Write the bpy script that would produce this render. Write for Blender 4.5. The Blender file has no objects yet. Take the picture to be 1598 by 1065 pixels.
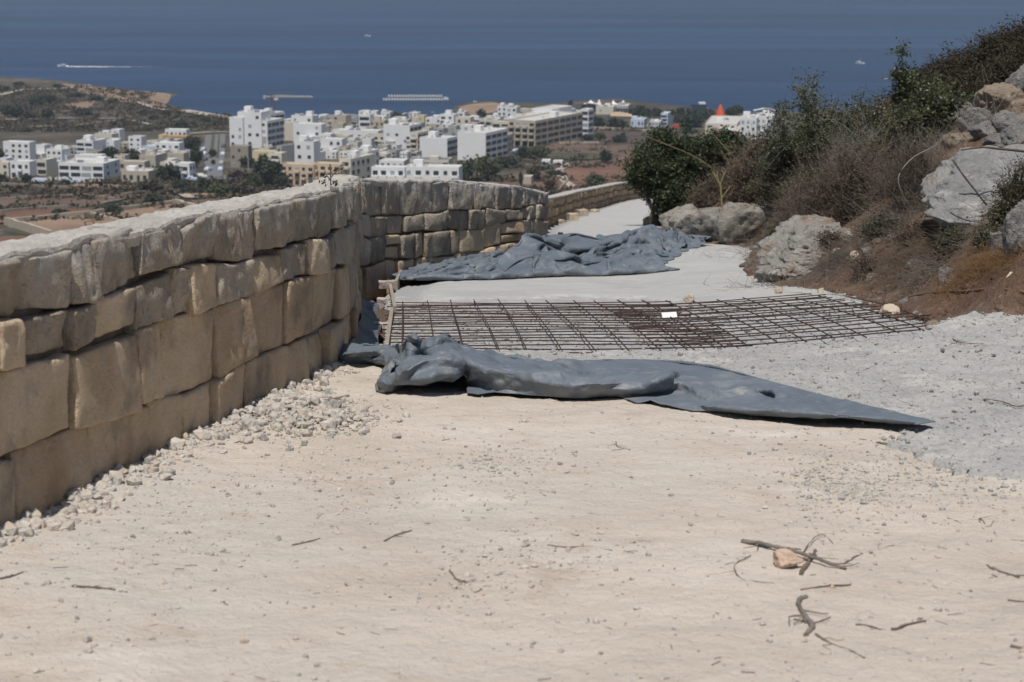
import bpy, math, random
import numpy as np
from mathutils import Vector, Matrix

# ------------------------------------------------------------------ camera, sky, sun, exposure
SC = bpy.context.scene
COL = SC.collection
PW, PH = 1598.0, 1065.0
LENS = 70.0
FPX = LENS / 36.0 * PW
PITCH = math.radians(11.73)
EYE_ABOVE_SEA = 110.0

cam_data = bpy.data.cameras.new('camera')
cam = bpy.data.objects.new('camera', cam_data)
COL.objects.link(cam)
cam.location = (0, 0, 0)
cam.rotation_euler = (math.pi / 2 - PITCH, 0, 0)
cam_data.lens = LENS
cam_data.sensor_width = 36.0
cam_data.clip_start = 0.05
cam_data.clip_end = 60000.0
cam_data.dof.use_dof = True
cam_data.dof.focus_distance = 13.5
cam_data.dof.aperture_fstop = 5.6
SC.camera = cam

SUN_TO = Vector((-0.088, -0.41, 1.0)).normalized()      # towards the sun
sun_el = math.asin(SUN_TO.z)
sun_az = math.atan2(SUN_TO.x, SUN_TO.y)
world = bpy.data.worlds.new('World')
SC.world = world
world.use_nodes = True
wn = world.node_tree
sky = wn.nodes.new('ShaderNodeTexSky')
sky.sky_type = 'NISHITA'
sky.sun_disc = False
sky.sun_elevation = sun_el
sky.sun_rotation = sun_az
sky.air_density = 1.0
sky.dust_density = 1.0
sky.ozone_density = 1.0
wn.nodes['Background'].inputs['Strength'].default_value = 0.06
wn.links.new(sky.outputs[0], wn.nodes['Background'].inputs['Color'])
sun_data = bpy.data.lights.new('sun', 'SUN')
sun_data.energy = 3.6
sun_data.angle = math.radians(0.53)
sun_data.color = (1.0, 0.955, 0.89)
sun = bpy.data.objects.new('sun', sun_data)
COL.objects.link(sun)
sun.rotation_euler = (-SUN_TO).to_track_quat('-Z', 'Y').to_euler()
vs = SC.view_settings
vs.view_transform = 'Standard'
vs.look = 'None'
vs.exposure = 0.16
vs.gamma = 1.0
vs.use_curve_mapping = False
SC.cycles.max_bounces = 6
SC.cycles.volume_bounces = 0

# ------------------------------------------------------------------ helpers
rng = np.random.default_rng(7)
random.seed(7)

def smooth(t):
    t = np.clip(t, 0, 1)
    return t * t * (3 - 2 * t)

def ray(px, py):
    """direction through a photo pixel, scaled to unit depth along +Y"""
    u = (px - PW / 2) / FPX
    v = (py - PH / 2) / FPX
    y = math.cos(PITCH) - v * math.sin(PITCH)
    z = -math.sin(PITCH) - v * math.cos(PITCH)
    return np.array((u / y, 1.0, z / y))

def at(px, py, Y):
    return ray(px, py) * Y

def px_per_m(Y):
    return FPX / (Y / math.cos(math.radians(8)))

def on(px, py, fn, y0=4.0, y1=1700.0):
    """where the line of sight meets the height function fn(x, y)"""
    d = ray(px, py)
    a, b = y0, y1
    for n in (160, 24, 24):
        ys = np.geomspace(a, b, n)
        h = d[2] * ys - fn(d[0] * ys, ys)
        k = np.nonzero(h < 0)[0]
        if len(k) == 0:
            return d * b
        k = max(1, k[0])
        a, b = ys[k - 1], ys[k]
    return d * b

class GridFn:
    """bilinear look-up of a height function, for speed"""
    def __init__(s, fn, x0, x1, nx, y0, y1, ny):
        s.x0, s.y0, s.dx, s.dy, s.nx, s.ny = x0, y0, (x1 - x0) / (nx - 1), (y1 - y0) / (ny - 1), nx, ny
        X, Y = np.meshgrid(np.linspace(x0, x1, nx), np.linspace(y0, y1, ny), indexing='ij')
        s.Z = fn(X, Y)
    def __call__(s, X, Y):
        u = np.clip((np.asarray(X, float) - s.x0) / s.dx, 0, s.nx - 1.001)
        v = np.clip((np.asarray(Y, float) - s.y0) / s.dy, 0, s.ny - 1.001)
        i, j = u.astype(int), v.astype(int)
        u, v = u - i, v - j
        Z = s.Z
        return Z[i, j] * (1 - u) * (1 - v) + Z[i + 1, j] * u * (1 - v) + Z[i, j + 1] * (1 - u) * v + Z[i + 1, j + 1] * u * v

def _hash(i, j, k, seed):
    h = (i.astype(np.int64) * 374761393 + j.astype(np.int64) * 668265263 + k.astype(np.int64) * 2147483647 + seed * 974634777) & 0xFFFFFFFF
    h = ((h ^ (h >> 13)) * 1274126177) & 0xFFFFFFFF
    h = ((h ^ (h >> 16)) * 2246822519) & 0xFFFFFFFF
    return ((h ^ (h >> 15)) & 0xFFFFFF) / float(0xFFFFFF)

def vnoise(P, seed=0):
    P = np.asarray(P, dtype=float)
    I = np.floor(P)
    f = P - I
    f = f * f * f * (f * (f * 6 - 15) + 10)
    i, j, k = I[..., 0], I[..., 1], I[..., 2]
    x, y, z = f[..., 0], f[..., 1], f[..., 2]
    r = 0
    for dx in (0, 1):
        for dy in (0, 1):
            for dz in (0, 1):
                w = (x if dx else 1 - x) * (y if dy else 1 - y) * (z if dz else 1 - z)
                r = r + w * _hash(i + dx, j + dy, k + dz, seed)
    return r * 2 - 1

def fbm(P, octaves=4, seed=0, gain=0.5):
    P = np.asarray(P, dtype=float)
    a, s, t = 1.0, 0, 0.0
    for o in range(octaves):
        s = s + a * vnoise(P * (2.03 ** o) + 17.3 * o, seed + o)
        t += a
        a *= gain
    return s / t

def fbm2(X, Y, scale, octaves=4, seed=0, gain=0.5):
    X, Y = np.broadcast_arrays(np.asarray(X, float), np.asarray(Y, float))
    return fbm(np.stack([X * scale, Y * scale, np.full(X.shape, 0.37)], -1), octaves, seed, gain)

def hermite(xs, ys):
    xs = np.array(xs, float)
    ys = np.array(ys, float)
    d = np.diff(ys) / np.diff(xs)
    m = np.empty_like(ys)
    m[0], m[-1] = d[0], d[-1]
    m[1:-1] = 0.5 * (d[1:] + d[:-1])
    def f(x):
        x = np.asarray(x, float)
        xc = np.clip(x, xs[0], xs[-1])
        k = np.clip(np.searchsorted(xs, xc) - 1, 0, len(xs) - 2)
        h = xs[k + 1] - xs[k]
        t = (xc - xs[k]) / h
        r = ((2 * t**3 - 3 * t**2 + 1) * ys[k] + (t**3 - 2 * t**2 + t) * h * m[k]
             + (-2 * t**3 + 3 * t**2) * ys[k + 1] + (t**3 - t**2) * h * m[k + 1])
        return r + np.where(x > xs[-1], (x - xs[-1]) * m[-1], 0) + np.where(x < xs[0], (x - xs[0]) * m[0], 0)
    return f

def mesh_data(name, V, faces, mats=None, smooth_shade=False, attr=None, midx=None):
    V = np.asarray(V, dtype=np.float32).reshape(-1, 3)
    if not isinstance(faces, (list, tuple)):
        faces = [faces]
    faces = [np.asarray(f, dtype=np.int32) for f in faces if len(f)]
    me = bpy.data.meshes.new(name)
    me.vertices.add(len(V))
    me.vertices.foreach_set('co', V.ravel())
    loops = np.concatenate([f.ravel() for f in faces])
    sizes = np.concatenate([np.full(len(f), f.shape[1], np.int32) for f in faces])
    starts = np.concatenate([[0], np.cumsum(sizes)[:-1]]).astype(np.int32)
    me.loops.add(len(loops))
    me.loops.foreach_set('vertex_index', loops)
    me.polygons.add(len(sizes))
    me.polygons.foreach_set('loop_start', starts)
    me.polygons.foreach_set('loop_total', sizes)
    me.polygons.foreach_set('use_smooth', np.full(len(sizes), bool(smooth_shade)))
    for m in (mats if isinstance(mats, (list, tuple)) else [mats]):
        if m is not None:
            me.materials.append(m)
    if midx is not None:
        me.polygons.foreach_set('material_index', np.asarray(midx, np.int32))
    if attr:
        for k, a in attr.items():
            at_ = me.attributes.new(k, 'FLOAT', 'POINT')
            at_.data.foreach_set('value', np.asarray(a, np.float32))
    me.update(calc_edges=True)
    return me

def link(name, me, parent=None, loc=None):
    o = bpy.data.objects.new(name, me)
    COL.objects.link(o)
    if parent is not None:
        o.parent = parent
    if loc is not None:
        o.location = loc
    return o

def tag(o, label=None, cat=None, group=None, kind=None):
    if label: o['label'] = label
    if cat: o['category'] = cat
    if group: o['group'] = group
    if kind: o['kind'] = kind
    return o

def empty(name, loc, label=None, cat=None, group=None, rz=0.0):
    o = bpy.data.objects.new(name, None)
    COL.objects.link(o)
    o.location = loc
    o.rotation_euler = (0, 0, rz)
    o.empty_display_size = 0.1
    return tag(o, label, cat, group)

def grid_faces(nu, nv, keep=None):
    """quads of an nu x nv vertex grid (index = i * nv + j)"""
    i, j = np.meshgrid(np.arange(nu - 1), np.arange(nv - 1), indexing='ij')
    a = i * nv + j
    f = np.stack([a, a + nv, a + nv + 1, a + 1], -1)
    if keep is not None:
        return f[keep].reshape(-1, 4)
    return f.reshape(-1, 4)

def compact(V, faces, attr=None):
    used = np.unique(faces)
    m = np.full(len(V), -1)
    m[used] = np.arange(len(used))
    if attr:
        attr = {k: np.asarray(a)[used] for k, a in attr.items()}
    return V[used], m[faces], attr

def tubes(paths, radii, sides=4, cap=False):
    """paths (n, k, 3), radii (n, k) -> verts, quads (all tubes in one array)"""
    P = np.asarray(paths, float)
    n, k, _ = P.shape
    R = np.broadcast_to(np.asarray(radii, float), (n, k))
    T = np.gradient(P, axis=1)
    T /= np.linalg.norm(T, axis=2, keepdims=True) + 1e-9
    ref = np.where(np.abs(T[..., 2:3]) < 0.9, np.array([0, 0, 1.0]), np.array([1.0, 0, 0]))
    A = np.cross(T, ref)
    A /= np.linalg.norm(A, axis=2, keepdims=True) + 1e-9
    B = np.cross(T, A)
    ang = np.arange(sides) * 2 * math.pi / sides
    V = P[:, :, None] + R[:, :, None, None] * (A[:, :, None] * np.cos(ang)[None, None, :, None] + B[:, :, None] * np.sin(ang)[None, None, :, None])
    base = (np.arange(n) * k * sides)[:, None, None]
    i = (np.arange(k - 1) * sides)[None, :, None]
    s = np.arange(sides)[None, None, :]
    s2 = (s + 1) % sides
    Fq = np.stack([base + i + s, base + i + s2, base + i + sides + s2, base + i + sides + s], -1).reshape(-1, 4)
    out = [Fq]
    if cap:
        c0 = (base[:, 0, 0][:, None] + np.arange(sides)[::-1][None])
        c1 = (base[:, 0, 0][:, None] + (k - 1) * sides + np.arange(sides)[None])
        out += [c0, c1]
    return V.reshape(-1, 3), out

class MB:
    """collects boxes / prisms / tubes into ONE mesh"""
    def __init__(s):
        s.V, s.F, s.n = [], {}, 0
    def add(s, V, faces):
        V = np.asarray(V, float).reshape(-1, 3)
        for f in (faces if isinstance(faces, list) else [faces]):
            f = np.asarray(f)
            if len(f):
                s.F.setdefault(f.shape[1], []).append(f + s.n)
        s.V.append(V)
        s.n += len(V)
    def box(s, x0, x1, y0, y1, z0, z1):
        V = [(x, y, z) for x in (x0, x1) for y in (y0, y1) for z in (z0, z1)]
        s.add(V, np.array([(0, 1, 3, 2), (4, 6, 7, 5), (0, 4, 5, 1), (2, 3, 7, 6), (0, 2, 6, 4), (1, 5, 7, 3)]))
    def tube(s, pts, r, sides=6):
        pts = np.asarray(pts, float)
        V, f = tubes(pts[None], np.broadcast_to(np.asarray(r, float), (1, len(pts))), sides, True)
        s.add(V, f)
    def cone(s, c, r0, r1, z0, z1, n=10):
        a = np.arange(n) * 2 * math.pi / n
        V = [(c[0] + r0 * math.cos(t), c[1] + r0 * math.sin(t), z0) for t in a] + [(c[0] + r1 * math.cos(t), c[1] + r1 * math.sin(t), z1) for t in a]
        k = np.arange(n)
        s.add(V, [np.stack([k, (k + 1) % n, (k + 1) % n + n, k + n], -1), np.array([k[::-1]]), np.array([k + n])])
    def data(s, name, mat, sm=False):
        return mesh_data(name, np.concatenate(s.V), [np.concatenate(f) for f in s.F.values()], mat, sm)
    def build(s, name, mat, parent=None, loc=None, sm=False):
        return link(name, s.data(name, mat, sm), parent, loc)

def ico(sub):
    t = (1 + 5 ** 0.5) / 2
    V = np.array([(-1, t, 0), (1, t, 0), (-1, -t, 0), (1, -t, 0), (0, -1, t), (0, 1, t), (0, -1, -t), (0, 1, -t), (t, 0, -1), (t, 0, 1), (-t, 0, -1), (-t, 0, 1)], float)
    F = [(0, 11, 5), (0, 5, 1), (0, 1, 7), (0, 7, 10), (0, 10, 11), (1, 5, 9), (5, 11, 4), (11, 10, 2), (10, 7, 6), (7, 1, 8),
         (3, 9, 4), (3, 4, 2), (3, 2, 6), (3, 6, 8), (3, 8, 9), (4, 9, 5), (2, 4, 11), (6, 2, 10), (8, 6, 7), (9, 8, 1)]
    V = list(V / np.linalg.norm(V[0]))
    for _ in range(sub):
        cache, NF = {}, []
        def mid(a, b):
            k = (min(a, b), max(a, b))
            if k not in cache:
                m = V[a] + V[b]
                V.append(m / np.linalg.norm(m))
                cache[k] = len(V) - 1
            return cache[k]
        for a, b, c in F:
            x, y, z = mid(a, b), mid(b, c), mid(c, a)
            NF += [(a, x, z), (b, y, x), (c, z, y), (x, y, z)]
        F = NF
    return np.array(V), np.array(F)

ICO = [ico(k) for k in range(6)]

def rock_shape(seed, sub=3, cuts=9, rough=0.10, squash=(1, 1, 1), face=()):
    """angular limestone: a ball cut by random planes, then roughened; roughly unit radius"""
    r = np.random.default_rng(seed)
    V = ICO[sub][0].copy()
    for _ in range(cuts):
        n = r.normal(size=3)
        n /= np.linalg.norm(n)
        d = r.uniform(0.45, 0.85)
        over = np.maximum(V @ n - d, 0)
        V -= over[:, None] * n * 0.94
    for n, d in face:
        n = np.array(n, float); n /= np.linalg.norm(n)
        V -= np.maximum(V @ n - d, 0)[:, None] * n * 0.97
    if rough:
        nn = V / (np.linalg.norm(V, axis=1, keepdims=True) + 1e-9)
        V += nn * (fbm(V * 2.2 + seed * 3.1, 4, seed)[:, None] * rough)
        V += nn * (-np.abs(fbm(V * 4.5 + seed, 3, seed + 5))[:, None] * rough * 0.9)
        ax = r.normal(size=3); ax /= np.linalg.norm(ax)
        lay = (V @ ax) * 3.4 + 0.6 * fbm(V * 1.7 + seed, 2, seed + 8)
        V += nn * (np.abs((lay % 1.0) - 0.5)[:, None] - 0.25) * rough * 0.8
        if sub >= 3:
            V += nn * (fbm(V * 11 + seed, 3, seed + 6)[:, None] * rough * 0.45)
            V -= nn * (np.clip(0.16 - np.abs(fbm(V * 2.6 + seed * 1.7, 3, seed + 9)), 0, 1)[:, None] * rough * 2.6)
            V -= nn * (np.clip(0.12 - np.abs(fbm(V * 6.0 + seed * 2.7, 2, seed + 10)), 0, 1)[:, None] * rough * 1.2)
    return V * np.array(squash), ICO[sub][1]

# ------------------------------------------------------------------ materials
def new_mat(name):
    m = bpy.data.materials.new(name)
    m.use_nodes = True
    return m, m.node_tree.nodes, m.node_tree.links, m.node_tree.nodes['Principled BSDF']

def ramp_node(N, stops):
    r = N.new('ShaderNodeValToRGB')
    e = r.color_ramp.elements
    while len(e) < len(stops):
        e.new(0.5)
    for el, (p, c) in zip(e, stops):
        el.position = p
        el.color = (*c, 1) if len(c) == 3 else c
    return r

def noise_node(N, L, vec, scale, detail=6, rough=0.55, dist=0.0):
    n = N.new('ShaderNodeTexNoise')
    n.inputs['Scale'].default_value = scale
    n.inputs['Detail'].default_value = detail
    n.inputs['Roughness'].default_value = rough
    n.inputs['Distortion'].default_value = dist
    if vec is not None:
        L.new(vec, n.inputs['Vector'])
    return n

def coords(N, L, stretch=None, kind='Object'):
    tc = N.new('ShaderNodeTexCoord')
    o = tc.outputs[kind]
    if stretch:
        mp = N.new('ShaderNodeMapping')
        mp.inputs['Scale'].default_value = stretch
        L.new(o, mp.inputs['Vector'])
        o = mp.outputs[0]
    return o

def mix_rgb(N, L, fac, a, b, mode='MIX'):
    m = N.new('ShaderNodeMix')
    m.data_type = 'RGBA'
    m.blend_type = mode
    for sock, val in ((m.inputs['Factor'], fac), (m.inputs[6], a), (m.inputs[7], b)):
        if hasattr(val, 'is_linked') or hasattr(val, 'links'):
            L.new(val, sock)
        elif isinstance(val, tuple):
            sock.default_value = (*val, 1)
        else:
            sock.default_value = val
    return m.outputs[2]

def add_bump(N, L, bsdf, layers, vec):
    prev = None
    for scale, dist, strength in layers:
        n = noise_node(N, L, vec, scale, 6, 0.6)
        b = N.new('ShaderNodeBump')
        b.inputs['Strength'].default_value = strength
        b.inputs['Distance'].default_value = dist
        L.new(n.outputs[0], b.inputs['Height'])
        if prev:
            L.new(prev, b.inputs['Normal'])
        prev = b.outputs[0]
    if prev:
        L.new(prev, bsdf.inputs['Normal'])

def mat(name, stops, scale=1.0, rough=0.9, bump=(), stretch=None, speck=None, patch=None, vary=None, spec=0.3, detail=6, wear=None, kind='Object', metallic=0.0):
    """noise-driven colour; speck=(scale, lo, hi, colour): small spots; patch=(scale, lo, hi, colour): broad stains;
    vary=(dark, light): per-object brightness; wear=(attribute, colour)"""
    m, N, L, B = new_mat(name)
    vec = coords(N, L, stretch, kind)
    n = noise_node(N, L, vec, scale, detail, 0.6)
    r = ramp_node(N, stops)
    L.new(n.outputs[0], r.inputs[0])
    c = r.outputs[0]
    for sp in (patch if isinstance(patch, list) else [patch]) + (speck if isinstance(speck, list) else [speck]):
        if sp is None:
            continue
        sc, lo, hi, col = sp
        n2 = noise_node(N, L, vec, sc, 5, 0.6)
        mr = N.new('ShaderNodeMapRange')
        mr.inputs['From Min'].default_value = lo
        mr.inputs['From Max'].default_value = hi
        L.new(n2.outputs[0], mr.inputs['Value'])
        c = mix_rgb(N, L, mr.outputs[0], c, col)
    if wear:
        a = N.new('ShaderNodeAttribute')
        a.attribute_name = wear[0]
        n3 = noise_node(N, L, vec, wear[2] if len(wear) > 2 else 14, 6, 0.7)
        ad = N.new('ShaderNodeMath'); ad.operation = 'ADD'
        L.new(a.outputs['Fac'], ad.inputs[0]); L.new(n3.outputs[0], ad.inputs[1])
        mr = N.new('ShaderNodeMapRange')
        mr.inputs['From Min'].default_value = 0.92
        mr.inputs['From Max'].default_value = 1.12
        L.new(ad.outputs[0], mr.inputs['Value'])
        c = mix_rgb(N, L, mr.outputs[0], c, wear[1])
    if vary:
        oi = N.new('ShaderNodeObjectInfo')
        vr = ramp_node(N, [(0, vary[0]), (1, vary[1])])
        L.new(oi.outputs['Random'], vr.inputs[0])
        c = mix_rgb(N, L, 1.0, c, vr.outputs[0], 'MULTIPLY')
    L.new(c, B.inputs['Base Color'])
    B.inputs['Roughness'].default_value = rough
    B.inputs['Specular IOR Level'].default_value = spec
    B.inputs['Metallic'].default_value = metallic
    add_bump(N, L, B, bump, vec)
    return m

def plain(name, col, rough=0.7, vary=0.12, scale=0.5, spec=0.3, metallic=0.0):
    d = tuple(max(0, v * (1 - vary)) for v in col)
    l = tuple(min(1, v * (1 + vary)) for v in col)
    return mat(name, [(0.3, d), (0.7, l)], scale, rough, spec=spec, metallic=metallic)

M = {}
M['sand'] = mat('sand_dirt', [(0.3, (0.465, 0.408, 0.343)), (0.55, (0.555, 0.490, 0.419)), (0.75, (0.62, 0.556, 0.485))], 0.9, 0.95,
                bump=((6, 0.04, 0.8), (34, 0.014, 0.9), (170, 0.0035, 0.9)),
                patch=[(0.45, 0.50, 0.70, (0.50, 0.465, 0.425)), (2.6, 0.58, 0.72, (0.47, 0.40, 0.33)), (1.1, 0.58, 0.72, (0.62, 0.565, 0.50))], speck=[(160, 0.63, 0.72, (0.27, 0.21, 0.16)), (75, 0.66, 0.74, (0.60, 0.54, 0.46))])
M['slab'] = mat('cured_concrete', [(0.3, (0.385, 0.382, 0.368)), (0.7, (0.46, 0.455, 0.438))], 1.4, 0.9, bump=((9, 0.03, 0.8), (60, 0.010, 0.9)), wear=('rough', (0.33, 0.33, 0.325), 22),
                speck=(60, 0.66, 0.75, (0.30, 0.30, 0.29)), patch=[(1.5, 0.52, 0.70, (0.37, 0.365, 0.35)), (5.0, 0.56, 0.70, (0.50, 0.495, 0.475)), (0.8, 0.58, 0.72, (0.46, 0.43, 0.38))])
M['rough_concrete'] = mat('rough_concrete', [(0.3, (0.325, 0.32, 0.307)), (0.7, (0.42, 0.413, 0.395))], 2.6, 0.95,
                bump=((14, 0.02, 0.8), (55, 0.010, 0.9), (190, 0.003, 0.8)), speck=[(48, 0.58, 0.68, (0.16, 0.157, 0.15)), (90, 0.62, 0.70, (0.48, 0.465, 0.44))], patch=[(1.3, 0.55, 0.70, (0.46, 0.445, 0.415)), (4.0, 0.58, 0.70, (0.28, 0.275, 0.265))])
M['pit'] = mat('pit_rubble', [(0.3, (0.30, 0.295, 0.30)), (0.7, (0.43, 0.42, 0.41))], 3.0, 0.95, bump=((18, 0.02, 0.8), (70, 0.008, 0.8)), speck=(30, 0.60, 0.70, (0.20, 0.195, 0.19)))
M['stone'] = mat('limestone_block', [(0.28, (0.47, 0.365, 0.245)), (0.5, (0.61, 0.495, 0.355)), (0.72, (0.69, 0.59, 0.455))], 3.2, 0.92,
                 bump=((9, 0.035, 0.8), (45, 0.018, 1.0), (170, 0.006, 1.0)),
                 patch=[(2.1, 0.53, 0.68, (0.30, 0.262, 0.215)), (1.3, 0.58, 0.70, (0.42, 0.29, 0.165)), (6.5, 0.60, 0.72, (0.50, 0.45, 0.385))], vary=((0.82, 0.77, 0.72), (1.08, 1.06, 1.03)),
                 speck=(70, 0.66, 0.74, (0.22, 0.17, 0.12)), wear=('cement', (0.43, 0.41, 0.38), 9))
M['rough_stone'] = mat('hewn_limestone', [(0.28, (0.35, 0.297, 0.23)), (0.5, (0.46, 0.40, 0.32)), (0.72, (0.56, 0.505, 0.43))], 4.0, 0.92,
                 bump=((8, 0.05, 0.9), (28, 0.030, 1.0), (120, 0.009, 1.0)), stretch=(1.0, 1.0, 0.7),
                 patch=[(1.6, 0.53, 0.68, (0.25, 0.225, 0.195)), (1.2, 0.60, 0.72, (0.38, 0.27, 0.165)), (7.5, 0.58, 0.70, (0.47, 0.435, 0.385))], vary=((0.78, 0.76, 0.74), (1.05, 1.05, 1.04)),
                 speck=(40, 0.64, 0.72, (0.19, 0.165, 0.13)), wear=('cement', (0.45, 0.435, 0.41), 9))
M['far_stone'] = mat('far_wall_stone', [(0.3, (0.34, 0.25, 0.16)), (0.7, (0.47, 0.38, 0.27))], 2.0, 0.92, bump=((8, 0.03, 0.8),), vary=((0.75, 0.72, 0.70), (1.08, 1.05, 1.0)))
M['cement'] = mat('cement_cap', [(0.3, (0.36, 0.335, 0.30)), (0.7, (0.48, 0.455, 0.415))], 5.0, 0.93, bump=((16, 0.02, 0.8), (80, 0.006, 0.8)), speck=(45, 0.64, 0.72, (0.27, 0.26, 0.25)))
M['core'] = mat('joint_mortar', [(0.3, (0.12, 0.10, 0.08)), (0.7, (0.24, 0.205, 0.17))], 9.0, 0.95, bump=((30, 0.02, 0.9),))
M['tarp'] = mat('tarpaulin', [(0.3, (0.105, 0.127, 0.152)), (0.7, (0.152, 0.175, 0.202))], 2.6, 0.55, spec=0.38, bump=((7, 0.015, 0.6), (30, 0.005, 0.6)),
                patch=[(3.0, 0.55, 0.76, (0.235, 0.245, 0.252)), (9.0, 0.60, 0.78, (0.31, 0.30, 0.28))])
def crease_bump(m, scales):
    N, L = m.node_tree.nodes, m.node_tree.links
    B = N['Principled BSDF']
    vec = coords(N, L)
    prev = B.inputs['Normal'].links[0].from_socket if B.inputs['Normal'].links else None
    for sc, dist, st in scales:
        n = noise_node(N, L, vec, sc, 2, 0.5, 0.6)
        a = N.new('ShaderNodeMath'); a.operation = 'SUBTRACT'; a.inputs[1].default_value = 0.5
        b = N.new('ShaderNodeMath'); b.operation = 'ABSOLUTE'
        L.new(n.outputs[0], a.inputs[0]); L.new(a.outputs[0], b.inputs[0])
        p = N.new('ShaderNodeBump'); p.inputs['Strength'].default_value = st; p.inputs['Distance'].default_value = dist
        L.new(b.outputs[0], p.inputs['Height'])
        if prev: L.new(prev, p.inputs['Normal'])
        prev = p.outputs[0]
    L.new(prev, B.inputs['Normal'])
crease_bump(M['tarp'], ((2.6, 0.06, 0.6), (6.5, 0.03, 0.7), (17, 0.010, 0.6)))
M['membrane'] = mat('grey_membrane', [(0.3, (0.085, 0.087, 0.092)), (0.7, (0.13, 0.13, 0.134))], 3.0, 0.6, bump=((10, 0.01, 0.5),), patch=(5, 0.6, 0.8, (0.24, 0.225, 0.21)))
M['rust'] = mat('rusty_steel', [(0.3, (0.038, 0.029, 0.025)), (0.55, (0.068, 0.044, 0.035)), (0.75, (0.12, 0.068, 0.046))], 9.0, 0.85, spec=0.3, bump=((120, 0.002, 0.6),))
M['timber'] = mat('weathered_timber', [(0.3, (0.24, 0.205, 0.165)), (0.7, (0.38, 0.34, 0.29))], 12.0, 0.9, stretch=(1, 0.12, 1), bump=((60, 0.003, 0.6),))
M['dark_timber'] = mat('dark_timber', [(0.3, (0.045, 0.040, 0.036)), (0.7, (0.085, 0.075, 0.066))], 12.0, 0.9)
M['pink_block'] = mat('pinkish_block', [(0.3, (0.34, 0.285, 0.265)), (0.7, (0.45, 0.40, 0.375))], 14.0, 0.93, bump=((40, 0.006, 0.7),))
M['pale_stone'] = mat('pale_stone', [(0.3, (0.44, 0.36, 0.26)), (0.7, (0.58, 0.50, 0.40))], 7.0, 0.93, bump=((22, 0.02, 0.7), (90, 0.005, 0.7)), vary=((0.85, 0.85, 0.85), (1.05, 1.05, 1.05)))
M['gravel'] = mat('gravel_stone', [(0.3, (0.36, 0.325, 0.28)), (0.5, (0.46, 0.42, 0.37)), (0.7, (0.54, 0.50, 0.45))], 14.0, 0.93, bump=((60, 0.006, 0.6),), patch=[(19, 0.54, 0.62, (0.25, 0.245, 0.235)), (13, 0.60, 0.66, (0.50, 0.37, 0.28))])
M['crumb'] = mat('concrete_crumb', [(0.3, (0.27, 0.262, 0.248)), (0.7, (0.41, 0.398, 0.375))], 20.0, 0.95)
M['soil'] = mat('red_soil', [(0.28, (0.10, 0.058, 0.038)), (0.5, (0.175, 0.108, 0.072)), (0.72, (0.27, 0.185, 0.13))], 2.3, 0.95,
                bump=((5, 0.10, 0.8), (20, 0.04, 0.9), (70, 0.012, 0.9)), patch=[(0.9, 0.50, 0.66, (0.155, 0.13, 0.105)), (3.5, 0.60, 0.72, (0.25, 0.22, 0.18))],
                speck=[(26, 0.64, 0.72, (0.36, 0.29, 0.23)), (40, 0.64, 0.72, (0.055, 0.035, 0.025))])
M['limestone'] = mat('grey_limestone', [(0.28, (0.16, 0.155, 0.145)), (0.5, (0.28, 0.272, 0.256)), (0.72, (0.40, 0.39, 0.37))], 2.2, 0.93,
                bump=((5, 0.12, 0.9), (19, 0.05, 1.0), (80, 0.012, 0.9)), patch=[(2.3, 0.55, 0.70, (0.36, 0.27, 0.19)), (5.2, 0.54, 0.66, (0.13, 0.125, 0.115)), (9, 0.60, 0.70, (0.46, 0.45, 0.43))], speck=(24, 0.60, 0.70, (0.085, 0.08, 0.072)))
M['ledge'] = mat('pale_ledge_rock', [(0.28, (0.22, 0.20, 0.175)), (0.5, (0.37, 0.345, 0.305)), (0.72, (0.49, 0.465, 0.42))], 2.6, 0.93,
                bump=((5, 0.10, 0.9), (19, 0.045, 1.0), (80, 0.010, 0.9)), patch=[(2.1, 0.54, 0.68, (0.40, 0.30, 0.21)), (4.2, 0.55, 0.66, (0.17, 0.155, 0.135))], speck=(24, 0.60, 0.70, (0.10, 0.09, 0.075)), stretch=(0.8, 1, 2.2))
M['warm_rock'] = mat('ochre_limestone', [(0.28, (0.22, 0.165, 0.12)), (0.5, (0.34, 0.272, 0.21)), (0.72, (0.43, 0.365, 0.295))], 3.0, 0.93,
                bump=((5, 0.07, 0.9), (20, 0.03, 0.9), (80, 0.008, 0.8)), patch=(2.0, 0.55, 0.72, (0.31, 0.30, 0.285)), speck=(20, 0.62, 0.72, (0.11, 0.09, 0.07)))
M['bark'] = mat('bark', [(0.3, (0.055, 0.045, 0.038)), (0.7, (0.13, 0.108, 0.09))], 14.0, 0.95, bump=((30, 0.01, 0.8),))
M['dry_twig'] = mat('dry_twig', [(0.3, (0.10, 0.078, 0.060)), (0.7, (0.21, 0.17, 0.135))], 8.0, 0.95)
M['grey_twig'] = mat('grey_twig', [(0.3, (0.15, 0.135, 0.12)), (0.7, (0.30, 0.275, 0.25))], 6.0, 0.95)
M['brown_twig'] = mat('brown_twig', [(0.3, (0.070, 0.056, 0.046)), (0.7, (0.225, 0.185, 0.148))], 3.0, 0.95)
M['straw'] = mat('straw', [(0.3, (0.20, 0.135, 0.070)), (0.7, (0.36, 0.27, 0.16))], 5.0, 0.95)
M['rust_grass'] = mat('rusty_grass', [(0.3, (0.14, 0.078, 0.036)), (0.7, (0.27, 0.165, 0.080))], 5.0, 0.95)

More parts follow.
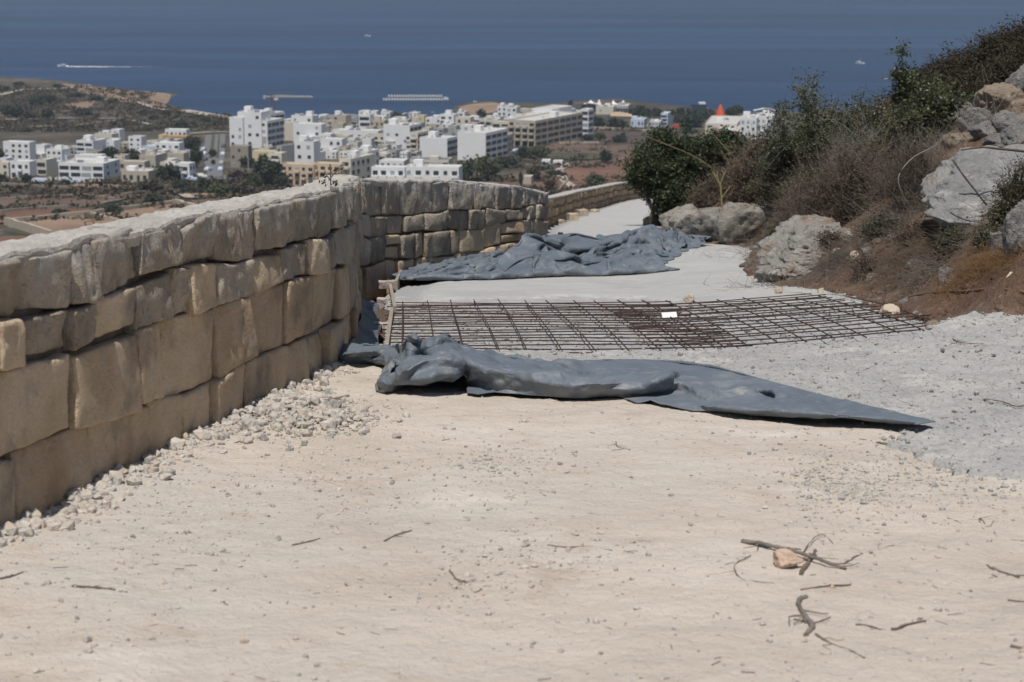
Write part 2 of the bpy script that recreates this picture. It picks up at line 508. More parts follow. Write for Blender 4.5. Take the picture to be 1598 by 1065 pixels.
def leaf_mat(name, dark, light, scale=3.0, rough=0.5, trans=0.25, dead=None):
    m, N, L, B = new_mat(name)
    vec = coords(N, L)
    n = noise_node(N, L, vec, scale, 4, 0.7)
    r = ramp_node(N, [(0.3, dark), (0.7, light)])
    L.new(n.outputs[0], r.inputs[0])
    c = r.outputs[0]
    if dead:
        n2 = noise_node(N, L, vec, scale * 0.6, 3, 0.6)
        mr = N.new('ShaderNodeMapRange')
        mr.inputs['From Min'].default_value = 0.58
        mr.inputs['From Max'].default_value = 0.70
        L.new(n2.outputs[0], mr.inputs['Value'])
        c = mix_rgb(N, L, mr.outputs[0], c, dead)
    L.new(c, B.inputs['Base Color'])
    B.inputs['Roughness'].default_value = rough
    B.inputs['Specular IOR Level'].default_value = 0.35
    if trans:
        out = [x for x in N if x.type == 'OUTPUT_MATERIAL'][0]
        tr = N.new('ShaderNodeBsdfTranslucent')
        L.new(c, tr.inputs['Color'])
        mx = N.new('ShaderNodeMixShader')
        mx.inputs[0].default_value = trans
        L.new(B.outputs[0], mx.inputs[1])
        L.new(tr.outputs[0], mx.inputs[2])
        L.new(mx.outputs[0], out.inputs['Surface'])
    return m

M['leaf_dark'] = leaf_mat('evergreen_leaf', (0.026, 0.040, 0.017), (0.082, 0.104, 0.045), 1.6)
M['leaf_mid'] = leaf_mat('shrub_leaf', (0.046, 0.058, 0.026), (0.128, 0.142, 0.070), 4.0, rough=0.38)
M['leaf_olive'] = leaf_mat('olive_leaf', (0.055, 0.057, 0.030), (0.135, 0.132, 0.076), 3.0)
M['leaf_brown'] = leaf_mat('withered_leaf', (0.066, 0.048, 0.032), (0.175, 0.132, 0.090), 3.0, rough=0.8)
M['leaf_heath'] = leaf_mat('heath_leaf', (0.030, 0.028, 0.017), (0.082, 0.070, 0.042), 1.4, rough=0.8, dead=(0.10, 0.066, 0.040))
M['leaf_far'] = leaf_mat('far_tree_leaf', (0.026, 0.034, 0.017), (0.062, 0.072, 0.036), 0.5, rough=0.7, trans=0.1)
M['leaf_far_light'] = leaf_mat('far_bush_leaf', (0.055, 0.068, 0.025), (0.105, 0.115, 0.048), 0.4, rough=0.7, trans=0.1)
M['leaf_far_brown'] = leaf_mat('far_scrub_leaf', (0.055, 0.044, 0.027), (0.105, 0.085, 0.050), 0.4, rough=0.8, trans=0.1)
M['leaf_red'] = leaf_mat('reddish_leaf', (0.060, 0.026, 0.022), (0.105, 0.046, 0.038), 0.6, rough=0.7, trans=0.1)

# ------------------------------------------------------------------ heights: road, bank, valley, coast
road_c = hermite([0, 6.5, 13, 17, 21, 25.5, 40, 62, 82, 102, 140], [-1.69, -2.1925, -2.695, -3.17, -3.665, -4.08, -6.15, -9.16, -11.45, -13.67, -19.0])
edge_l = hermite([0, 7.3, 9.5, 11.65, 13.5, 16, 18, 20, 21.2, 25.5, 40, 62, 82, 102, 125], [-3.3, -1.88, -1.44, -1.05, -1.06, -1.27, -1.46, -1.58, -1.36, 0.46, 0.55, 1.28, 3.4, 6.75, 13.0])
edge_r = hermite([0, 9, 12, 13.4, 15, 16.6, 18.3, 20.5, 23, 25.4, 26.6, 27.6, 29, 40, 58, 75, 102, 125], [4.6, 4.3, 3.5, 2.95, 2.92, 2.84, 2.60, 2.52, 2.80, 3.12, 3.10, 2.74, 2.66, 3.1, 4.1, 5.1, 9.6, 18.0])

def road_z(X, Y):
    return road_c(Y) + 0.046 * np.maximum(X - 1.2, 0) ** 1.2 * smooth((Y - 8) / 5) * smooth((24 - Y) / 4)

def bank_g(t, Y):
    t = np.maximum(t, 0)
    steep = 0.62 * np.minimum(t, 5.0) + 0.26 * np.clip(t - 5.0, 0, 10) + 0.1 * np.maximum(t - 15, 0)
    k = 1 - 0.30 * smooth((Y - 36) / 30)
    return steep * k * smooth(t / 0.5) + 0.0

def hill_z(X, Y):
    X = np.asarray(X, float); Y = np.asarray(Y, float)
    xl, xr = edge_l(Y), edge_r(Y)
    z = road_z(np.clip(X, xl, xr), Y)
    z = z + bank_g(X - xr, Y)
    tl = np.maximum(xl - 0.32 - X, 0)
    z = z - 0.10 * smooth(tl / 0.3) - 0.62 * np.maximum(tl - 0.2, 0)
    yo = np.maximum(Y - 112, 0)
    return z - 0.30 * yo

def bank_z(X, Y):
    X = np.asarray(X, float); Y = np.asarray(Y, float)
    t = X - edge_r(Y)
    w = smooth(t / 0.8)
    lump = 0.16 * fbm2(X, Y, 0.9, 4, 11) + 0.05 * fbm2(X, Y, 4.0, 3, 12)
    return hill_z(X, Y) + w * lump

valley_c = hermite([-200, 0, 100, 300, 450, 620, 900, 1150, 1300, 1700], [-16, -17, -30, -61, -75, -83, -97, -106.5, -108.6, -108.8])
SEA = -EYE_ABOVE_SEA

def sea_pt(px, py):
    d = ray(px, py)
    return d[:2] * (SEA / d[2])

COAST_PX = [(-260, 108), (-120, 114), (0, 122), (40, 124), (80, 126), (120, 131), (170, 138), (215, 144), (245, 146), (272, 148), (262, 152), (250, 157), (256, 163), (285, 172), (320, 178),
            (355, 184), (430, 189), (520, 190), (600, 188), (660, 186), (705, 184), (718, 176), (712, 168), (728, 162), (765, 160), (800, 163), (860, 164), (905, 160), (960, 156), (1020, 163), (1100, 172),
            (1180, 180), (1260, 178), (1400, 172), (1598, 165), (1900, 150)]
COAST = np.array([sea_pt(*p) for p in COAST_PX])
LAND = np.concatenate([COAST, [[1500, 900], [1500, -400], [-1500, -400], [-1500, 1500]]])

def land_sdf(X, Y):
    """signed distance to the coast, positive on land"""
    X = np.asarray(X, float); Y = np.asarray(Y, float)
    n = len(LAND)
    inside = np.zeros(X.shape, bool)
    dist = np.full(X.shape, 1e9)
    for i in range(n):
        a, b = LAND[i], LAND[(i + 1) % n]
        cond = ((a[1] > Y) != (b[1] > Y)) & (X < (b[0] - a[0]) * (Y - a[1]) / (b[1] - a[1] + 1e-12) + a[0])
        inside ^= cond
        ab = b - a
        t = np.clip(((X - a[0]) * ab[0] + (Y - a[1]) * ab[1]) / (ab @ ab), 0, 1)
        dist = np.minimum(dist, np.hypot(X - a[0] - t * ab[0], Y - a[1] - t * ab[1]))
    return np.where(inside, dist, -dist)

def valley_z(X, Y):
    X = np.asarray(X, float); Y = np.asarray(Y, float)
    z = valley_c(Y) + 1.3 * fbm2(X, Y, 0.006, 3, 21) * smooth((Y - 300) / 200)
    s = land_sdf(X, Y)
    shore = SEA + 0.9 + np.where(s > 0, 0.05 * s + 1.3 * smooth(s / 14), 0.30 * s)
    return np.minimum(z, shore)

valley_exact = valley_z
valley_z = GridFn(valley_exact, -1500, 1500, 900, -40, 1700, 700)

def ground_z(X, Y):
    X = np.asarray(X, float); Y = np.asarray(Y, float)
    h = hill_z(X, Y)
    v = valley_z(X, Y)
    return np.where(Y < 260, np.maximum(h, v), v)

def on_road(px, py): return on(px, py, road_z, 4, 130)
def on_bank(px, py): return on(px, py, bank_z, 8, 130)
def on_valley(px, py): return on(px, py, valley_z, 200, 1600)

# ------------------------------------------------------------------ setting
def sheet(name, xs, ys, zf, m, smooth_shade=True, kind='structure', drop=0.0):
    X, Y = np.meshgrid(xs, ys, indexing='ij')
    Z = zf(X, Y) - drop
    o = link(name, mesh_data(name, np.stack([X, Y, Z], -1).reshape(-1, 3), grid_faces(len(xs), len(ys)), m, smooth_shade))
    return tag(o, kind=kind)

# valley floor with scrub, from the foot of the hill to the shore
M['scrub'] = mat('dry_scrubland', [(0.30, (0.045, 0.040, 0.029)), (0.46, (0.082, 0.067, 0.049)), (0.62, (0.125, 0.098, 0.072)), (0.8, (0.20, 0.15, 0.11))], 0.022, 0.95, detail=9,
                 patch=[(0.05, 0.52, 0.64, (0.042, 0.044, 0.027)), (0.13, 0.56, 0.66, (0.032, 0.036, 0.021))], speck=(0.30, 0.60, 0.70, (0.21, 0.18, 0.145)), bump=((0.25, 1.2, 0.8),), stretch=(0.75, 0.75, 1))
vx = np.concatenate([np.linspace(-1500, -420, 60), np.linspace(-408, 330, 260), np.linspace(345, 1500, 60)])
vy = np.concatenate([np.linspace(-30, 250, 50), np.linspace(256, 1540, 300)])
def _vz(X, Y):
    z = ground_z(X, Y)
    near = (Y < 200) & (X > edge_l(Y) - 14) & (X < 30)
    return z - np.where(near, 0.8, 0.0)
valley = sheet('valley_ground', vx, vy, _vz, M['scrub'])

# the hillside carrying the road: coarse earth everywhere round the road
hx = np.concatenate([np.linspace(-30, -4, 40), np.linspace(-3.6, 9, 120), np.linspace(9.4, 60, 80)])
hy = np.concatenate([np.linspace(-12, 3, 16), np.linspace(3.3, 45, 190), np.linspace(45.8, 150, 130)])
def _hz(X, Y):
    inside = smooth((X - edge_l(Y) + 0.4) / 0.2) * smooth((edge_r(Y) + 0.15 - X) / 0.15)
    return np.maximum(bank_z(X, Y) + 0.25 * fbm2(X, Y, 0.25, 3, 5) * smooth((X - edge_r(Y) - 6) / 4), valley_z(X, Y)) - 0.22 * inside - 0.10
hillside = sheet('hillside', hx, hy, _hz, M['soil'])

# fine earth bank to the right of the road
def bank_sheet():
    ys = np.concatenate([np.linspace(8, 22, 300), np.linspace(22.06, 45, 160)])
    ts = np.concatenate([np.linspace(-0.35, 3.0, 130), np.linspace(3.05, 9.5, 110)])
    T, Y = np.meshgrid(ts, ys, indexing='ij')
    X = T + edge_r(Y) + 0.16 * fbm2(T * 0, Y, 1.1, 4, 41)
    Z = bank_z(X, Y)
    w = smooth((T + 0.2) / 0.4)
    Z = Z + w * (0.07 * fbm2(X, Y, 3.0, 4, 31) + 0.035 * np.abs(fbm2(X, Y, 11.0, 3, 32)) + 0.012 * fbm2(X, Y, 34.0, 2, 33))
    Z = Z - 0.09 * smooth(-(T - 0.02) / 0.3) + 0.02
    o = link('earth_bank', mesh_data('earth_bank', np.stack([X, Y, Z], -1).reshape(-1, 3), grid_faces(len(ts), len(ys)), M['soil'], True))
    return tag(o, kind='structure')
bank_sheet()

# sand track in the foreground
def sand_z(X, Y):
    z = road_z(X, Y)
    z = z + 0.020 * fbm2(X, Y, 1.3, 3, 51) + 0.012 * fbm2(X, Y, 5.0, 3, 52) + 0.006 * fbm2(X, Y, 19.0, 2, 53)
    w = X - edge_l(Y)
    z = z + 0.05 * np.exp(-np.maximum(w, 0) / 0.16) * (0.7 + 0.6 * fbm2(X, Y, 2.5, 2, 54))
    return z - 0.10 * smooth((Y - 12.0) / 0.5)
sheet('dirt_track', np.linspace(-3.4, 5.2, 360), np.concatenate([np.linspace(-3, 4, 40), np.linspace(4.03, 13.5, 340)]), sand_z, M['sand'])

# concrete: masks in the plane of the road
def seg_poly(pts_px):
    return np.array([on_road(*p)[:2] for p in pts_px])

def poly_sdf(P, X, Y):
    n = len(P)
    inside = np.zeros(X.shape, bool)
    dist = np.full(X.shape, 1e9)
    for i in range(n):
        a, b = P[i], P[(i + 1) % n]
        inside ^= ((a[1] > Y) != (b[1] > Y)) & (X < (b[0] - a[0]) * (Y - a[1]) / (b[1] - a[1] + 1e-12) + a[0])
        ab = b - a
        t = np.clip(((X - a[0]) * ab[0] + (Y - a[1]) * ab[1]) / (ab @ ab), 0, 1)
        dist = np.minimum(dist, np.hypot(X - a[0] - t * ab[0], Y - a[1] - t * ab[1]))
    return np.where(inside, dist, -dist)

APRON = seg_poly([(612, 556), (800, 556), (1000, 555), (1180, 550), (1330, 543), (1430, 528), (1470, 516), (1540, 494), (1640, 474), (1900, 470), (1900, 770), (1640, 752), (1560, 746), (1500, 742), (1430, 712),
                  (1385, 694), (1420, 668), (1300, 640), (1120, 610), (940, 590), (760, 580), (640, 575)])
SLAB_FRONT = seg_poly([(613, 472), (760, 468), (900, 466), (1000, 467), (1100, 474), (1180, 482), (1300, 483), (1360, 476)])
PIT = seg_poly([(606, 470), (1370, 470), (1490, 520), (1440, 545), (1180, 556), (800, 560), (600, 560)])

def slab_mask(X, Y):
    yf = np.interp(X, SLAB_FRONT[:, 0], SLAB_FRONT[:, 1])
    lf = np.interp(Y, [14, 16.5, 18.2, 20.5, 24, 30], [edge_l(14) + 0.42, -0.98, -1.10, -1.02, 0.2, edge_l(30) + 0.1])
    lf = np.where(Y > 30, edge_l(Y) + 0.15, lf)
    rough = 0.13 * fbm2(X, Y, 2.6, 4, 61) + 0.05 * fbm2(X, Y, 11.0, 3, 65)
    m = np.minimum(Y - yf + rough, X - lf + 0.15 * rough)
    return np.minimum(m, edge_r(Y) + 0.25 - X)

def slab_z(X, Y):
    return road_z(X, Y) + 0.012 + 0.006 * fbm2(X, Y, 0.9, 3, 62) + 0.003 * fbm2(X, Y, 6.0, 3, 63) + 0.05 * smooth((X - edge_r(Y) + 0.25) / 0.4) * fbm2(X, Y, 4, 3, 64) 

def concrete_sheet(name, xs, ys, mask, zf, m, depth):
    X, Y = np.meshgrid(xs, ys, indexing='ij')
    mk = mask(X, Y)
    Z = zf(X, Y, mk)
    keep_v = mk > -0.10
    k = keep_v[:-1, :-1] & keep_v[1:, :-1] & keep_v[:-1, 1:] & keep_v[1:, 1:]
    V, f, at_ = compact(np.stack([X, Y, Z], -1).reshape(-1, 3), grid_faces(len(xs), len(ys), k), {'rough': (0.80 * (1 - smooth((mk - 0.02) / 0.65)) - 0.05).ravel()})
    o = link(name, mesh_data(name, V, f, m, True, at_))
    return tag(o, kind='structure')

def edge_drop(mk, h):
    return -h * (1 - smooth((mk + 0.045) / 0.055))

concrete_sheet('concrete_road', np.linspace(-2.0, 3.8, 300), np.concatenate([np.linspace(14.2, 19, 260), np.linspace(19.04, 30, 160)]), slab_mask,
               lambda X, Y, mk: slab_z(X, Y) - 0.055 * (1 - smooth((mk + 0.10 + 0.16 * fbm2(X, Y, 9, 3, 67)) / 0.60)) - 0.035 * np.abs(fbm2(X, Y, 16, 3, 66)) * smooth((0.40 - mk) / 0.4), M['slab'], 0.14)
concrete_sheet('far_concrete_road', np.linspace(0.0, 22, 120), np.linspace(29.9, 130, 240), slab_mask, lambda X, Y, mk: slab_z(X, Y) - 0.004, M['slab'], 0.1)

def apron_mask(X, Y):
    return poly_sdf(APRON, X, Y) + 0.13 * fbm2(X, Y, 2.4, 4, 71) + 0.06 * fbm2(X, Y, 11.0, 3, 72)

def apron_z(X, Y, mk=None):
    lump = 0.020 * np.abs(fbm2(X, Y, 9.0, 3, 73)) + 0.016 * fbm2(X, Y, 20.0, 3, 74) + 0.009 * fbm2(X, Y, 60.0, 2, 75) + 0.03 * fbm2(X, Y, 1.6, 2, 76)
    z = road_z(X, Y) + 0.028 + lump + 0.03 * smooth((X - edge_r(Y) + 0.5) / 1.0)
    if mk is not None:
        z = z + edge_drop(mk, 0.12)
    return z
concrete_sheet('rough_concrete_apron', np.linspace(-1.2, 5.6, 500), np.linspace(7.2, 14.6, 430), apron_mask, apron_z, M['rough_concrete'], 0.1)

# sunken base the rebar lies over
def pit_z(X, Y):
    return road_z(X, Y) - 0.022 + 0.015 * fbm2(X, Y, 5.0, 3, 81) + 0.012 * fbm2(X, Y, 18.0, 3, 82)
concrete_sheet('road_base', np.linspace(-1.35, 3.3, 230), np.linspace(11.7, 18.0, 240), lambda X, Y: X - np.interp(Y, [12, 14.2, 15.2, 17.5], [-0.80, -0.93, -0.96, -1.13]) - 0.10, lambda X, Y, mk: pit_z(X, Y), M['pit'], 0.1)

# sea
def sea_material():
    m, N, L, B = new_mat('sea_water')
    vec = coords(N, L, (0.12, 1.0, 1.0))
    n = noise_node(N, L, vec, 0.007, 7, 0.62, 0.8)
    r = ramp_node(N, [(0.34, (0.007, 0.024, 0.066)), (0.5, (0.012, 0.036, 0.094)), (0.64, (0.024, 0.056, 0.128))])
    L.new(n.outputs[0], r.inputs[0])
    L.new(r.outputs[0], B.inputs['Base Color'])
    B.inputs['Roughness'].default_value = 0.38
    B.inputs['IOR'].default_value = 1.33
    B.inputs['Specular IOR Level'].default_value = 0.4
    add_bump(N, L, B, ((0.35, 0.7, 0.7), (0.05, 2.0, 0.5)), coords(N, L, (0.5, 1.0, 1.0)))
    return m
M['sea'] = sea_material()
sx = np.concatenate([-np.geomspace(30000, 600, 14), np.linspace(-500, 500, 11), np.geomspace(600, 30000, 14)])
sy = np.concatenate([np.linspace(700, 2000, 14), np.geomspace(2200, 36000, 16)])
sheet('sea', sx, sy, lambda X, Y: np.full(X.shape, SEA), M['sea'])

# ------------------------------------------------------------------ dry stone walls
def cube_template(n):
    """vertices of a cube shell with n cells per edge, welded; coordinates in [-1, 1]"""
    idx, V, F = {}, [], []
    def vid(p):
        k = tuple(p)
        if k not in idx:
            idx[k] = len(V)
            V.append(p)
        return idx[k]
    for ax in range(3):
        u, v = (ax + 1) % 3, (ax + 2) % 3
        for side in (0, n):
            for i in range(n):
                for j in range(n):
                    q = []
                    for (a, b) in ((i, j), (i + 1, j), (i + 1, j + 1), (i, j + 1)):
                        p = [0, 0, 0]
                        p[ax], p[u], p[v] = side, a, b
                        q.append(vid(p))
                    F.append(q if side else q[::-1])
    return np.array(V, float) * 2 / n - 1, np.array(F)

CUBE = {n: cube_template(n) for n in (2, 3, 6, 10, 12, 16)}
for n_ in (6, 10, 12, 16):
    V_ = CUBE[n_][0]
    CUBE[n_] = (0.25 * V_ + 0.75 * np.sin(V_ * math.pi / 2), CUBE[n_][1])

class Path:
    """a wall line in plan with arc length and a normal that points to the road"""
    def __init__(s, y0, y1, n=600):
        y = np.linspace(y0, y1, n)
        x = edge_l(y)
        s.x, s.y = x, y
        s.s = np.concatenate([[0], np.cumsum(np.hypot(np.diff(x), np.diff(y)))])
        tx, ty = np.gradient(x, s.s), np.gradient(y, s.s)
        l = np.hypot(tx, ty)
        s.nx, s.ny = ty / l, -tx / l
        s.L = s.s[-1]
    def y_of(s, t): return np.interp(t, s.s, s.y)
    def s_of(s, y): return np.interp(y, s.y, s.s)
    def P(s, t, d, h):
        x, y = np.interp(t, s.s, s.x), np.interp(t, s.s, s.y)
        nx, ny = np.interp(t, s.s, s.nx), np.interp(t, s.s, s.ny)
        z = road_c(y) + h
        return np.stack([x + nx * d, y + ny * d, z], -1)

near_path = Path(2.5, 25.5)
wall_top = hermite([0, 8, 12, 20, 22.5, 24, 25.5, 26], [1.06, 1.06, 1.075, 1.06, 1.0, 0.88, 0.75, 0.74])
course_b = [hermite([0, 12, 19, 26], v) for v in ([0.25, 0.27, 0.17, 0.15], [0.63, 0.61, 0.47, 0.38], [0.81, 0.81, 0.73, 0.56])]

def course_h(k, t):
    y = near_path.y_of(t)
    wob = 0.055 * fbm(np.stack([np.asarray(t, float) * 0.9, np.full(np.shape(t), 3.7 * k), np.zeros(np.shape(t))], -1), 3, 90 + k)
    if k == 0:
        return np.full(np.shape(t), -0.22)
    if k == 4:
        return wall_top(y) - 0.012 + 0.016 * fbm(np.stack([np.asarray(t, float) * 6, np.full(np.shape(t), 8.8), np.zeros(np.shape(t))], -1), 3, 97)
    return course_b[k - 1](y) + wob

def build_stone(path, s0, s1, lo, hi, parent, m, depth, proud, n, seed, rough, cement=None, gap=0.0065, r=0.011):
    T, F = CUBE[n]
    half = np.array([(s1 - s0) / 2 - gap, 1.0, depth / 2])
    smid = (s0 + s1) / 2
    g = np.random.default_rng(seed)
    hh0 = float(hi(smid) - lo(smid)) / 2 - gap
    half[1] = max(hh0, 0.02)
    r = min(r * g.uniform(0.7, 1.5), half.min() * 0.6)
    p = T * half
    q = np.clip(p, -(half - r), half - r)
    dv = p - q
    ln = np.linalg.norm(dv, axis=1, keepdims=True)
    p = np.where(ln > 1e-9, q + dv / np.maximum(ln, 1e-9) * np.minimum(ln, r), p)
    # corner shifts make the outline irregular
    cs = np.clip(g.normal(0, 0.012, size=(2, 2, 2)), -0.022, 0.022)
    a = (p[:, 0] / half[0] + 1) / 2
    b = (p[:, 1] / half[1] + 1) / 2
    for q_ in (0, 1):
        p[:, q_] += (cs[q_, 0, 0] * (1 - a) * (1 - b) + cs[q_, 1, 0] * a * (1 - b) + cs[q_, 0, 1] * (1 - a) * b + cs[q_, 1, 1] * a * b)
    s = smid + p[:, 0]
    h = lo(s) + gap + (p[:, 1] / (2 * half[1]) + 0.5) * (hi(s) - lo(s) - 2 * gap)
    d = p[:, 2] - depth / 2 + proud
    front = smooth((p[:, 2] / half[2] + 0.2) / 1.0)
    tilt = g.normal(0, 0.02, 2)
    N3 = np.stack([s * 1.0, h * 1.0, d * 1.0], -1) + seed * 7.13
    bulge = 0.006 * (1 - (2 * a - 1) ** 2) * (1 - (2 * b - 1) ** 2)
    d = d + front * (bulge + tilt[0] * (a - 0.5) + tilt[1] * (b - 0.5) + rough * fbm(N3 * np.array([6, 6 if rough < 0.014 else 4, 6]), 3, seed % 97) + rough * 0.6 * fbm(N3 * np.array([18, 18 if rough < 0.014 else 9, 18]), 2, seed % 89) + (0 if rough < 0.014 else rough * 0.5 * fbm(N3 * np.array([40, 14, 30]), 2, seed % 83)))
    s = s + 0.009 * fbm(N3 * 7, 3, seed % 71)
    h = h + 0.009 * fbm(N3 * 7 + 50, 3, seed % 73)
    V = path.P(s, d, h)
    at_ = None
    if cement is not None:
        at_ = {'cement': cement(s, h)}
    o = link('stone', mesh_data('stone', V, F, m, True, at_), parent)
    return o

wall = empty('stone_wall', tuple(near_path.P(np.array([near_path.s_of(12.0)]), np.array([0.0]), np.array([0.0]))[0]),
             'near wall of big rough limestone blocks with a pale cement top beside the sand track', 'stone wall')
bpy.context.view_layer.update()
WALL_LOC = np.array(wall.location)

def child_fix(o, parent):
    """keep a mesh written in world coordinates in place under a moved parent"""
    o.matrix_parent_inverse = Matrix.Translation(-Vector(parent.location))

wr = np.random.default_rng(21)
def cement_near(s, h):
    y = near_path.y_of(s)
    top = wall_top(y)
    return 0.12 + 0.40 * smooth((h - top + 0.40) / 0.40) + 0.08 * smooth((y - 10) / 6)

count = 0
for k in range(4):
    t = 1.2 + wr.uniform(0, 0.3)
    while t < near_path.L - 0.05:
        w = {0: wr.uniform(0.36, 0.85), 1: wr.uniform(0.36, 0.74), 2: wr.uniform(0.18, 0.60), 3: wr.uniform(0.24, 0.56)}[k]
        if wr.random() < 0.16:
            w *= 0.5
        y = near_path.y_of(t)
        if y > 19:
            w *= 0.95
        s1 = min(t + w, near_path.L)
        if near_path.L - s1 < 0.16:
            s1 = near_path.L
        n = (16 if k >= 2 else 12) if y < 12.5 else 10 if k == 3 else 6
        lo = lambda s, k=k: course_h(k, s)
        hi = lambda s, k=k: course_h(k + 1, s)
        mt = M['stone'] if (k < 2 or (k == 2 and wr.random() < 0.5 and y < 11)) else M['rough_stone']
        if y > 12 and k >= 1 and wr.random() < 0.6:
            mt = M['rough_stone']
        rg = 0.011 if mt is M['stone'] else 0.026
        split = (k == 1 and wr.random() < 0.12) or (k == 0 and wr.random() < 0.08)
        args = dict(parent=wall, m=mt, depth=0.205, n=n, rough=rg, cement=cement_near)
        if split:
            f = wr.uniform(0.4, 0.62)
            mid = lambda s, lo=lo, hi=hi, f=f: lo(s) * (1 - f) + hi(s) * f
            o = [build_stone(near_path, t, s1, lo, mid, proud=wr.normal(0, 0.010), seed=count * 3 + 1, **args),
                 build_stone(near_path, t, s1, mid, hi, proud=wr.normal(0, 0.010), seed=count * 3 + 2, **args)]
        else:
            o = [build_stone(near_path, t, s1, lo, hi, proud=wr.normal(0, 0.013), seed=count * 3 + 1, **args)]
        for q in o:
            child_fix(q, wall)
        count += 1
        t = s1

def sweep(path, s, prof_d, prof_h, name, m, parent, closed=True):
    """prof_d, prof_h: arrays (len(s), k) of the cross-section along the path"""
    n, k = prof_d.shape
    V = path.P(np.repeat(s[:, None], k, 1), prof_d, prof_h)
    F = grid_faces(n, k)
    faces = [F[:, ::-1]]
    if closed:
        i = np.arange(n - 1) * k
        faces.append(np.stack([i + k - 1, i, i + k, i + 2 * k - 1], -1))
        faces += [np.arange(k)[None, :], (np.arange(k)[::-1] + (n - 1) * k)[None, :]]
    o = link(name, mesh_data(name, V.reshape(-1, 3), faces, m, False), parent)
    child_fix(o, parent)
    return o

ss = np.linspace(0.9, near_path.L - 0.03, 160)
one = np.ones_like(ss)
tp = wall_top(near_path.y_of(ss))
sweep(near_path, ss, np.stack([-0.215 * one, -0.215 * one, -0.05 * one, -0.05 * one], 1), np.stack([-0.4 * one, tp - 0.05, tp - 0.05, -0.4 * one], 1), 'wall_core', M['core'], wall)
# cement cap with a ragged lip running down over the top stones
ss = np.linspace(0.9, near_path.L + 0.01, 900)
yy = near_path.y_of(ss)
tp = wall_top(yy)
def n1(s, f, seed): return fbm(np.stack([s * f, s * 0 + seed, s * 0], -1), 3, seed)
edge = -0.020 + 0.030 * n1(ss, 3.1, 5) + 0.016 * n1(ss, 13.0, 6)
us = np.linspace(0, 1, 18)
D, Hh = [], []
for u in us:
    d_ = -0.235 + (edge + 0.235) * u
    D.append(d_ + (0.010 * n1(ss, 5.0, 7) if u < 0.01 else 0))
    Hh.append(tp + 0.004 + 0.012 * fbm(np.stack([ss * 4, ss * 0 + u * 4, ss * 0], -1), 3, 9) + 0.010 * fbm(np.stack([ss * 14, ss * 0 + u * 9, ss * 0], -1), 3, 10)
              - 0.020 * smooth((u - 0.82) / 0.18) * np.clip(0.5 + n1(ss, 3.0, 12) * 1.6, 0, 1))
D += [edge + 0.006, edge - 0.004]
Hh += [Hh[-1] - 0.012 - 0.012 * np.clip(n1(ss, 9, 21) + 0.3, 0, 1), Hh[-1] - 0.06]
D.append(D[0]); Hh.append(Hh[0] - 0.09)
sweep(near_path, ss, np.stack(D, 1), np.stack(Hh, 1), 'cement_cap', M['cement'], wall)

# far wall down the road
far_path = Path(44, 112, 900)
fwall = empty('stone_wall', tuple(far_path.P(np.array([far_path.s_of(70.0)]), np.array([0.0]), np.array([0.0]))[0]),
              'far orange-brown stone wall descending along the left edge of the distant road', 'stone wall')
FH = 0.88
fw = np.random.default_rng(5)
fc = [-0.2, 0.27, 0.56, FH - 0.04]
n_far = 0
for k in range(3):
    t = far_path.s_of(58.0)
    while t < far_path.s_of(108.0):
        w = fw.uniform(0.38, 0.85)
        wob = lambda s, k=k: fc[k] + (0.03 * np.sin(s * 1.7 + k) if 0 < k else 0)
        wob2 = lambda s, k=k: fc[k + 1] + (0.03 * np.sin(s * 1.7 + k + 1) if k < 2 else 0)
        o = build_stone(far_path, t, t + w, wob, wob2, fwall, M['far_stone'], 0.3, fw.normal(0, 0.018), 3, n_far + 900, 0.02, None, 0.014, 0.04)
        child_fix(o, fwall)
        n_far += 1
        t += w
ss = np.linspace(0.2, far_path.L - 0.2, 120)
one = np.ones_like(ss)
sweep(far_path, ss, np.stack([-0.42 * one, -0.42 * one, -0.06 * one, -0.06 * one], 1), np.stack([-0.6 * one, FH - 0.06 * one, FH - 0.06 * one, -0.4 * one], 1), 'wall_core', M['core'], fwall)
ss = np.linspace(0.2, far_path.L - 0.2, 420)
one = np.ones_like(ss)
w1, w2 = n1(ss, 1.5, 15) * 0.03, n1(ss, 1.2, 16) * 0.02
sweep(far_path, ss, np.stack([-0.46 * one, -0.46 * one, -0.2 * one, 0.02 + w1, 0.02 + w1], 1), np.stack([FH - 0.1 * one, FH + w2, FH + 0.02 + w2, FH + w2, FH - 0.06 + w1], 1), 'cement_cap', M['cement'], fwall)

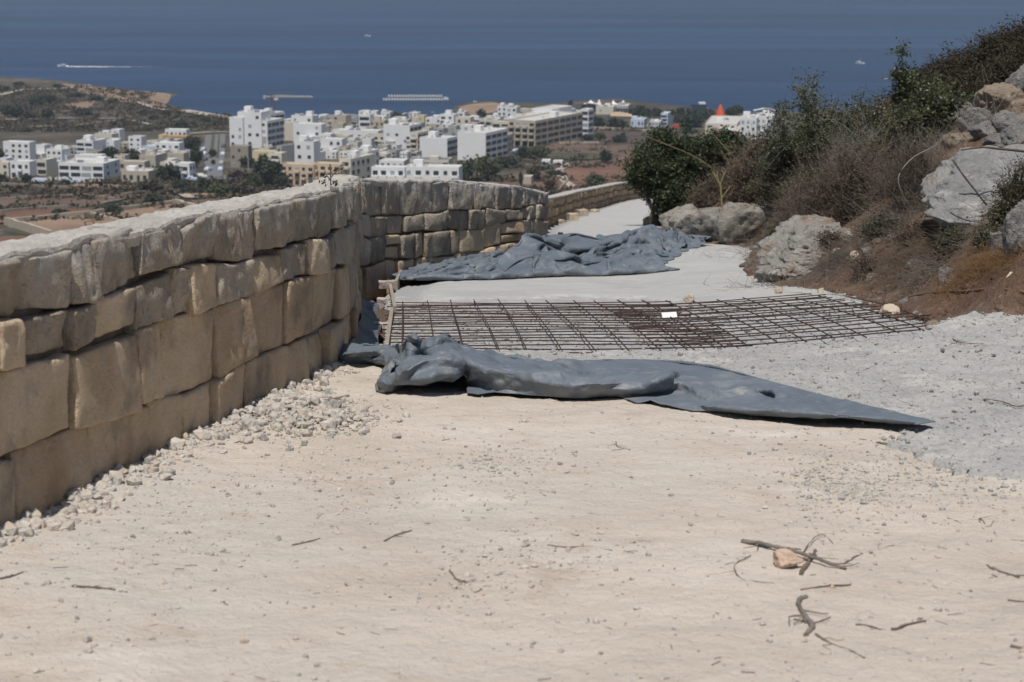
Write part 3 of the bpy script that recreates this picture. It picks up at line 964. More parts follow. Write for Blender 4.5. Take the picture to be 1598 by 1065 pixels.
# ------------------------------------------------------------------ loose stones, gravel
def scatter_stones(name, pts, sizes, m, seed, subs=0, label=None, sink=0.3, flat=(0.6, 0.95), shapes=6):
    """many small stones in ONE stuff object"""
    g = np.random.default_rng(seed)
    base = [rock_shape(seed * 31 + k, subs + 1 if subs else 1, 5, 0.08)[0] for k in range(shapes)]
    F0 = ICO[subs + 1 if subs else 1][1]
    if subs == 0:
        base = [ICO[0][0] * g.uniform(0.7, 1.15, (12, 1)) for _ in range(shapes)]
        F0 = ICO[0][1]
    n = len(pts)
    Vs, Fs = [], []
    nv = len(base[0])
    pick = g.integers(0, shapes, n)
    th = g.uniform(0, 2 * math.pi, n)
    fl = g.uniform(*flat, n)
    el = g.uniform(0.7, 1.3, n)
    B = np.array(base)[pick]
    B = B * np.stack([el, 1 / el, fl], -1)[:, None, :]
    # random tilt
    ax = g.normal(0, 0.35, (n, 1))
    y = B[..., 1] * np.cos(ax) - B[..., 2] * np.sin(ax)
    z = B[..., 1] * np.sin(ax) + B[..., 2] * np.cos(ax)
    x = B[..., 0] * np.cos(th)[:, None] - y * np.sin(th)[:, None]
    y = B[..., 0] * np.sin(th)[:, None] + y * np.cos(th)[:, None]
    V = np.stack([x, y, z], -1) * np.asarray(sizes)[:, None, None] + np.asarray(pts)[:, None, :]
    V[..., 2] += (np.asarray(sizes) * (fl - sink))[:, None] * 0.6
    F = (F0[None] + (np.arange(n) * nv)[:, None, None]).reshape(-1, 3)
    o = link(name, mesh_data(name, V.reshape(-1, 3), F, m, False))
    return tag(o, label, None, None, 'stuff')

gg = np.random.default_rng(77)
# strip of gravel along the foot of the wall, heaped where the photograph shows the pile
pts, sz = [], []
pile_c = [on_road(430, 648)[:2], on_road(520, 655)[:2], on_road(365, 650)[:2]]
while len(pts) < 1900:
    y = gg.uniform(6.6, 11.4)
    d = abs(gg.normal(0, 0.06 + 0.06 * math.sin(y * 2.3) ** 2)) + 0.005
    x = float(edge_l(y)) + d
    pts.append((x, y, float(sand_z(np.array([x]), np.array([y]))[0]) - 0.004))
    sz.append(gg.choice([0.006, 0.011, 0.019, 0.033], p=[0.42, 0.33, 0.18, 0.07]) * gg.uniform(0.7, 1.3))
scatter_stones('wall_gravel', pts, sz, M['gravel'], 3, 0, 'strip of pale loose gravel along the foot of the near wall')
pts, sz = [], []
def pile_h(x, y):
    h = 0
    for c, a, sx_, sy_ in ((pile_c[0], 0.030, 0.20, 0.40), (pile_c[1], 0.016, 0.17, 0.28), (pile_c[2], 0.035, 0.10, 0.28)):
        h = h + a * np.exp(-((x - c[0]) / sx_) ** 2 - ((y - c[1]) / sy_) ** 2)
    return h
while len(pts) < 1150:
    c = pile_c[gg.choice(3, p=[0.5, 0.27, 0.23])]
    x, y = c[0] + gg.normal(0, 0.145), c[1] + gg.normal(0, 0.30)
    if x < edge_l(y) + 0.02:
        continue
    h = float(pile_h(x, y))
    pts.append((x, y, float(sand_z(np.array([x]), np.array([y]))[0]) + h * gg.uniform(0.4, 1.0)))
    sz.append(gg.choice([0.006, 0.011, 0.020, 0.034], p=[0.40, 0.35, 0.19, 0.06]) * gg.uniform(0.7, 1.3))
scatter_stones('gravel_pile', pts, sz, M['gravel'], 4, 0, 'low heap of broken pale stones spilling from the wall')

# grit on the sand track
pts, sz = [], []
clump = [(on_road(*p)[:2], r) for p, r in (((740, 900), 0.14), ((880, 858), 0.16), ((1280, 745), 0.30), ((1330, 770), 0.2), ((1420, 720), 0.25), ((300, 800), 0.25), ((200, 860), 0.3), ((560, 760), 0.2), ((800, 730), 0.18), ((520, 700), 0.3))]
while len(pts) < 7500:
    if gg.random() < 0.42:
        c, r = clump[gg.integers(len(clump))]
        x, y = c[0] + gg.normal(0, r), c[1] + gg.normal(0, r * 2)
    else:
        y = gg.uniform(4.2, 12.4); x = gg.uniform(-0.27 * y - 0.3, 0.27 * y + 0.3)
    if x < edge_l(y) + 0.05:
        continue
    pts.append((x, y, float(road_z(np.array(x), np.array(y)))))
    sz.append(gg.choice([0.0025, 0.0042, 0.007, 0.012], p=[0.44, 0.34, 0.17, 0.05]) * gg.uniform(0.7, 1.3))
P_ = np.array(pts)
P_[:, 2] = sand_z(P_[:, 0], P_[:, 1])
scatter_stones('sand_grit', P_, sz, M['gravel'], 5, 0, 'fine grit and pebbles strewn over the sand track')

# grey spills of concrete grit on the sand
n = 1700
sp_c = [on_road(*p)[:2] for p in ((1275, 742), (1335, 742), (1330, 775), (1420, 725), (1300, 790), (762, 724), (1470, 760), (1560, 770))]
ci = gg.integers(0, len(sp_c), n)
x = np.array([sp_c[i][0] for i in ci]) + gg.normal(0, 0.11, n); y = np.array([sp_c[i][1] for i in ci]) + gg.normal(0, 0.22, n)
scatter_stones('concrete_spill', np.stack([x, y, sand_z(x, y)], -1), gg.choice([0.002, 0.004, 0.007, 0.013], p=[0.5, 0.33, 0.14, 0.03], size=n) * gg.uniform(0.7, 1.3, n), M['crumb'], 16, 0, 'grey concrete grit spilled on the sand beside the apron')
# grey crumbs round the rough concrete
n = 7500
y = gg.uniform(8.0, 14.2, n); x = gg.uniform(-1.0, 4.2, n)
mk = apron_mask(x, y)
ok = (mk > -0.30) & (gg.random(n) < np.where(mk > 0, 0.75, 0.9 * np.exp(mk / 0.11)))
x, y, mk = x[ok], y[ok], mk[ok]
z = np.where(mk > -0.02, apron_z(x, y), sand_z(x, y))
scatter_stones('concrete_crumbs', np.stack([x, y, z], -1), gg.choice([0.004, 0.007, 0.012, 0.018], p=[0.4, 0.35, 0.19, 0.06], size=len(x)) * gg.uniform(0.7, 1.3, len(x)), M['crumb'], 6, 0,
               'grey crumbs of spilled rough concrete')
n = 2600
y = gg.uniform(12.2, 17.0, n); x = gg.uniform(-0.95, 3.0, n)
ok = poly_sdf(PIT, x, y) > 0.02
x, y = x[ok], y[ok]
scatter_stones('base_rubble', np.stack([x, y, pit_z(x, y)], -1), gg.choice([0.006, 0.011, 0.018, 0.028], p=[0.4, 0.36, 0.18, 0.06], size=len(x)), M['crumb'], 8, 0, 'loose rubble under the rebar mesh')
n = 900
y = gg.uniform(14.4, 16.2, n); x = gg.uniform(-0.95, 2.8, n)
ok = np.abs(slab_mask(x, y) - 0.12) < gg.uniform(0.0, 0.35, n)
x, y = x[ok], y[ok]
scatter_stones('slab_crumbs', np.stack([x, y, slab_z(x, y)], -1), gg.uniform(0.003, 0.011, len(x)), M['crumb'], 9, 0, 'grey crumbs along the slab edge')

def rock_thing(name, c, dims, m, seed, label, cat='rock', rz=0.0, sub=3, cuts=9, rough=0.10, sink=0.25, tilt=(0, 0), group=None, face=()):
    V, F = rock_shape(seed, sub, cuts, rough, (1, 1, 1), face)
    V = V * np.array(dims) / 2
    R = Matrix.Rotation(rz, 3, 'Z') @ Matrix.Rotation(tilt[0], 3, 'X') @ Matrix.Rotation(tilt[1], 3, 'Y')
    V = V @ np.array(R).T
    zmin = V[:, 2].min()
    V[:, 2] -= zmin + (V[:, 2].max() - zmin) * sink
    o = link(name, mesh_data(name, V, F, m, sub >= 3), None, tuple(c))
    return tag(o, label, cat, group)

def rock_at(px, py, wpx, hpx, fn, m, seed, label, name='loose_stone', cat='stone', deep=0.9, **k):
    c = on(px, py, fn)
    s = 1.0 / px_per_m(c[1])
    return rock_thing(name, c, (wpx * s, wpx * s * deep, hpx * s * 1.25), m, seed, label, cat, **k)

sandf = lambda X, Y: sand_z(X, Y)
slabf = lambda X, Y: slab_z(X, Y)
apronf = lambda X, Y: apron_z(X, Y)
rock_at(1227, 886, 60, 25, sandf, mat('pinkish_rock', [(0.3, (0.48, 0.34, 0.255)), (0.7, (0.58, 0.45, 0.355))], 9, 0.93, bump=((30, 0.01, 0.7), (90, 0.004, 0.6))), 301, 'pinkish stone lying on the crossed dry sticks', rz=0.5, sink=0.02)
rock_at(1074, 472, 20, 17, slabf, M['pale_stone'], 302, 'pale stone on the concrete just behind the rebar')
rock_at(1215, 458, 17, 12, slabf, M['pale_stone'], 303, 'flat pale stone on the concrete left of the earth bank', rz=1.0)
rock_at(1281, 457, 13, 9, slabf, M['pale_stone'], 304, 'small brownish stone at the foot of the earth bank on concrete')
rock_at(621, 684, 19, 12, sandf, M['gravel'], 305, 'whitish pebble alone on the sand below the front tarpaulin')
rock_at(820, 658, 17, 6, sandf, M['gravel'], 306, 'flat grey pebble on the sand right below the tarpaulin edge')
rock_at(386, 692, 19, 14, sandf, M['gravel'], 307, 'grey-white stone on the sand in front of the gravel heap', rz=0.7)
rock_at(288, 684, 14, 13, sandf, M['pale_stone'], 308, 'pale stone at the wall foot left of the gravel heap')
rock_at(258, 748, 30, 14, sandf, M['gravel'], 309, 'wide whitish stone in the gravel strip by the wall', rz=0.2)
rock_at(185, 741, 34, 12, sandf, M['pale_stone'], 310, 'flat pinkish stone leaning in the gravel at the wall foot', rz=0.3)
rock_at(135, 780, 24, 15, sandf, M['gravel'], 311, 'rounded stone at the foot of the wall, nearest large one')
rock_at(815, 380, 26, 8, slabf, M['pale_stone'], 312, 'long pale block near the wall end, behind the timber strip', rz=0.1)
rock_at(773, 388, 24, 11, slabf, M['pale_stone'], 313, 'pale block resting against the timber strip by the wall')
rock_at(730, 398, 12, 8, slabf, M['pale_stone'], 314, 'small pale stone at the base of the wall behind the timber strip')
rock_at(799, 372, 9, 9, slabf, M['pink_block'], 315, 'small upright pinkish stone by the wall end')
rock_at(1354, 962, 40, 10, sandf, M['gravel'], 316, 'whitish flat stone half buried in the sand at lower right', sink=0.6)
rock_at(1290, 488, 16, 9, lambda X, Y: pit_z(X, Y), M['pink_block'], 317, 'pinkish stone lying under the right rebar mesh')
# squared blocks along the far road
for i, (px, py, w, h) in enumerate(((894, 345, 16, 12), (908, 338, 16, 11), (873, 349, 14, 6), (928, 332, 12, 5))):
    c = on_road(px, py)
    s = 1 / px_per_m(c[1])
    V, F = CUBE[3]
    V = V * np.array([w * s / 2, w * s / 2.2, h * s / 2]) * (1 + 0.05 * vnoise(V * 2.1 + i, 3)[:, None])
    V[:, 2] += h * s / 2 - 0.01
    o = link('stone_block', mesh_data('stone_block', V, F, M['pale_stone'], False), None, tuple(c))
    o.rotation_euler = (0, 0, 0.3 + 0.2 * i)
    tag(o, ['pale square block by the far wall, lower of the two big ones', 'pale square block by the far wall, upper of the two big ones',
            'whitish flat block at the near end of the far wall', 'small flat block farthest along the far wall foot'][i], 'stone block')

# ------------------------------------------------------------------ formwork beside the slab
def board(name, a, b, h, th, m, label, cat='plank', lift=0.0):
    a, b = np.array(a, float), np.array(b, float)
    n = 14
    t = np.linspace(0, 1, n)[:, None]
    P = a + (b - a) * t
    dr = (b - a)[:2] / np.linalg.norm((b - a)[:2])
    nn = np.array([-dr[1], dr[0], 0]) * th / 2
    wob = 0.004 * fbm(np.concatenate([P[:, :2] * 3, P[:, 2:]], 1), 2, int(abs(a[0] * 100)) % 50)[:, None]
    up = np.array([0, 0, h])
    ring = np.stack([P - nn, P + nn, P + nn + up + wob * np.array([0, 0, 1]), P - nn + up + wob * np.array([0, 0, 1])], 1)
    ring[..., 2] += lift
    c = ring.reshape(-1, 3).mean(0)
    V = ring.reshape(-1, 3) - c
    i = np.arange(n - 1)[:, None] * 4
    k = np.arange(4)[None]
    F = np.stack([i + k, i + 4 + k, i + 4 + (k + 1) % 4, i + (k + 1) % 4], -1).reshape(-1, 4)
    o = link(name, mesh_data(name, V, [F, np.array([[0, 1, 2, 3]]), np.array([[3, 2, 1, 0]]) + (n - 1) * 4], m), None, tuple(c))
    return tag(o, label, cat)

def rp(px, py, dz=0.0):
    p = on_road(px, py)
    p[2] += dz
    return p
board('timber_board', rp(603, 548, -0.09), rp(612, 487, -0.09), 0.13, 0.028, M['timber'], 'front weathered timber board along the left ends of the rebar')
board('timber_board', rp(616, 488, -0.08), rp(609, 449, -0.09), 0.13, 0.028, M['timber'], 'second timber board on edge between slab corner and pink blocks')
board('timber_board', rp(618, 446, -0.05), rp(626, 428, -0.05), 0.10, 0.03, M['timber'], 'short weathered board at the left tip of the far tarpaulin')
board('timber_batten', rp(628, 426, -0.01), rp(786, 384, -0.01), 0.055, 0.03, M['timber'], 'long thin timber batten running to the wall end behind the far tarpaulin')
for i, (px, py, w, h, lab) in enumerate(((596, 502, 30, 16, 'nearest pinkish block wedged between membrane and timber board'),
                                     (598, 465, 20, 14, 'middle pinkish block beside the timber boards'),
                                     (605, 437, 28, 11, 'rearmost pinkish block at the tip of the far tarpaulin'))):
    c = on_road(px, py)
    s = 1 / px_per_m(c[1])
    V, F = CUBE[6]
    V = V * np.array([w * s / 2, 0.05, h * s / 2])
    V += 0.006 * vnoise(V * 30 + i, 4)[:, None]
    V[:, 2] += h * s / 2 - 0.085
    o = link('pink_block', mesh_data('pink_block', V, F, M['pink_block'], False), None, tuple(c))
    o.rotation_euler = (0, 0, 0.12 * (i - 1))
    tag(o, lab, 'block')
# membrane folded between wall and boards
def membrane():
    ys = np.linspace(12.2, 17.4, 120)
    t = np.linspace(0, 1, 26)
    T, Y = np.meshgrid(t, ys, indexing='ij')
    right = np.interp(ys, [12.2, 13.4, 14.6, 15.6, 16.6, 17.4], [-0.84, -0.93, -0.98, -1.10, -1.13, -1.25])
    X = edge_l(Y) + 0.01 + T * (right[None] - edge_l(Y))
    Z = road_z(X, Y) - 0.03 + 0.10 * (1 - T) ** 3 + 0.022 * np.abs(fbm2(X, Y, 2.6, 3, 101)) + 0.012 * fbm2(X, Y, 7, 3, 102)
    for yy_ in (13.3, 14.5, 15.9):
        Z += 0.035 * np.exp(-((Y - yy_ - 0.3 * T) / 0.05) ** 2)
    o = link('membrane_strip', mesh_data('membrane_strip', np.stack([X, Y, Z], -1).reshape(-1, 3), grid_faces(26, 120), M['membrane'], True))
    tag(o, 'dark grey membrane strip lying between the wall foot and the timber boards', 'membrane')
membrane()
p = on_road(873, 379)
mb = MB()
mb.box(-0.035, 0.035, -0.02, 0.02, -0.1, 0.15)
o = mb.build('wooden_stake', M['dark_timber'], None, tuple(p))
o.rotation_euler = (0, 0.12, 0.2)
tag(o, 'short dark wooden stake standing behind the far tarpaulin near the wall end', 'stake')

# ------------------------------------------------------------------ reinforcing mesh
def rebar_mesh(label, origin, long_dir, trans_dir, long_offsets, long_rng, trans_offsets, trans_rng, zf, group='rusty rebar meshes'):
    root = empty('rebar_mesh', (origin[0], origin[1], float(zf(np.array(origin[0]), np.array(origin[1])))), label, 'rebar mesh', group)
    g = np.random.default_rng(int(abs(origin[0]) * 1000) + 3)
    ld, td = np.array(long_dir), np.array(trans_dir)
    ld, td = ld / np.linalg.norm(ld), td / np.linalg.norm(td)
    o2 = np.array(origin)
    def bar(p0, p1, dz, r):
        n = 16
        t = np.linspace(0, 1, n)[:, None]
        P = p0 + (p1 - p0) * t
        perp = np.array([-(p1 - p0)[1], (p1 - p0)[0]]) / np.linalg.norm(p1 - p0)
        ph = g.uniform(0, 6)
        P = P + perp * (0.004 * np.sin(t * g.uniform(3, 7) + ph))
        Z = zf(P[:, 0], P[:, 1]) + dz + 0.005 * np.sin(t[:, 0] * g.uniform(4, 9) + ph)
        V, F = tubes(np.concatenate([P, Z[:, None]], 1)[None], np.full((1, n), r), 6, True)
        c = V.mean(0)
        link('bar', mesh_data('bar', V - np.array(root.location), F, M['rust'], True), root)
    for k, off in enumerate(long_offsets):
        a, b = long_rng(off)
        bar(o2 + td * (off + g.normal(0, 0.012)) + ld * (a + g.normal(0, 0.05)), o2 + td * (off + g.normal(0, 0.012)) + ld * (b + g.normal(0, 0.05)), 0.010, 0.0046)
    for k, off in enumerate(trans_offsets):
        a, b = trans_rng(off)
        bar(o2 + ld * (off + g.normal(0, 0.010)) + td * (a + g.normal(0, 0.03)), o2 + ld * (off + g.normal(0, 0.010)) + td * (b + g.normal(0, 0.04)), 0.0, 0.0046)
    return root

def rb_z(X, Y):
    return road_z(X, Y) + 0.012
rebar_mesh('left rusty rebar mesh, nearly square to the road, by the timber boards', (-0.78, 12.10), (-0.05, 1.0), (1.0, 0.02),
           np.arange(11) * 0.205 + 0.08, lambda o: (0.0, 4.55), np.arange(22) * 0.205 + 0.08, lambda o: (-0.01, 2.33), rb_z)
rebar_mesh('right rusty rebar mesh set askew, reaching the red earth bank', (1.02, 12.25), (-0.045, 1.0), (1.0, 0.24),
           np.arange(10) * 0.205 + 0.05, lambda o: (-0.05, 4.15 - 0.45 * o), np.arange(19) * 0.205 + 0.06, lambda o: (-0.12, 1.95 - 0.12 * o / 2), lambda X, Y: rb_z(X, Y) + 0.016)
p = at(1044, 500, 1.0)
p = on_road(1044, 501)
mb = MB()
V = np.array([(-0.055, -0.09, 0.0), (0.055, -0.08, 0.004), (0.06, 0.09, 0.010), (-0.05, 0.10, 0.002), (-0.055, -0.09, 0.0015), (0.055, -0.08, 0.0055), (0.06, 0.09, 0.0115), (-0.05, 0.10, 0.0035)])
mb.add(V, np.array([(3, 2, 1, 0), (4, 5, 6, 7), (0, 1, 5, 4), (1, 2, 6, 5), (2, 3, 7, 6), (3, 0, 4, 7)]))
o = mb.build('white_paper', plain('white_paper', (0.78, 0.78, 0.76), 0.8), None, (p[0], p[1], p[2] + 0.04))
tag(o, 'small white sheet of paper lying on the rebar mesh', 'paper')

# ------------------------------------------------------------------ tarpaulins
def crop_line(pts):
    pts = np.array(pts, float)
    s = np.concatenate([[0], np.cumsum(np.hypot(np.diff(pts[:, 0]), np.diff(pts[:, 1])))])
    s /= s[-1]
    return lambda u: np.stack([np.interp(u, s, pts[:, 0]), np.interp(u, s, pts[:, 1])], -1)

def _floor_front(X, Y):
    a = apron_mask(X, Y)
    return np.where(a > 0, road_z(X, Y) + 0.045, road_z(X, Y) + 0.012)
floor_front = GridFn(_floor_front, -1.6, 4.0, 200, 8.5, 16, 200)
floor_slab = GridFn(slab_z, -2, 4, 100, 14, 32, 160)

gs = lambda U, c, w: np.exp(-((U - c) / w) ** 2)

# the front tarpaulin: folds set out one by one as crest, groove and hem lines (photo position, height above the ground)
from mathutils.geometry import delaunay_2d_cdt
def q2(*p): return [(500 + x / 3.995, 400 + y / 3.996, h) for x, y, h in p]
def q4(*p): return [(800 + x / 2.283, 440 + y / 2.283, h) for x, y, h in p]
HEM = (q2((78, 650, .02), (100, 692, 0), (170, 687, 0), (240, 674, 0), (320, 670, 0), (400, 688, 0), (362, 760, .03), (338, 795, .02), (352, 840, 0), (385, 853, 0), (450, 846, 0), (540, 814, 0), (640, 816, .01), (740, 786, .05), (830, 766, .065), (900, 740, .085),
           (908, 790, .02), (915, 854, 0), (985, 863, 0), (1050, 856, 0), (1090, 851, 0), (1190, 859, 0), (1300, 867, 0), (1480, 880, 0))
       + q4((260, 415, 0), (380, 411, 0), (440, 430, 0), (490, 421, .015), (525, 437, 0), (640, 459, 0), (730, 462, 0), (870, 477, 0), (1000, 481, .02), (1200, 490, .028), (1350, 502, .02), (1440, 509, .008), (1508, 500, .002)))
BACK = (q4((1450, 486, .01), (1300, 450, .012), (1150, 415, .015), (1000, 375, .015), (850, 335, .015), (700, 298, .02), (560, 280, .02), (400, 272, .03), (250, 276, .05))
        + q2((1443, 648, .08), (1250, 633, .09), (1100, 600, .11), (1000, 580, .13), (930, 558, .17), (880, 525, .21), (820, 485, .26), (785, 468, .28), (740, 480, .27), (690, 500, .26), (640, 517, .25), (615, 490, .28), (580, 480, .29),
             (545, 490, .28), (515, 528, .24), (506, 553, .19), (440, 552, .12), (330, 550, .10), (230, 540, .10), (150, 550, .09), (105, 580, .07), (85, 612, .05)))
LINES = [q2((130, 620, .06), (220, 600, .105), (320, 590, .09), (340, 615, .055), (420, 606, .09), (480, 598, .10)), q2((160, 655, .025), (240, 640, .04), (330, 648, .03), (405, 652, .05)),
         q2((506, 553, .19), (512, 600, .17), (500, 640, .15), (450, 662, .14), (420, 692, .12), (388, 735, .085), (358, 785, .05)), q2((466, 692, .10), (474, 720, .09)), q2((480, 664, .135), (478, 742, .11)),
         q2((545, 530, .24), (560, 600, .19), (555, 640, .165)), q2((600, 520, .26), (625, 560, .215), (640, 622, .15)), q2((660, 600, .185), (690, 545, .235), (740, 515, .26)),
         q2((478, 742, .11), (530, 704, .15), (590, 660, .18), (650, 634, .20), (720, 622, .205), (800, 632, .20), (860, 645, .185), (903, 653, .17)),
         q2((550, 742, .105), (640, 702, .14), (720, 688, .15), (800, 694, .14), (870, 700, .13)), q2((440, 790, .06), (520, 790, .06), (620, 778, .08), (700, 758, .10), (780, 738, .11), (850, 735, .105)), q2((400, 790, .07), (410, 830, .03)),
         q2((903, 653, .17), (911, 715, .10), (914, 780, .05)), q2((903, 653, .17), (960, 680, .15), (1030, 720, .12), (1110, 755, .09), (1170, 790, .06), (1195, 832, .02)),
         q2((950, 725, .105), (1000, 752, .085), (1080, 785, .06), (1140, 825, .025)), q2((955, 790, .035), (1000, 825, .015)), q2((740, 560, .225), (830, 588, .21), (900, 604, .19), (1000, 640, .165), (1150, 682, .15), (1300, 705, .14), (1430, 722, .13)),
         q2((1000, 680, .15), (1120, 730, .115), (1250, 770, .085), (1400, 800, .07)), q2((1060, 625, .125), (1200, 660, .13), (1330, 668, .12)),
         q4((60, 302, .135), (150, 308, .135), (230, 332, .12), (320, 356, .105), (420, 339, .115), (500, 348, .115), (552, 334, .13)), q4((552, 334, .13), (566, 362, .07), (574, 392, .015)), q4((390, 409, .004), (500, 403, .01), (574, 392, .015)),
         q4((170, 294, .11), (215, 303, .08), (290, 320, .045), (380, 333, .04), (440, 327, .04), (535, 324, .05)), q4((100, 350, .09), (220, 372, .075), (340, 388, .05), (480, 385, .05), (540, 380, .05)),
         q4((572, 346, .085), (604, 358, .08), (650, 382, .06), (700, 410, .045), (742, 423, .02)), q4((620, 405, .02), (690, 432, .02)), q4((715, 384, .06), (790, 409, .025), (865, 413, .025), (925, 406, .04)),
         q4((690, 368, .065), (760, 376, .06), (860, 385, .06), (940, 388, .085)), q4((940, 388, .085), (957, 410, .075), (1010, 432, .055), (1100, 436, .045), (1200, 452, .04)),
         q4((600, 430, .02), (650, 436, .032), (740, 446, .038), (850, 456, .045), (950, 456, .055), (1050, 463, .06), (1200, 473, .055), (1320, 487, .045), (1430, 501, .02)),
         q4((600, 340, .045), (730, 350, .04), (880, 366, .035), (1000, 396, .03), (1150, 428, .026), (1280, 462, .022)), q4((460, 300, .03), (600, 312, .026), (750, 330, .022))]
def folded_tarp(label, HEM, BACK, LINES, floor_front, y0, y1, seed, passes, wr, fs=1.0):
    pts, edges, index = [], [], {}
    def add(p):
        k = (round(p[0], 1), round(p[1], 1))
        if k not in index:
            index[k] = len(pts)
            pts.append(p)
        return index[k]
    ring = [add(p) for p in HEM + BACK]
    for ln in LINES:
        ids = [add(p) for p in ln]
        edges += list(zip(ids[:-1], ids[1:]))
    A = np.array(pts)
    res = delaunay_2d_cdt([Vector((x, -2.2 * y)) for x, y, h in pts], edges, [ring[::-1]], 1, 1e-4)
    vo, fo, orig = res[0], res[2], res[3]
    P3 = []
    for v, og in zip(vo, orig):
        x, y = v[0], -v[1] / 2.2
        if og:
            h = A[og[0], 2]
        else:
            d = np.hypot(A[:, 0] - x, 2.2 * (A[:, 1] - y)) + 1e-6
            k = np.argsort(d)[:3]
            h = float((A[k, 2] / d[k]).sum() / (1 / d[k]).sum())
        p = on(x, y, lambda X, Y: floor_front(X, Y) + h + 0.004, y0, y1)
        P3.append(p)
    V = np.array(P3)
    T = []
    for f in fo:
        f = list(f)
        for i in range(1, len(f) - 1):
            T.append((f[0], f[i], f[i + 1]))
    T = np.array(T)
    # cloth going down behind the silhouette
    back_ids = {}
    lut = {}
    for i, og in enumerate(orig):
        for o_ in og: lut[o_] = i
    chain = [lut[index[(round(p[0], 1), round(p[1], 1))]] for p in BACK if index[(round(p[0], 1), round(p[1], 1))] in lut]
    nb = []
    hb = np.array([p[2] for p in BACK])[:len(chain)]
    for i, h in zip(chain, hb):
        p = V[i].copy(); p[1] += 0.08 + h * 0.7; p[2] = float(floor_front(p[0], p[1])) + 0.004
        nb.append(p)
    n0 = len(V)
    V = np.concatenate([V, np.array(nb)])
    for k in range(len(chain) - 1):
        T = np.concatenate([T, [(chain[k], chain[k + 1], n0 + k + 1), (chain[k], n0 + k + 1, n0 + k)]])
    def subdiv(V, T):
        E = np.sort(np.concatenate([T[:, [0, 1]], T[:, [1, 2]], T[:, [2, 0]]]), 1)
        U_, inv = np.unique(E, axis=0, return_inverse=True)
        inv = inv.ravel()
        m = len(V) + inv.reshape(3, -1)
        V2 = np.concatenate([V, (V[U_[:, 0]] + V[U_[:, 1]]) / 2])
        a, b, c = T.T
        ab, bc, ca = m
        return V2, np.concatenate([np.stack(x, 1) for x in ((a, ab, ca), (ab, b, bc), (ca, bc, c), (ab, bc, ca))])
    def relax(V, T, w, n):
        E = np.sort(np.concatenate([T[:, [0, 1]], T[:, [1, 2]], T[:, [2, 0]]]), 1)
        U_, cnt = np.unique(E, axis=0, return_counts=True)
        bnd = np.zeros(len(V), bool); bnd[U_[cnt == 1].ravel()] = True
        for _ in range(n):
            S, C = np.zeros_like(V), np.zeros(len(V))
            for i, j in ((0, 1), (1, 0)):
                np.add.at(S, U_[:, i], V[U_[:, j]]); np.add.at(C, U_[:, i], 1)
            L = S / C[:, None] - V
            L[bnd] = 0
            V = V + w * L
        return V
    for lv in range(4):
        V, T = subdiv(V, T)
        if lv >= 1:
            V = relax(V, T, 0.42, passes[lv])
    # lesser wrinkles along and across the folds
    n = np.cross(V[T[:, 1]] - V[T[:, 0]], V[T[:, 2]] - V[T[:, 0]])
    Nv = np.zeros_like(V)
    for k in range(3):
        np.add.at(Nv, T[:, k], n)
    Nv /= np.linalg.norm(Nv, axis=1, keepdims=True) + 1e-12
    if Nv[:, 2].mean() < 0:
        Nv = -Nv; T = T[:, ::-1]
    h = np.clip((V[:, 2] - floor_front(V[:, 0], V[:, 1])) / 0.07, 0.25, 1)
    wr_ = (0.5 - np.abs(fbm(V * np.array([4.2, 2.6, 7.0]), 2, seed))) * wr + (0.5 - np.abs(fbm(V * np.array([11, 7, 16.0]) + 3, 2, seed + 1))) * wr * 0.30
    V = V + Nv * ((wr_ - wr_.mean()) * h)[:, None]
    V[:, 2] = np.maximum(V[:, 2], floor_front(V[:, 0], V[:, 1]) + 0.003)
    c = V.mean(0); c[2] = V[:, 2].min()
    o = link('tarpaulin', mesh_data('tarpaulin', V - c, T, M['tarp'], True), None, tuple(c))
    so = o.modifiers.new('thickness', 'SOLIDIFY'); so.thickness = 0.004; so.offset = 0
    return tag(o, label, 'tarpaulin')
folded_tarp('front grey tarpaulin, bunched by the wall and tapering to a point on the right', HEM, BACK, LINES, floor_front, 8, 20, 61, (0, 2, 1, 0), 0.062)

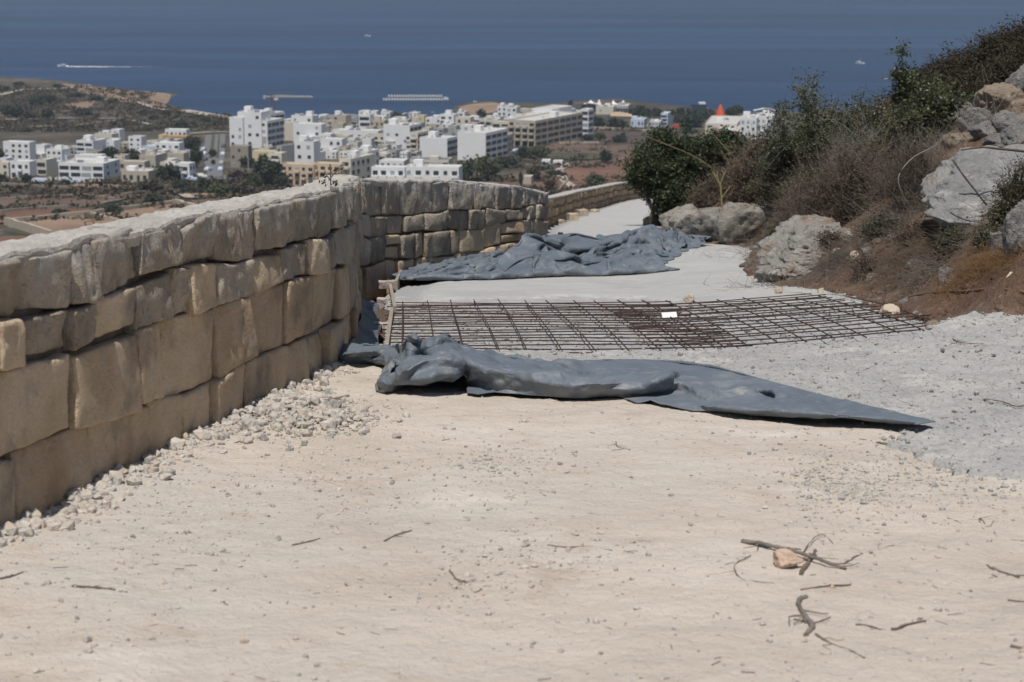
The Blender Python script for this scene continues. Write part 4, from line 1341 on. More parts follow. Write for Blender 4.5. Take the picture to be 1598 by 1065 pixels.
def relax_cloth(P, ru, rv, rd, floor, steps, iters, grip=0.55, bend=0.12, g_step=0.0022, stiff=((2, 0.92),), ceil=0.1, tuck=0, flat_floor=None):
    """P (nu, nv, 3): a sheet squeezed below its rest lengths ru (nu-1, nv), rv (nu, nv-1); it buckles into folds and settles on floor(x, y)"""
    nu, nv, _ = P.shape
    prev = P.copy()
    def proj(A, B, rest, w, only_short=False):
        d = B - A
        l = np.linalg.norm(d, axis=-1, keepdims=True) + 1e-9
        e = l - rest[..., None]
        if only_short:
            e = np.minimum(e, 0)
        return 0.5 * w * e * d / l
    cu = np.concatenate([np.zeros((1, nv)), np.cumsum(ru, 0)])
    cv = np.concatenate([np.zeros((nu, 1)), np.cumsum(rv, 1)], 1)
    strides = [(k, (cu[k:] - cu[:-k]) * f, (cv[:, k:] - cv[:, :-k]) * f) for k, f in stiff]
    for st in range(steps):
        vel = (P - prev) * 0.86
        prev = P.copy()
        P = P + vel
        P[..., 2] -= g_step
        for _ in range(iters):
            for par in (0, 1):
                c = proj(P[par:-1:2], P[par + 1::2][:len(P[par:-1:2])], ru[par::2], 1.0)
                P[par:-1:2] += c
                P[par + 1::2][:len(c)] -= c
                a, b = P[:, par:-1:2], P[:, par + 1::2]
                c = proj(a, b[:, :a.shape[1]], rv[:, par::2], 1.0)
                P[:, par:-1:2] += c
                P[:, par + 1::2][:, :c.shape[1]] -= c
            c = proj(P[:-1, :-1], P[1:, 1:], rd, 0.35)
            P[:-1, :-1] += c; P[1:, 1:] -= c
            c = proj(P[1:, :-1], P[:-1, 1:], rd, 0.35)
            P[1:, :-1] += c; P[:-1, 1:] -= c
            for k, ku, kv in strides:
                c = proj(P[:-k], P[k:], ku, bend, True)
                P[:-k] += c; P[k:] -= c
                c = proj(P[:, :-k], P[:, k:], kv, bend, True)
                P[:, :-k] += c; P[:, k:] -= c
            fl = floor(P[..., 0], P[..., 1]) + 0.006
            if tuck:
                fl[:, :tuck] = flat_floor(P[:, :tuck, 0], P[:, :tuck, 1]) + 0.006
            P[..., 2] = np.minimum(P[..., 2], fl + ceil + 0.25 * max(0, 1 - st / (steps * 0.5)))
            below = P[..., 2] < fl
            P[..., 2] = np.where(below, fl, P[..., 2])
            P[..., :2] = np.where(below[..., None], P[..., :2] * (1 - grip) + prev[..., :2] * grip, P[..., :2])
    return P

def crumpled_tarp(label, front_px, back_px, nu, nv, flat_floor, ridges, eu, ev, seed, steps, noise_amp, freq, stiff, tuck, ceil, tuck_len):
    """front_px / back_px: the outline on the ground, left to right; eu, ev(u, v): how much longer the cloth is than the ground it covers;
    ridges: (points (px, py) on the ground, heights, half width in metres): heaps the sheet is thrown over"""
    f = crop_line([on_road(*p)[:2] for p in front_px])
    b = crop_line([on_road(*p)[:2] for p in back_px])
    u = np.linspace(0, 1, nu)
    vv = np.concatenate([np.linspace(tuck_len, 0, tuck), np.linspace(0, 1, nv - tuck + 1)[1:]])
    XY = f(u)[:, None, :] * (1 - vv)[None, :, None] + b(u)[:, None, :] * vv[None, :, None]
    U, Vv = np.meshgrid(u, vv, indexing='ij')
    R = [(np.array([on_road(*p)[:2] for p in pts]), np.array(hts, float), wd) for pts, hts, wd in ridges]
    def floor(X, Y):
        add = np.zeros(np.shape(X))
        for P_, H_, wd in R:
            for i in range(len(P_) - 1):
                ab = P_[i + 1] - P_[i]
                t = np.clip(((X - P_[i, 0]) * ab[0] + (Y - P_[i, 1]) * ab[1]) / (ab @ ab), 0, 1)
                d = np.hypot((X - P_[i, 0] - t * ab[0]), (Y - P_[i, 1] - t * ab[1]))
                add = np.maximum(add, (H_[i] + (H_[i + 1] - H_[i]) * t) * np.maximum(0, 1 - (d / wd) ** 1.25))
        return flat_floor(X, Y) + add
    gf = GridFn(floor, XY[..., 0].min() - 0.6, XY[..., 0].max() + 0.6, 260, XY[..., 1].min() - 0.6, XY[..., 1].max() + 0.6, 260)
    base = np.concatenate([XY, (gf(XY[..., 0], XY[..., 1]))[..., None]], -1)
    base[:, :tuck, 2] = flat_floor(XY[:, :tuck, 0], XY[:, :tuck, 1])
    du = np.maximum(np.linalg.norm(np.diff(base, axis=0), axis=-1), 0.004)
    dv = np.maximum(np.linalg.norm(np.diff(base, axis=1), axis=-1), 0.004)
    ru = du * (1 + eu(U, Vv))[1:]
    rv = dv * (1 + ev(U, Vv))[:, 1:]
    rd = np.hypot((ru[:, :-1] + ru[:, 1:]) / 2, (rv[:-1] + rv[1:]) / 2)
    P = base.copy()
    z = noise_amp * (0.6 + fbm(np.stack([P[..., 0] * freq[0], P[..., 1] * freq[1], P[..., 0] * 0], -1), 4, seed, 0.6))
    z[:, :tuck] *= 0.1
    P[..., 2] += np.maximum(z, 0.004)
    P[..., :2] += 0.014 * np.stack([fbm(P * 6 + 3, 2, seed + 1), fbm(P * 6 + 9, 2, seed + 2)], -1)
    P = relax_cloth(P, ru, rv, rd, gf, steps, 6, stiff=stiff, ceil=ceil(U, Vv) if callable(ceil) else ceil, tuck=tuck, flat_floor=flat_floor)
    c = P.reshape(-1, 3).mean(0)
    c[2] = P[..., 2].min()
    o = link('tarpaulin', mesh_data('tarpaulin', P.reshape(-1, 3) - c, grid_faces(nu, nv), M['tarp'], True), None, tuple(c))
    so = o.modifiers.new('thickness', 'SOLIDIFY'); so.thickness = 0.004; so.offset = 1
    sb = o.modifiers.new('smooth', 'SUBSURF'); sb.levels = 1; sb.render_levels = 1
    return tag(o, label, 'tarpaulin')
crumpled_tarp('rear grey tarpaulin lying in crumpled heaps across the far concrete slab',
     [(622, 440), (660, 441), (715, 440), (762, 439), (820, 436), (850, 434), (910, 434), (960, 431), (1000, 428), (1031, 424)],
     [(628, 430), (668, 418), (720, 408), (770, 396), (812, 390), (862, 385), (930, 382), (985, 380), (1040, 377), (1084, 384)],
     170, 110, floor_slab,
     [([(640, 436), (700, 430), (745, 424)], [0.03, 0.06, 0.05], 0.4), ([(740, 430), (790, 424)], [0.04, 0.10], 0.35), ([(800, 432), (828, 420), (850, 408)], [0.06, 0.34, 0.24], 0.34), ([(840, 432), (865, 427), (900, 428)], [0.12, 0.26, 0.10], 0.30), ([(870, 402), (930, 396), (960, 396)], [0.26, 0.16, 0.10], 0.6),
      ([(930, 426), (1000, 419), (1026, 420)], [0.08, 0.10, 0.07], 0.35), ([(985, 392), (1030, 385), (1072, 385)], [0.16, 0.20, 0.08], 0.5)],
     lambda U, V: 0.20 + 0.12 * np.sin(5 * U + 2 * V) + 0.10 * V,
     lambda U, V: 0.18 + 0.10 * np.sin(6 * U + 1) + 0.20 * gs(U, 0.47, 0.2) * (V < 0.5),
     9, 75, 0.18, (1.7, 0.6), ((2, 0.92), (4, 0.66)), 6, lambda U, V: 0.05 + 0.10 * gs(U, 0.5, 0.28) + 0.05 * gs(U, 0.85, 0.2), 0.08)

# ------------------------------------------------------------------ rocks of the bank
def bank_rock(px, py, w, h, m, seed, label, cuts=8, rough=0.13, deep=0.9, sub=3, rz=None, sink=0.32, tilt=(0, 0), name='rock', cat='rock', face=()):
    g = np.random.default_rng(seed)
    c = on_bank(px, py)
    s = 1.0 / px_per_m(c[1])
    return rock_thing(name, c, (w * s * 1.2, w * s * deep, h * s * 1.7), m, seed, label, cat, g.uniform(-0.5, 0.5) if rz is None else rz, sub, cuts, rough, sink, tilt, None, face)

LM, WR = M['limestone'], M['warm_rock']
smooth_rock = mat('smooth_limestone', [(0.28, (0.20, 0.20, 0.193)), (0.5, (0.275, 0.272, 0.262)), (0.72, (0.34, 0.336, 0.32))], 1.6, 0.93,
                  bump=((6, 0.06, 0.9), (24, 0.025, 0.9), (90, 0.006, 0.9)), patch=[(7.0, 0.56, 0.68, (0.40, 0.395, 0.38)), (4.4, 0.54, 0.68, (0.17, 0.165, 0.155)), (1.6, 0.56, 0.70, (0.30, 0.235, 0.175))], speck=(34, 0.66, 0.73, (0.17, 0.165, 0.155)))
edge_rock = mat('soil_stained_limestone', [(0.28, (0.19, 0.175, 0.155)), (0.5, (0.27, 0.255, 0.23)), (0.72, (0.34, 0.325, 0.295))], 2.0, 0.93, bump=((6, 0.05, 0.9), (24, 0.02, 0.9), (90, 0.006, 0.9)), patch=[(2.2, 0.50, 0.66, (0.235, 0.165, 0.115)), (6.0, 0.56, 0.68, (0.38, 0.37, 0.35)), (4.0, 0.58, 0.70, (0.13, 0.12, 0.105))], speck=(34, 0.64, 0.72, (0.11, 0.10, 0.09)))
bank_rock(1578, 306, 270, 118, smooth_rock, 401, 'largest smooth grey boulder on the slope under the bare stick', 7, 0.085, 1.0, 5, 0.0, 0.54, (0, 0), 'boulder', 'boulder', [((-0.35, -0.55, 0.75), 0.36), ((-0.8, -0.1, 0.5), 0.62)])
bank_rock(1602, 395, 80, 80, LM, 402, 'dark ribbed grey rock at the right edge below the big boulder', 9, 0.14, 0.8, 4, 0.3, name='boulder', cat='boulder')
bank_rock(1272, 404, 165, 80, edge_rock, 403, 'grey boulder at the concrete edge where the bank begins', 7, 0.12, 1.5, 5, 0.0, 0.50, (0, 0), 'boulder', 'boulder', [((-0.15, -0.75, 0.6), 0.40), ((-0.7, -0.3, 0.65), 0.5)])
bank_rock(1495, 192, 78, 36, LM, 404, 'grey pitted rock at the left end of the upper outcrop')
bank_rock(1562, 178, 74, 44, WR, 405, 'big ochre rounded rock on top of the upper outcrop', 9, 0.16, 0.9, 4)
bank_rock(1515, 203, 40, 25, WR, 406, 'small ochre rock in front of the upper outcrop')
bank_rock(1580, 206, 62, 36, LM, 407, 'grey rock below the big ochre one')
bank_rock(1596, 150, 60, 46, LM, 408, 'whitish rock at the right edge high on the slope')
bank_rock(1545, 217, 60, 24, LM, 409, 'long grey ledge rock just above the big boulder')
bank_rock(1598, 222, 64, 30, LM, 410, 'dark hollowed ledge rock at the right edge above the big boulder')
bank_rock(1528, 196, 60, 28, LM, 442, 'grey broken rock in the middle of the upper outcrop', 9, 0.18)
bank_rock(1472, 184, 52, 22, LM, 443, 'pale grey rock leftmost in the upper outcrop under green leaves', 9, 0.18)
bank_rock(1600, 190, 56, 34, WR, 444, 'ochre rock at the right edge beside the big ochre one', 9, 0.17)
bank_rock(1508, 228, 66, 22, WR, 445, 'low ochre ledge touching the top of the big boulder', 9, 0.17)
bank_rock(1572, 232, 70, 22, LM, 446, 'low grey ledge behind the bare dark branch', 9, 0.17)
bank_rock(1540, 168, 40, 24, LM, 447, 'small grey rock behind the big ochre one', 9, 0.17)
bank_rock(1448, 236, 40, 18, LM, 448, 'low grey rock between the green shrub and the big boulder', 9, 0.17)
bank_rock(1468, 214, 44, 20, LM, 411, 'low grey rock beside green leaves left of the outcrop')
bank_rock(1445, 290, 60, 30, LM, 412, 'low grey rock at the left foot of the big boulder, behind dry twigs')
bank_rock(1508, 348, 84, 16, WR, 413, 'flat pinkish slab below the big boulder', 6, 0.06, 0.7)
bank_rock(1462, 335, 46, 20, WR, 414, 'ochre broken rock left of the flat slab')
bank_rock(1490, 330, 34, 16, WR, 415, 'pinkish lump of rock on top of the broken ochre ones', 6, 0.1)
bank_rock(1568, 392, 50, 34, LM, 416, 'grey rock half in dry grass at the lower right')
bank_rock(1476, 448, 36, 34, LM, 417, 'upright grey pointed rock in the red soil', 8, 0.16)
bank_rock(1388, 492, 30, 16, M['pale_stone'], 418, 'pinkish stone in red soil beside the end of the root', 6, 0.1)
bank_rock(1412, 478, 22, 13, LM, 419, 'small grey stone under the long brown root')
bank_rock(1460, 512, 32, 13, WR, 420, 'reddish flat stone at the foot of the bank beside the rebar')
bank_rock(1335, 404, 20, 11, M['pale_stone'], 421, 'whitest stone in the red soil below the dry brush', 6, 0.1)
bank_rock(1306, 398, 15, 10, M['pale_stone'], 422, 'small pale stone left of the whitest stone in the soil', 6, 0.1)
bank_rock(1286, 412, 14, 9, WR, 423, 'small orange stone at the upper edge of red soil', 6, 0.1)
bank_rock(1352, 398, 20, 12, LM, 424, 'grey rubble stone right of the whitest stone', 7, 0.14)
bank_rock(1578, 440, 20, 14, M['pale_stone'], 425, 'pale stone in the orange grass near the right edge', 6, 0.1)
bank_rock(1072, 372, 92, 46, M['ledge'], 431, 'left grey rock of the outcrop beside the road bend', 9, 0.16, 1.0)
bank_rock(1112, 379, 104, 44, M['ledge'], 432, 'middle slanting grey rock of the outcrop beside the road bend', 8, 0.15, 1.0, 3, None, 0.2, (0, -0.3))
bank_rock(1156, 380, 84, 52, M['ledge'], 433, 'right brownish rock of the outcrop beside the road bend', 8, 0.15, 1.0, 3, None, 0.2, (0, -0.35))
bank_rock(1172, 350, 90, 34, M['ledge'], 434, 'upper pale rock of the outcrop under the dry bush', 8, 0.16, 1.0)
bank_rock(1110, 352, 124, 26, M['ledge'], 435, 'long ochre ledge at the top of the roadside outcrop', 7, 0.14, 0.8)
bank_rock(1020, 352, 34, 14, WR, 436, 'low brown clod at the foot of the carob tree', 6, 0.12)
bank_rock(1140, 378, 18, 14, M['pale_stone'], 437, 'small pale stone at the foot of the roadside outcrop', 6, 0.1)
bank_rock(1362, 440, 26, 12, WR, 438, 'brown stone bedded in the middle of the red soil', 7, 0.12)
bank_rock(1425, 418, 28, 14, LM, 439, 'grey stone between dry grass tufts on the bank', 7, 0.12)
bank_rock(1415, 145, 16, 9, M['pale_stone'], 440, 'white stone among the dark hilltop brush', 6, 0.1)
bank_rock(1451, 188, 11, 13, M['pale_stone'], 441, 'white upright stone among green leaves', 6, 0.1)

g5 = np.random.default_rng(55)
def bank_points(n, y0, y1, t0, t1, power=1.0):
    y = g5.uniform(y0, y1, n)
    t = t0 + (t1 - t0) * g5.random(n) ** power
    x = edge_r(y) + t
    return np.stack([x, y, bank_z(x, y)], -1)
P_ = bank_points(2600, 12.5, 24, -0.05, 3.2, 1.6)
scatter_stones('bank_rubble', P_, g5.choice([0.010, 0.017, 0.028, 0.045], p=[0.45, 0.33, 0.17, 0.05], size=len(P_)) * g5.uniform(0.7, 1.3, len(P_)), M['soil'], 41, 1, 'clods and rubble strewn over the red bank')
P_ = bank_points(1500, 12.6, 26, -0.05, 3.6, 1.3)
scatter_stones('bank_stones', P_, g5.choice([0.008, 0.014, 0.022, 0.036], p=[0.45, 0.35, 0.16, 0.04], size=len(P_)) * g5.uniform(0.7, 1.3, len(P_)), M['limestone'], 42, 0, 'small grey stones strewn over the bank')

# ------------------------------------------------------------------ plants
def leaves_mesh(P, size, g, aspect=0.5, droop=0.0):
    """one diamond-shaped leaf per point, folded along its rib"""
    n = len(P)
    d = g.normal(size=(n, 3))
    d[:, 2] = d[:, 2] * 0.7 - droop
    d /= np.linalg.norm(d, axis=1, keepdims=True)
    e = np.cross(d, g.normal(size=(n, 3)))
    e /= np.linalg.norm(e, axis=1, keepdims=True) + 1e-9
    nrm = np.cross(d, e)
    L = (np.asarray(size) * g.uniform(0.6, 1.3, n))[:, None]
    V = np.stack([P, P + d * L * 0.5 + e * L * aspect * 0.5 + nrm * L * 0.06, P + d * L, P + d * L * 0.5 - e * L * aspect * 0.5 + nrm * L * 0.06], 1)
    F = np.arange(n * 4).reshape(n, 4)
    return V.reshape(-1, 3), F

def skeleton(g, base_r, rad, n_main, n_sub, sub_len, up=0.4, flat_top=1.0, jag=0.12, k_main=7, k_sub=5, low=-0.15):
    """main branches from the origin out to an ellipsoid, side twigs on them; returns (mains, subs)"""
    rx, ry, rz = rad
    d = g.normal(size=(n_main, 3))
    d[:, 2] = np.abs(d[:, 2]) * 1.0 + low * g.random(n_main)
    d /= np.linalg.norm(d, axis=1, keepdims=True)
    E = d * np.array([rx, ry, rz * 1.0]) * g.uniform(0.62, 1.05, (n_main, 1)) + np.array([0, 0, rz * 0.12])
    B = np.concatenate([g.normal(0, base_r, (n_main, 2)), np.full((n_main, 1), -0.03)], 1)
    C = (B + E) / 2 + np.array([0, 0, up]) * rz * g.uniform(0.2, 1.0, (n_main, 1)) + g.normal(0, jag, (n_main, 3)) * np.array([rx, ry, rz])
    t = np.linspace(0, 1, k_main)[None, :, None]
    mains = (1 - t) ** 2 * B[:, None] + 2 * t * (1 - t) * C[:, None] + t ** 2 * E[:, None]
    mains[:, 1:-1] += g.normal(0, 0.015, (n_main, k_main - 2, 3)) * np.array([rx, ry, rz])
    m = np.repeat(np.arange(n_main), n_sub)
    tt = g.uniform(0.35, 1.0, len(m))
    S = (1 - tt[:, None]) ** 2 * B[m] + 2 * tt[:, None] * (1 - tt[:, None]) * C[m] + tt[:, None] ** 2 * E[m]
    dd = (E[m] - B[m]); dd /= np.linalg.norm(dd, axis=1, keepdims=True)
    dd = dd * 0.6 + g.normal(0, 0.62, (len(m), 3)) + np.array([0, 0, 0.15])
    dd /= np.linalg.norm(dd, axis=1, keepdims=True)
    l = sub_len * g.uniform(0.5, 1.4, (len(m), 1))
    t2 = np.linspace(0, 1, k_sub)[None, :, None]
    bend = g.normal(0, 0.22, (len(m), 1, 3))
    subs = S[:, None] + dd[:, None] * l[:, None] * t2 + bend * l[:, None] * t2 ** 2
    return mains, subs

def plant(name, label, cat, base, rad, seed, leaf, twig, n_main=22, n_sub=14, sub_len=0.22, leaf_size=0.04, per_twig=8, r_main=0.006, r_sub=0.0022, group=None, spread=0.02, aspect=0.5, base_r=0.05, up=0.4, low=-0.15, tip=0.15):
    g = np.random.default_rng(seed)
    root = empty(name, tuple(base), label, cat, group)
    mains, subs = skeleton(g, base_r, rad, n_main, n_sub, sub_len, up, low=low)
    t = np.linspace(1, 0.35, mains.shape[1])[None]
    V1, F1 = tubes(mains, r_main * t * g.uniform(0.6, 1.3, (len(mains), 1)), 4)
    t = np.linspace(1, 0.4, subs.shape[1])[None]
    V2, F2 = tubes(subs, r_sub * t * g.uniform(0.6, 1.4, (len(subs), 1)), 3)
    link('branches', mesh_data('branches', np.concatenate([V1, V2]), [F1[0], F2[0] + len(V1)], twig, False), root)
    if leaf is not None and per_twig:
        k = subs.shape[1]
        n = int(len(subs) * per_twig)
        i = g.integers(0, len(subs), n)
        f = g.uniform(tip, 1, n) * (k - 1)
        a = np.floor(f).astype(int).clip(0, k - 2)
        fr = (f - a)[:, None]
        P = subs[i, a] * (1 - fr) + subs[i, a + 1] * fr + g.normal(0, spread, (n, 3))
        V, F = leaves_mesh(P, np.full(n, leaf_size), g, aspect)
        link('foliage', mesh_data('foliage', V, F, leaf, False), root)
    return root

def plant_px(name, label, cat, px, py, wpx, hpx, seed, leaf, twig, deep=0.8, fn=None, **k):
    b = on_bank(px, py) if fn is None else on(px, py, fn, 8, 130)
    s = 1.0 / px_per_m(b[1])
    return plant(name, label, cat, b, (wpx * s / 2, wpx * s / 2 * deep, hpx * s), seed, leaf, twig, **k)

LD, LMID, LO, LB, LH = M['leaf_dark'], M['leaf_mid'], M['leaf_olive'], M['leaf_brown'], M['leaf_heath']
TW, GT, BT = M['dry_twig'], M['grey_twig'], M['brown_twig']
plant_px('evergreen_shrub', 'tall leafy evergreen shrub standing out against the sea left of the green sprig', 'shrub', 1266, 308, 175, 168, 11, LMID, GT, n_main=64, n_sub=24, sub_len=0.20, leaf_size=0.042, per_twig=9, up=0.7)
plant_px('evergreen_shrub', 'evergreen shrub behind grey dry twigs, joined to the right of the tall one', 'shrub', 1345, 272, 135, 118, 12, LMID, GT, n_main=52, n_sub=22, sub_len=0.2, leaf_size=0.042, per_twig=9, up=0.5)
plant_px('upright_shrub', 'narrow upright green sprig rising alone against the sea', 'shrub', 1407, 212, 44, 118, 13, LMID, TW, n_main=14, n_sub=22, sub_len=0.16, leaf_size=0.05, per_twig=12, base_r=0.03, up=0.9)
plant_px('evergreen_shrub', 'rounded bright green shrub right of the upright sprig', 'shrub', 1450, 232, 120, 98, 14, LMID, TW, n_main=46, n_sub=20, sub_len=0.2, leaf_size=0.05, per_twig=10)
plant_px('evergreen_shrub', 'low green shrub between the dry brush and the boulder', 'shrub', 1408, 262, 130, 70, 15, LO, TW, n_main=44, n_sub=20, sub_len=0.2, leaf_size=0.042, per_twig=8)
plant_px('green_shrub', 'low green shrub under the left side of the tall evergreen', 'shrub', 1212, 338, 100, 130, 16, LO, BT, n_main=44, n_sub=22, sub_len=0.18, leaf_size=0.036, per_twig=8)
plant_px('green_shrub', 'yellowish green small shrub in the middle of the dry brush', 'shrub', 1268, 318, 60, 58, 17, M['leaf_olive'], M['straw'], n_main=26, n_sub=16, sub_len=0.14, leaf_size=0.026, per_twig=7)
plant_px('dry_bush', 'reddish brown withered bush between the carob tree and the evergreens', 'bush', 1176, 322, 66, 66, 18, LB, BT, n_main=34, n_sub=18, sub_len=0.3, leaf_size=0.05, per_twig=5, r_sub=0.004)
plant_px('dry_bush', 'withered brown bush low beside the roadside outcrop', 'bush', 1128, 318, 70, 46, 19, LB, BT, n_main=28, n_sub=16, sub_len=0.3, leaf_size=0.05, per_twig=5, r_sub=0.004)
plant_px('dry_bush', 'large tangled bare brown bush in front of the evergreens', 'bush', 1330, 345, 220, 112, 20, LB, BT, n_main=110, n_sub=26, sub_len=0.26, leaf_size=0.026, per_twig=3.5, r_main=0.0042, r_sub=0.0020, base_r=0.16, deep=0.7, up=0.3)
plant_px('dry_bush', 'pale grey bare bush over the big brown tangle', 'bush', 1352, 285, 150, 76, 21, LO, GT, n_main=60, n_sub=26, sub_len=0.24, leaf_size=0.02, per_twig=1.2, r_main=0.004, r_sub=0.0018, base_r=0.1, deep=0.7)
plant_px('dry_bush', 'brown bare bush against the left edge of the big boulder', 'bush', 1425, 325, 120, 88, 22, LB, BT, n_main=60, n_sub=24, sub_len=0.24, leaf_size=0.02, per_twig=1.5, r_main=0.004, r_sub=0.0018, base_r=0.1, deep=0.7)
plant_px('dry_bush', 'low brown bush overhanging the grey boulder at the concrete edge', 'bush', 1258, 352, 110, 58, 23, LB, BT, n_main=50, n_sub=24, sub_len=0.2, leaf_size=0.022, per_twig=2.5, r_main=0.004, r_sub=0.0018, base_r=0.1)
plant_px('dark_bush', 'small dark twiggy bush at the right edge over the boulder', 'bush', 1590, 330, 70, 66, 24, LO, M['bark'], n_main=34, n_sub=16, sub_len=0.14, leaf_size=0.022, per_twig=5, r_sub=0.0022)
plant_px('dark_bush', 'bare dark twigs in front of the left part of the boulder', 'bush', 1462, 318, 60, 42, 25, LO, M['bark'], n_main=22, n_sub=9, sub_len=0.14, leaf_size=0.02, per_twig=0.8, r_sub=0.0022)
plant_px('green_tuft', 'green weed at the right edge below the boulder', 'weed', 1570, 352, 44, 30, 26, LO, TW, n_main=24, n_sub=10, sub_len=0.1, leaf_size=0.03, per_twig=7)
hb = [(1440, 178, 60, 40), (1462, 158, 66, 46), (1492, 152, 70, 52), (1520, 146, 74, 54), (1552, 128, 70, 54), (1580, 118, 66, 56), (1604, 104, 64, 52), (1478, 180, 60, 36), (1535, 160, 64, 36), (1590, 140, 60, 40), (1425, 195, 50, 36)]
hl = ['dark heath bush lowest on the skyline, beside the green shrub', 'second dark heath bush up the skyline', 'dark heath bush under the bare thin sapling', 'dark heath bush midway up the skyline', 'dark heath bush above the ochre rock',
      'tall dark heath bush near the right edge of the skyline', 'topmost dark heath bush, cut by the right edge', 'heath bush in front, left of the upper outcrop', 'heath bush directly behind the ochre rock', 'heath bush behind the whitish rock at the right edge', 'low heath bush touching the rounded bright green shrub']
for i, (px, py, w, h) in enumerate(hb):
    plant_px('heath_bush', hl[i], 'bush', px, py, w * 1.25, h, 60 + i, LH, BT, n_main=40, n_sub=26, sub_len=0.22, leaf_size=0.042, per_twig=12, r_sub=0.003, spread=0.03, group='dark heath bushes on the hillside skyline', base_r=0.1, deep=1.0)
plant_px('bare_sapling', 'thin bare sapling poking above the heath skyline', 'sapling', 1512, 150, 22, 66, 80, LB, BT, n_main=5, n_sub=6, sub_len=0.2, leaf_size=0.05, per_twig=2.5, base_r=0.01, up=1.0, r_main=0.008)
plant_px('bare_sapling', 'pale bare stalk standing in the heath near the right edge', 'sapling', 1566, 140, 12, 62, 81, None, GT, n_main=4, n_sub=4, sub_len=0.2, base_r=0.01, up=1.0, r_main=0.008)
# brown hollow between tree and outcrop: low withered shrubs far down the bank
for i, (px, py, w, h, lab) in enumerate(((1104, 330, 50, 26, 'withered low shrub behind the roadside outcrop'), (1156, 312, 50, 44, 'withered brown shrub touching the right of the carob crown'), (1185, 292, 60, 66, 'sparse brown shrub left of the tall evergreen'))):
    plant_px('dry_bush', lab, 'bush', px, py, w, h, 90 + i, LB, BT, n_main=36, n_sub=20, sub_len=0.35, leaf_size=0.06, per_twig=4, r_sub=0.005, r_main=0.01)

for i, (px, py, w, h, lab) in enumerate(((1296, 392, 40, 24, 'grey-green weed low on the bank left of the whitest stone'), (1376, 372, 60, 34, 'grey-green weed tuft under the big brown tangle'), (1428, 384, 54, 30, 'olive weed tuft left of the flat pinkish slab'),
                                           (1487, 398, 56, 32, 'olive weed tuft below the flat pinkish slab'), (1352, 428, 36, 18, 'small weed among the stones of the red soil'), (1545, 392, 50, 30, 'weed tuft in front of the half-buried grey rock'), (1222, 372, 40, 40, 'dry green weed rooted on the grey boulder at the concrete edge'), (1205, 396, 22, 40, 'yellowish dry weed hanging at the concrete edge'))):
    plant_px('weed_tuft', lab, 'weed', px, py, w, h, 130 + i, LO if i % 2 else LB, (TW, GT, BT)[i % 3], n_main=30, n_sub=12, sub_len=0.10, leaf_size=0.026, per_twig=5, r_main=0.003, r_sub=0.0016)

# strands of dry grass over the bank: uncountable
def strands(name, P, length, g, m, r=0.0014, lean=0.6, label=None, dirn=None, k=4, curl=0.5):
    n = len(P)
    d = g.normal(0, lean, (n, 3))
    d[:, 2] = np.abs(g.normal(0.8, 0.3, n))
    if dirn is not None:
        d = d + np.array(dirn)
    d /= np.linalg.norm(d, axis=1, keepdims=True)
    l = (length * g.uniform(0.4, 1.3, n))[:, None, None]
    t = np.linspace(0, 1, k)[None, :, None]
    c = g.normal(0, curl, (n, 1, 3)) - np.array([0, 0, curl * 0.6])
    path = P[:, None] + d[:, None] * l * t + c * l * t ** 2 * 0.6
    V, F = tubes(path, r * np.linspace(1, 0.4, k)[None] * g.uniform(0.6, 1.5, (n, 1)), 3)
    return tag(link(name, mesh_data(name, V, F, m, False)), label, None, None, 'stuff')

P_ = bank_points(5200, 13.3, 24, 0.12, 3.4, 0.8)
strands('dry_twigs', P_, 0.16, g5, BT, 0.0016, 1.4, 'litter of dry brown twigs over the bank')
P_ = bank_points(3600, 14.0, 24, 0.5, 3.6, 0.8)
strands('dry_grass', P_, 0.15, g5, M['straw'], 0.0012, 0.8, 'dry straw-coloured grass over the bank')
P_ = bank_points(2200, 16.0, 30, 0.7, 4.5, 0.8)
strands('green_weeds', P_, 0.10, g5, LO, 0.003, 0.9, 'thin green weeds among the dry grass')
# fallen leaves and bark: uncountable flakes
P_ = bank_points(9000, 12.9, 25, 0.05, 3.8, 0.8) + np.array([0, 0, 0.012])
V, F = leaves_mesh(P_, np.full(len(P_), 0.034), g5, 0.55, 0.2)
tag(link('leaf_litter', mesh_data('leaf_litter', V, F, LB, False)), 'fallen brown leaves and bark littering the bank', None, None, 'stuff')
P_ = bank_points(3500, 13.6, 24, 0.3, 3.8, 0.8) + np.array([0, 0, 0.015])
V, F = leaves_mesh(P_, np.full(len(P_), 0.030), g5, 0.55, 0.2)
tag(link('grey_litter', mesh_data('grey_litter', V, F, GT, False)), 'grey dead leaves littering the bank', None, None, 'stuff')
def mound_pts(px, py, rx, ry, n):
    c = on_bank(px, py)
    s = 1 / px_per_m(c[1])
    x = c[0] + g5.normal(0, rx * s * 0.6, n); y = c[1] + g5.normal(0, ry, n)
    return np.stack([x, y, bank_z(x, y)], -1)
strands('rusty_grass', np.concatenate([mound_pts(1530, 422, 60, 0.22, 1300), mound_pts(1590, 408, 36, 0.22, 800), mound_pts(1440, 395, 50, 0.3, 400)]), 0.17, g5, M['rust_grass'], 0.0014, 1.0, 'mounds of rusty dry grass on the lower right bank', (-0.9, -0.4, -0.1), 5)
strands('brown_brush', np.concatenate([mound_pts(1320, 320, 130, 0.5, 2000), mound_pts(1230, 345, 50, 0.4, 600), mound_pts(1430, 330, 50, 0.4, 800)]), 0.26, g5, BT, 0.0019, 1.6, 'mat of fine dead brown brush below the evergreens', (-0.3, -0.3, 0.0), 6, 0.9)
strands('grey_brush', np.concatenate([mound_pts(1360, 270, 90, 0.5, 1500), mound_pts(1480, 240, 60, 0.4, 800)]), 0.32, g5, GT, 0.0015, 1.0, 'fine grey dead brush above the big boulder', None, 6, 0.9)
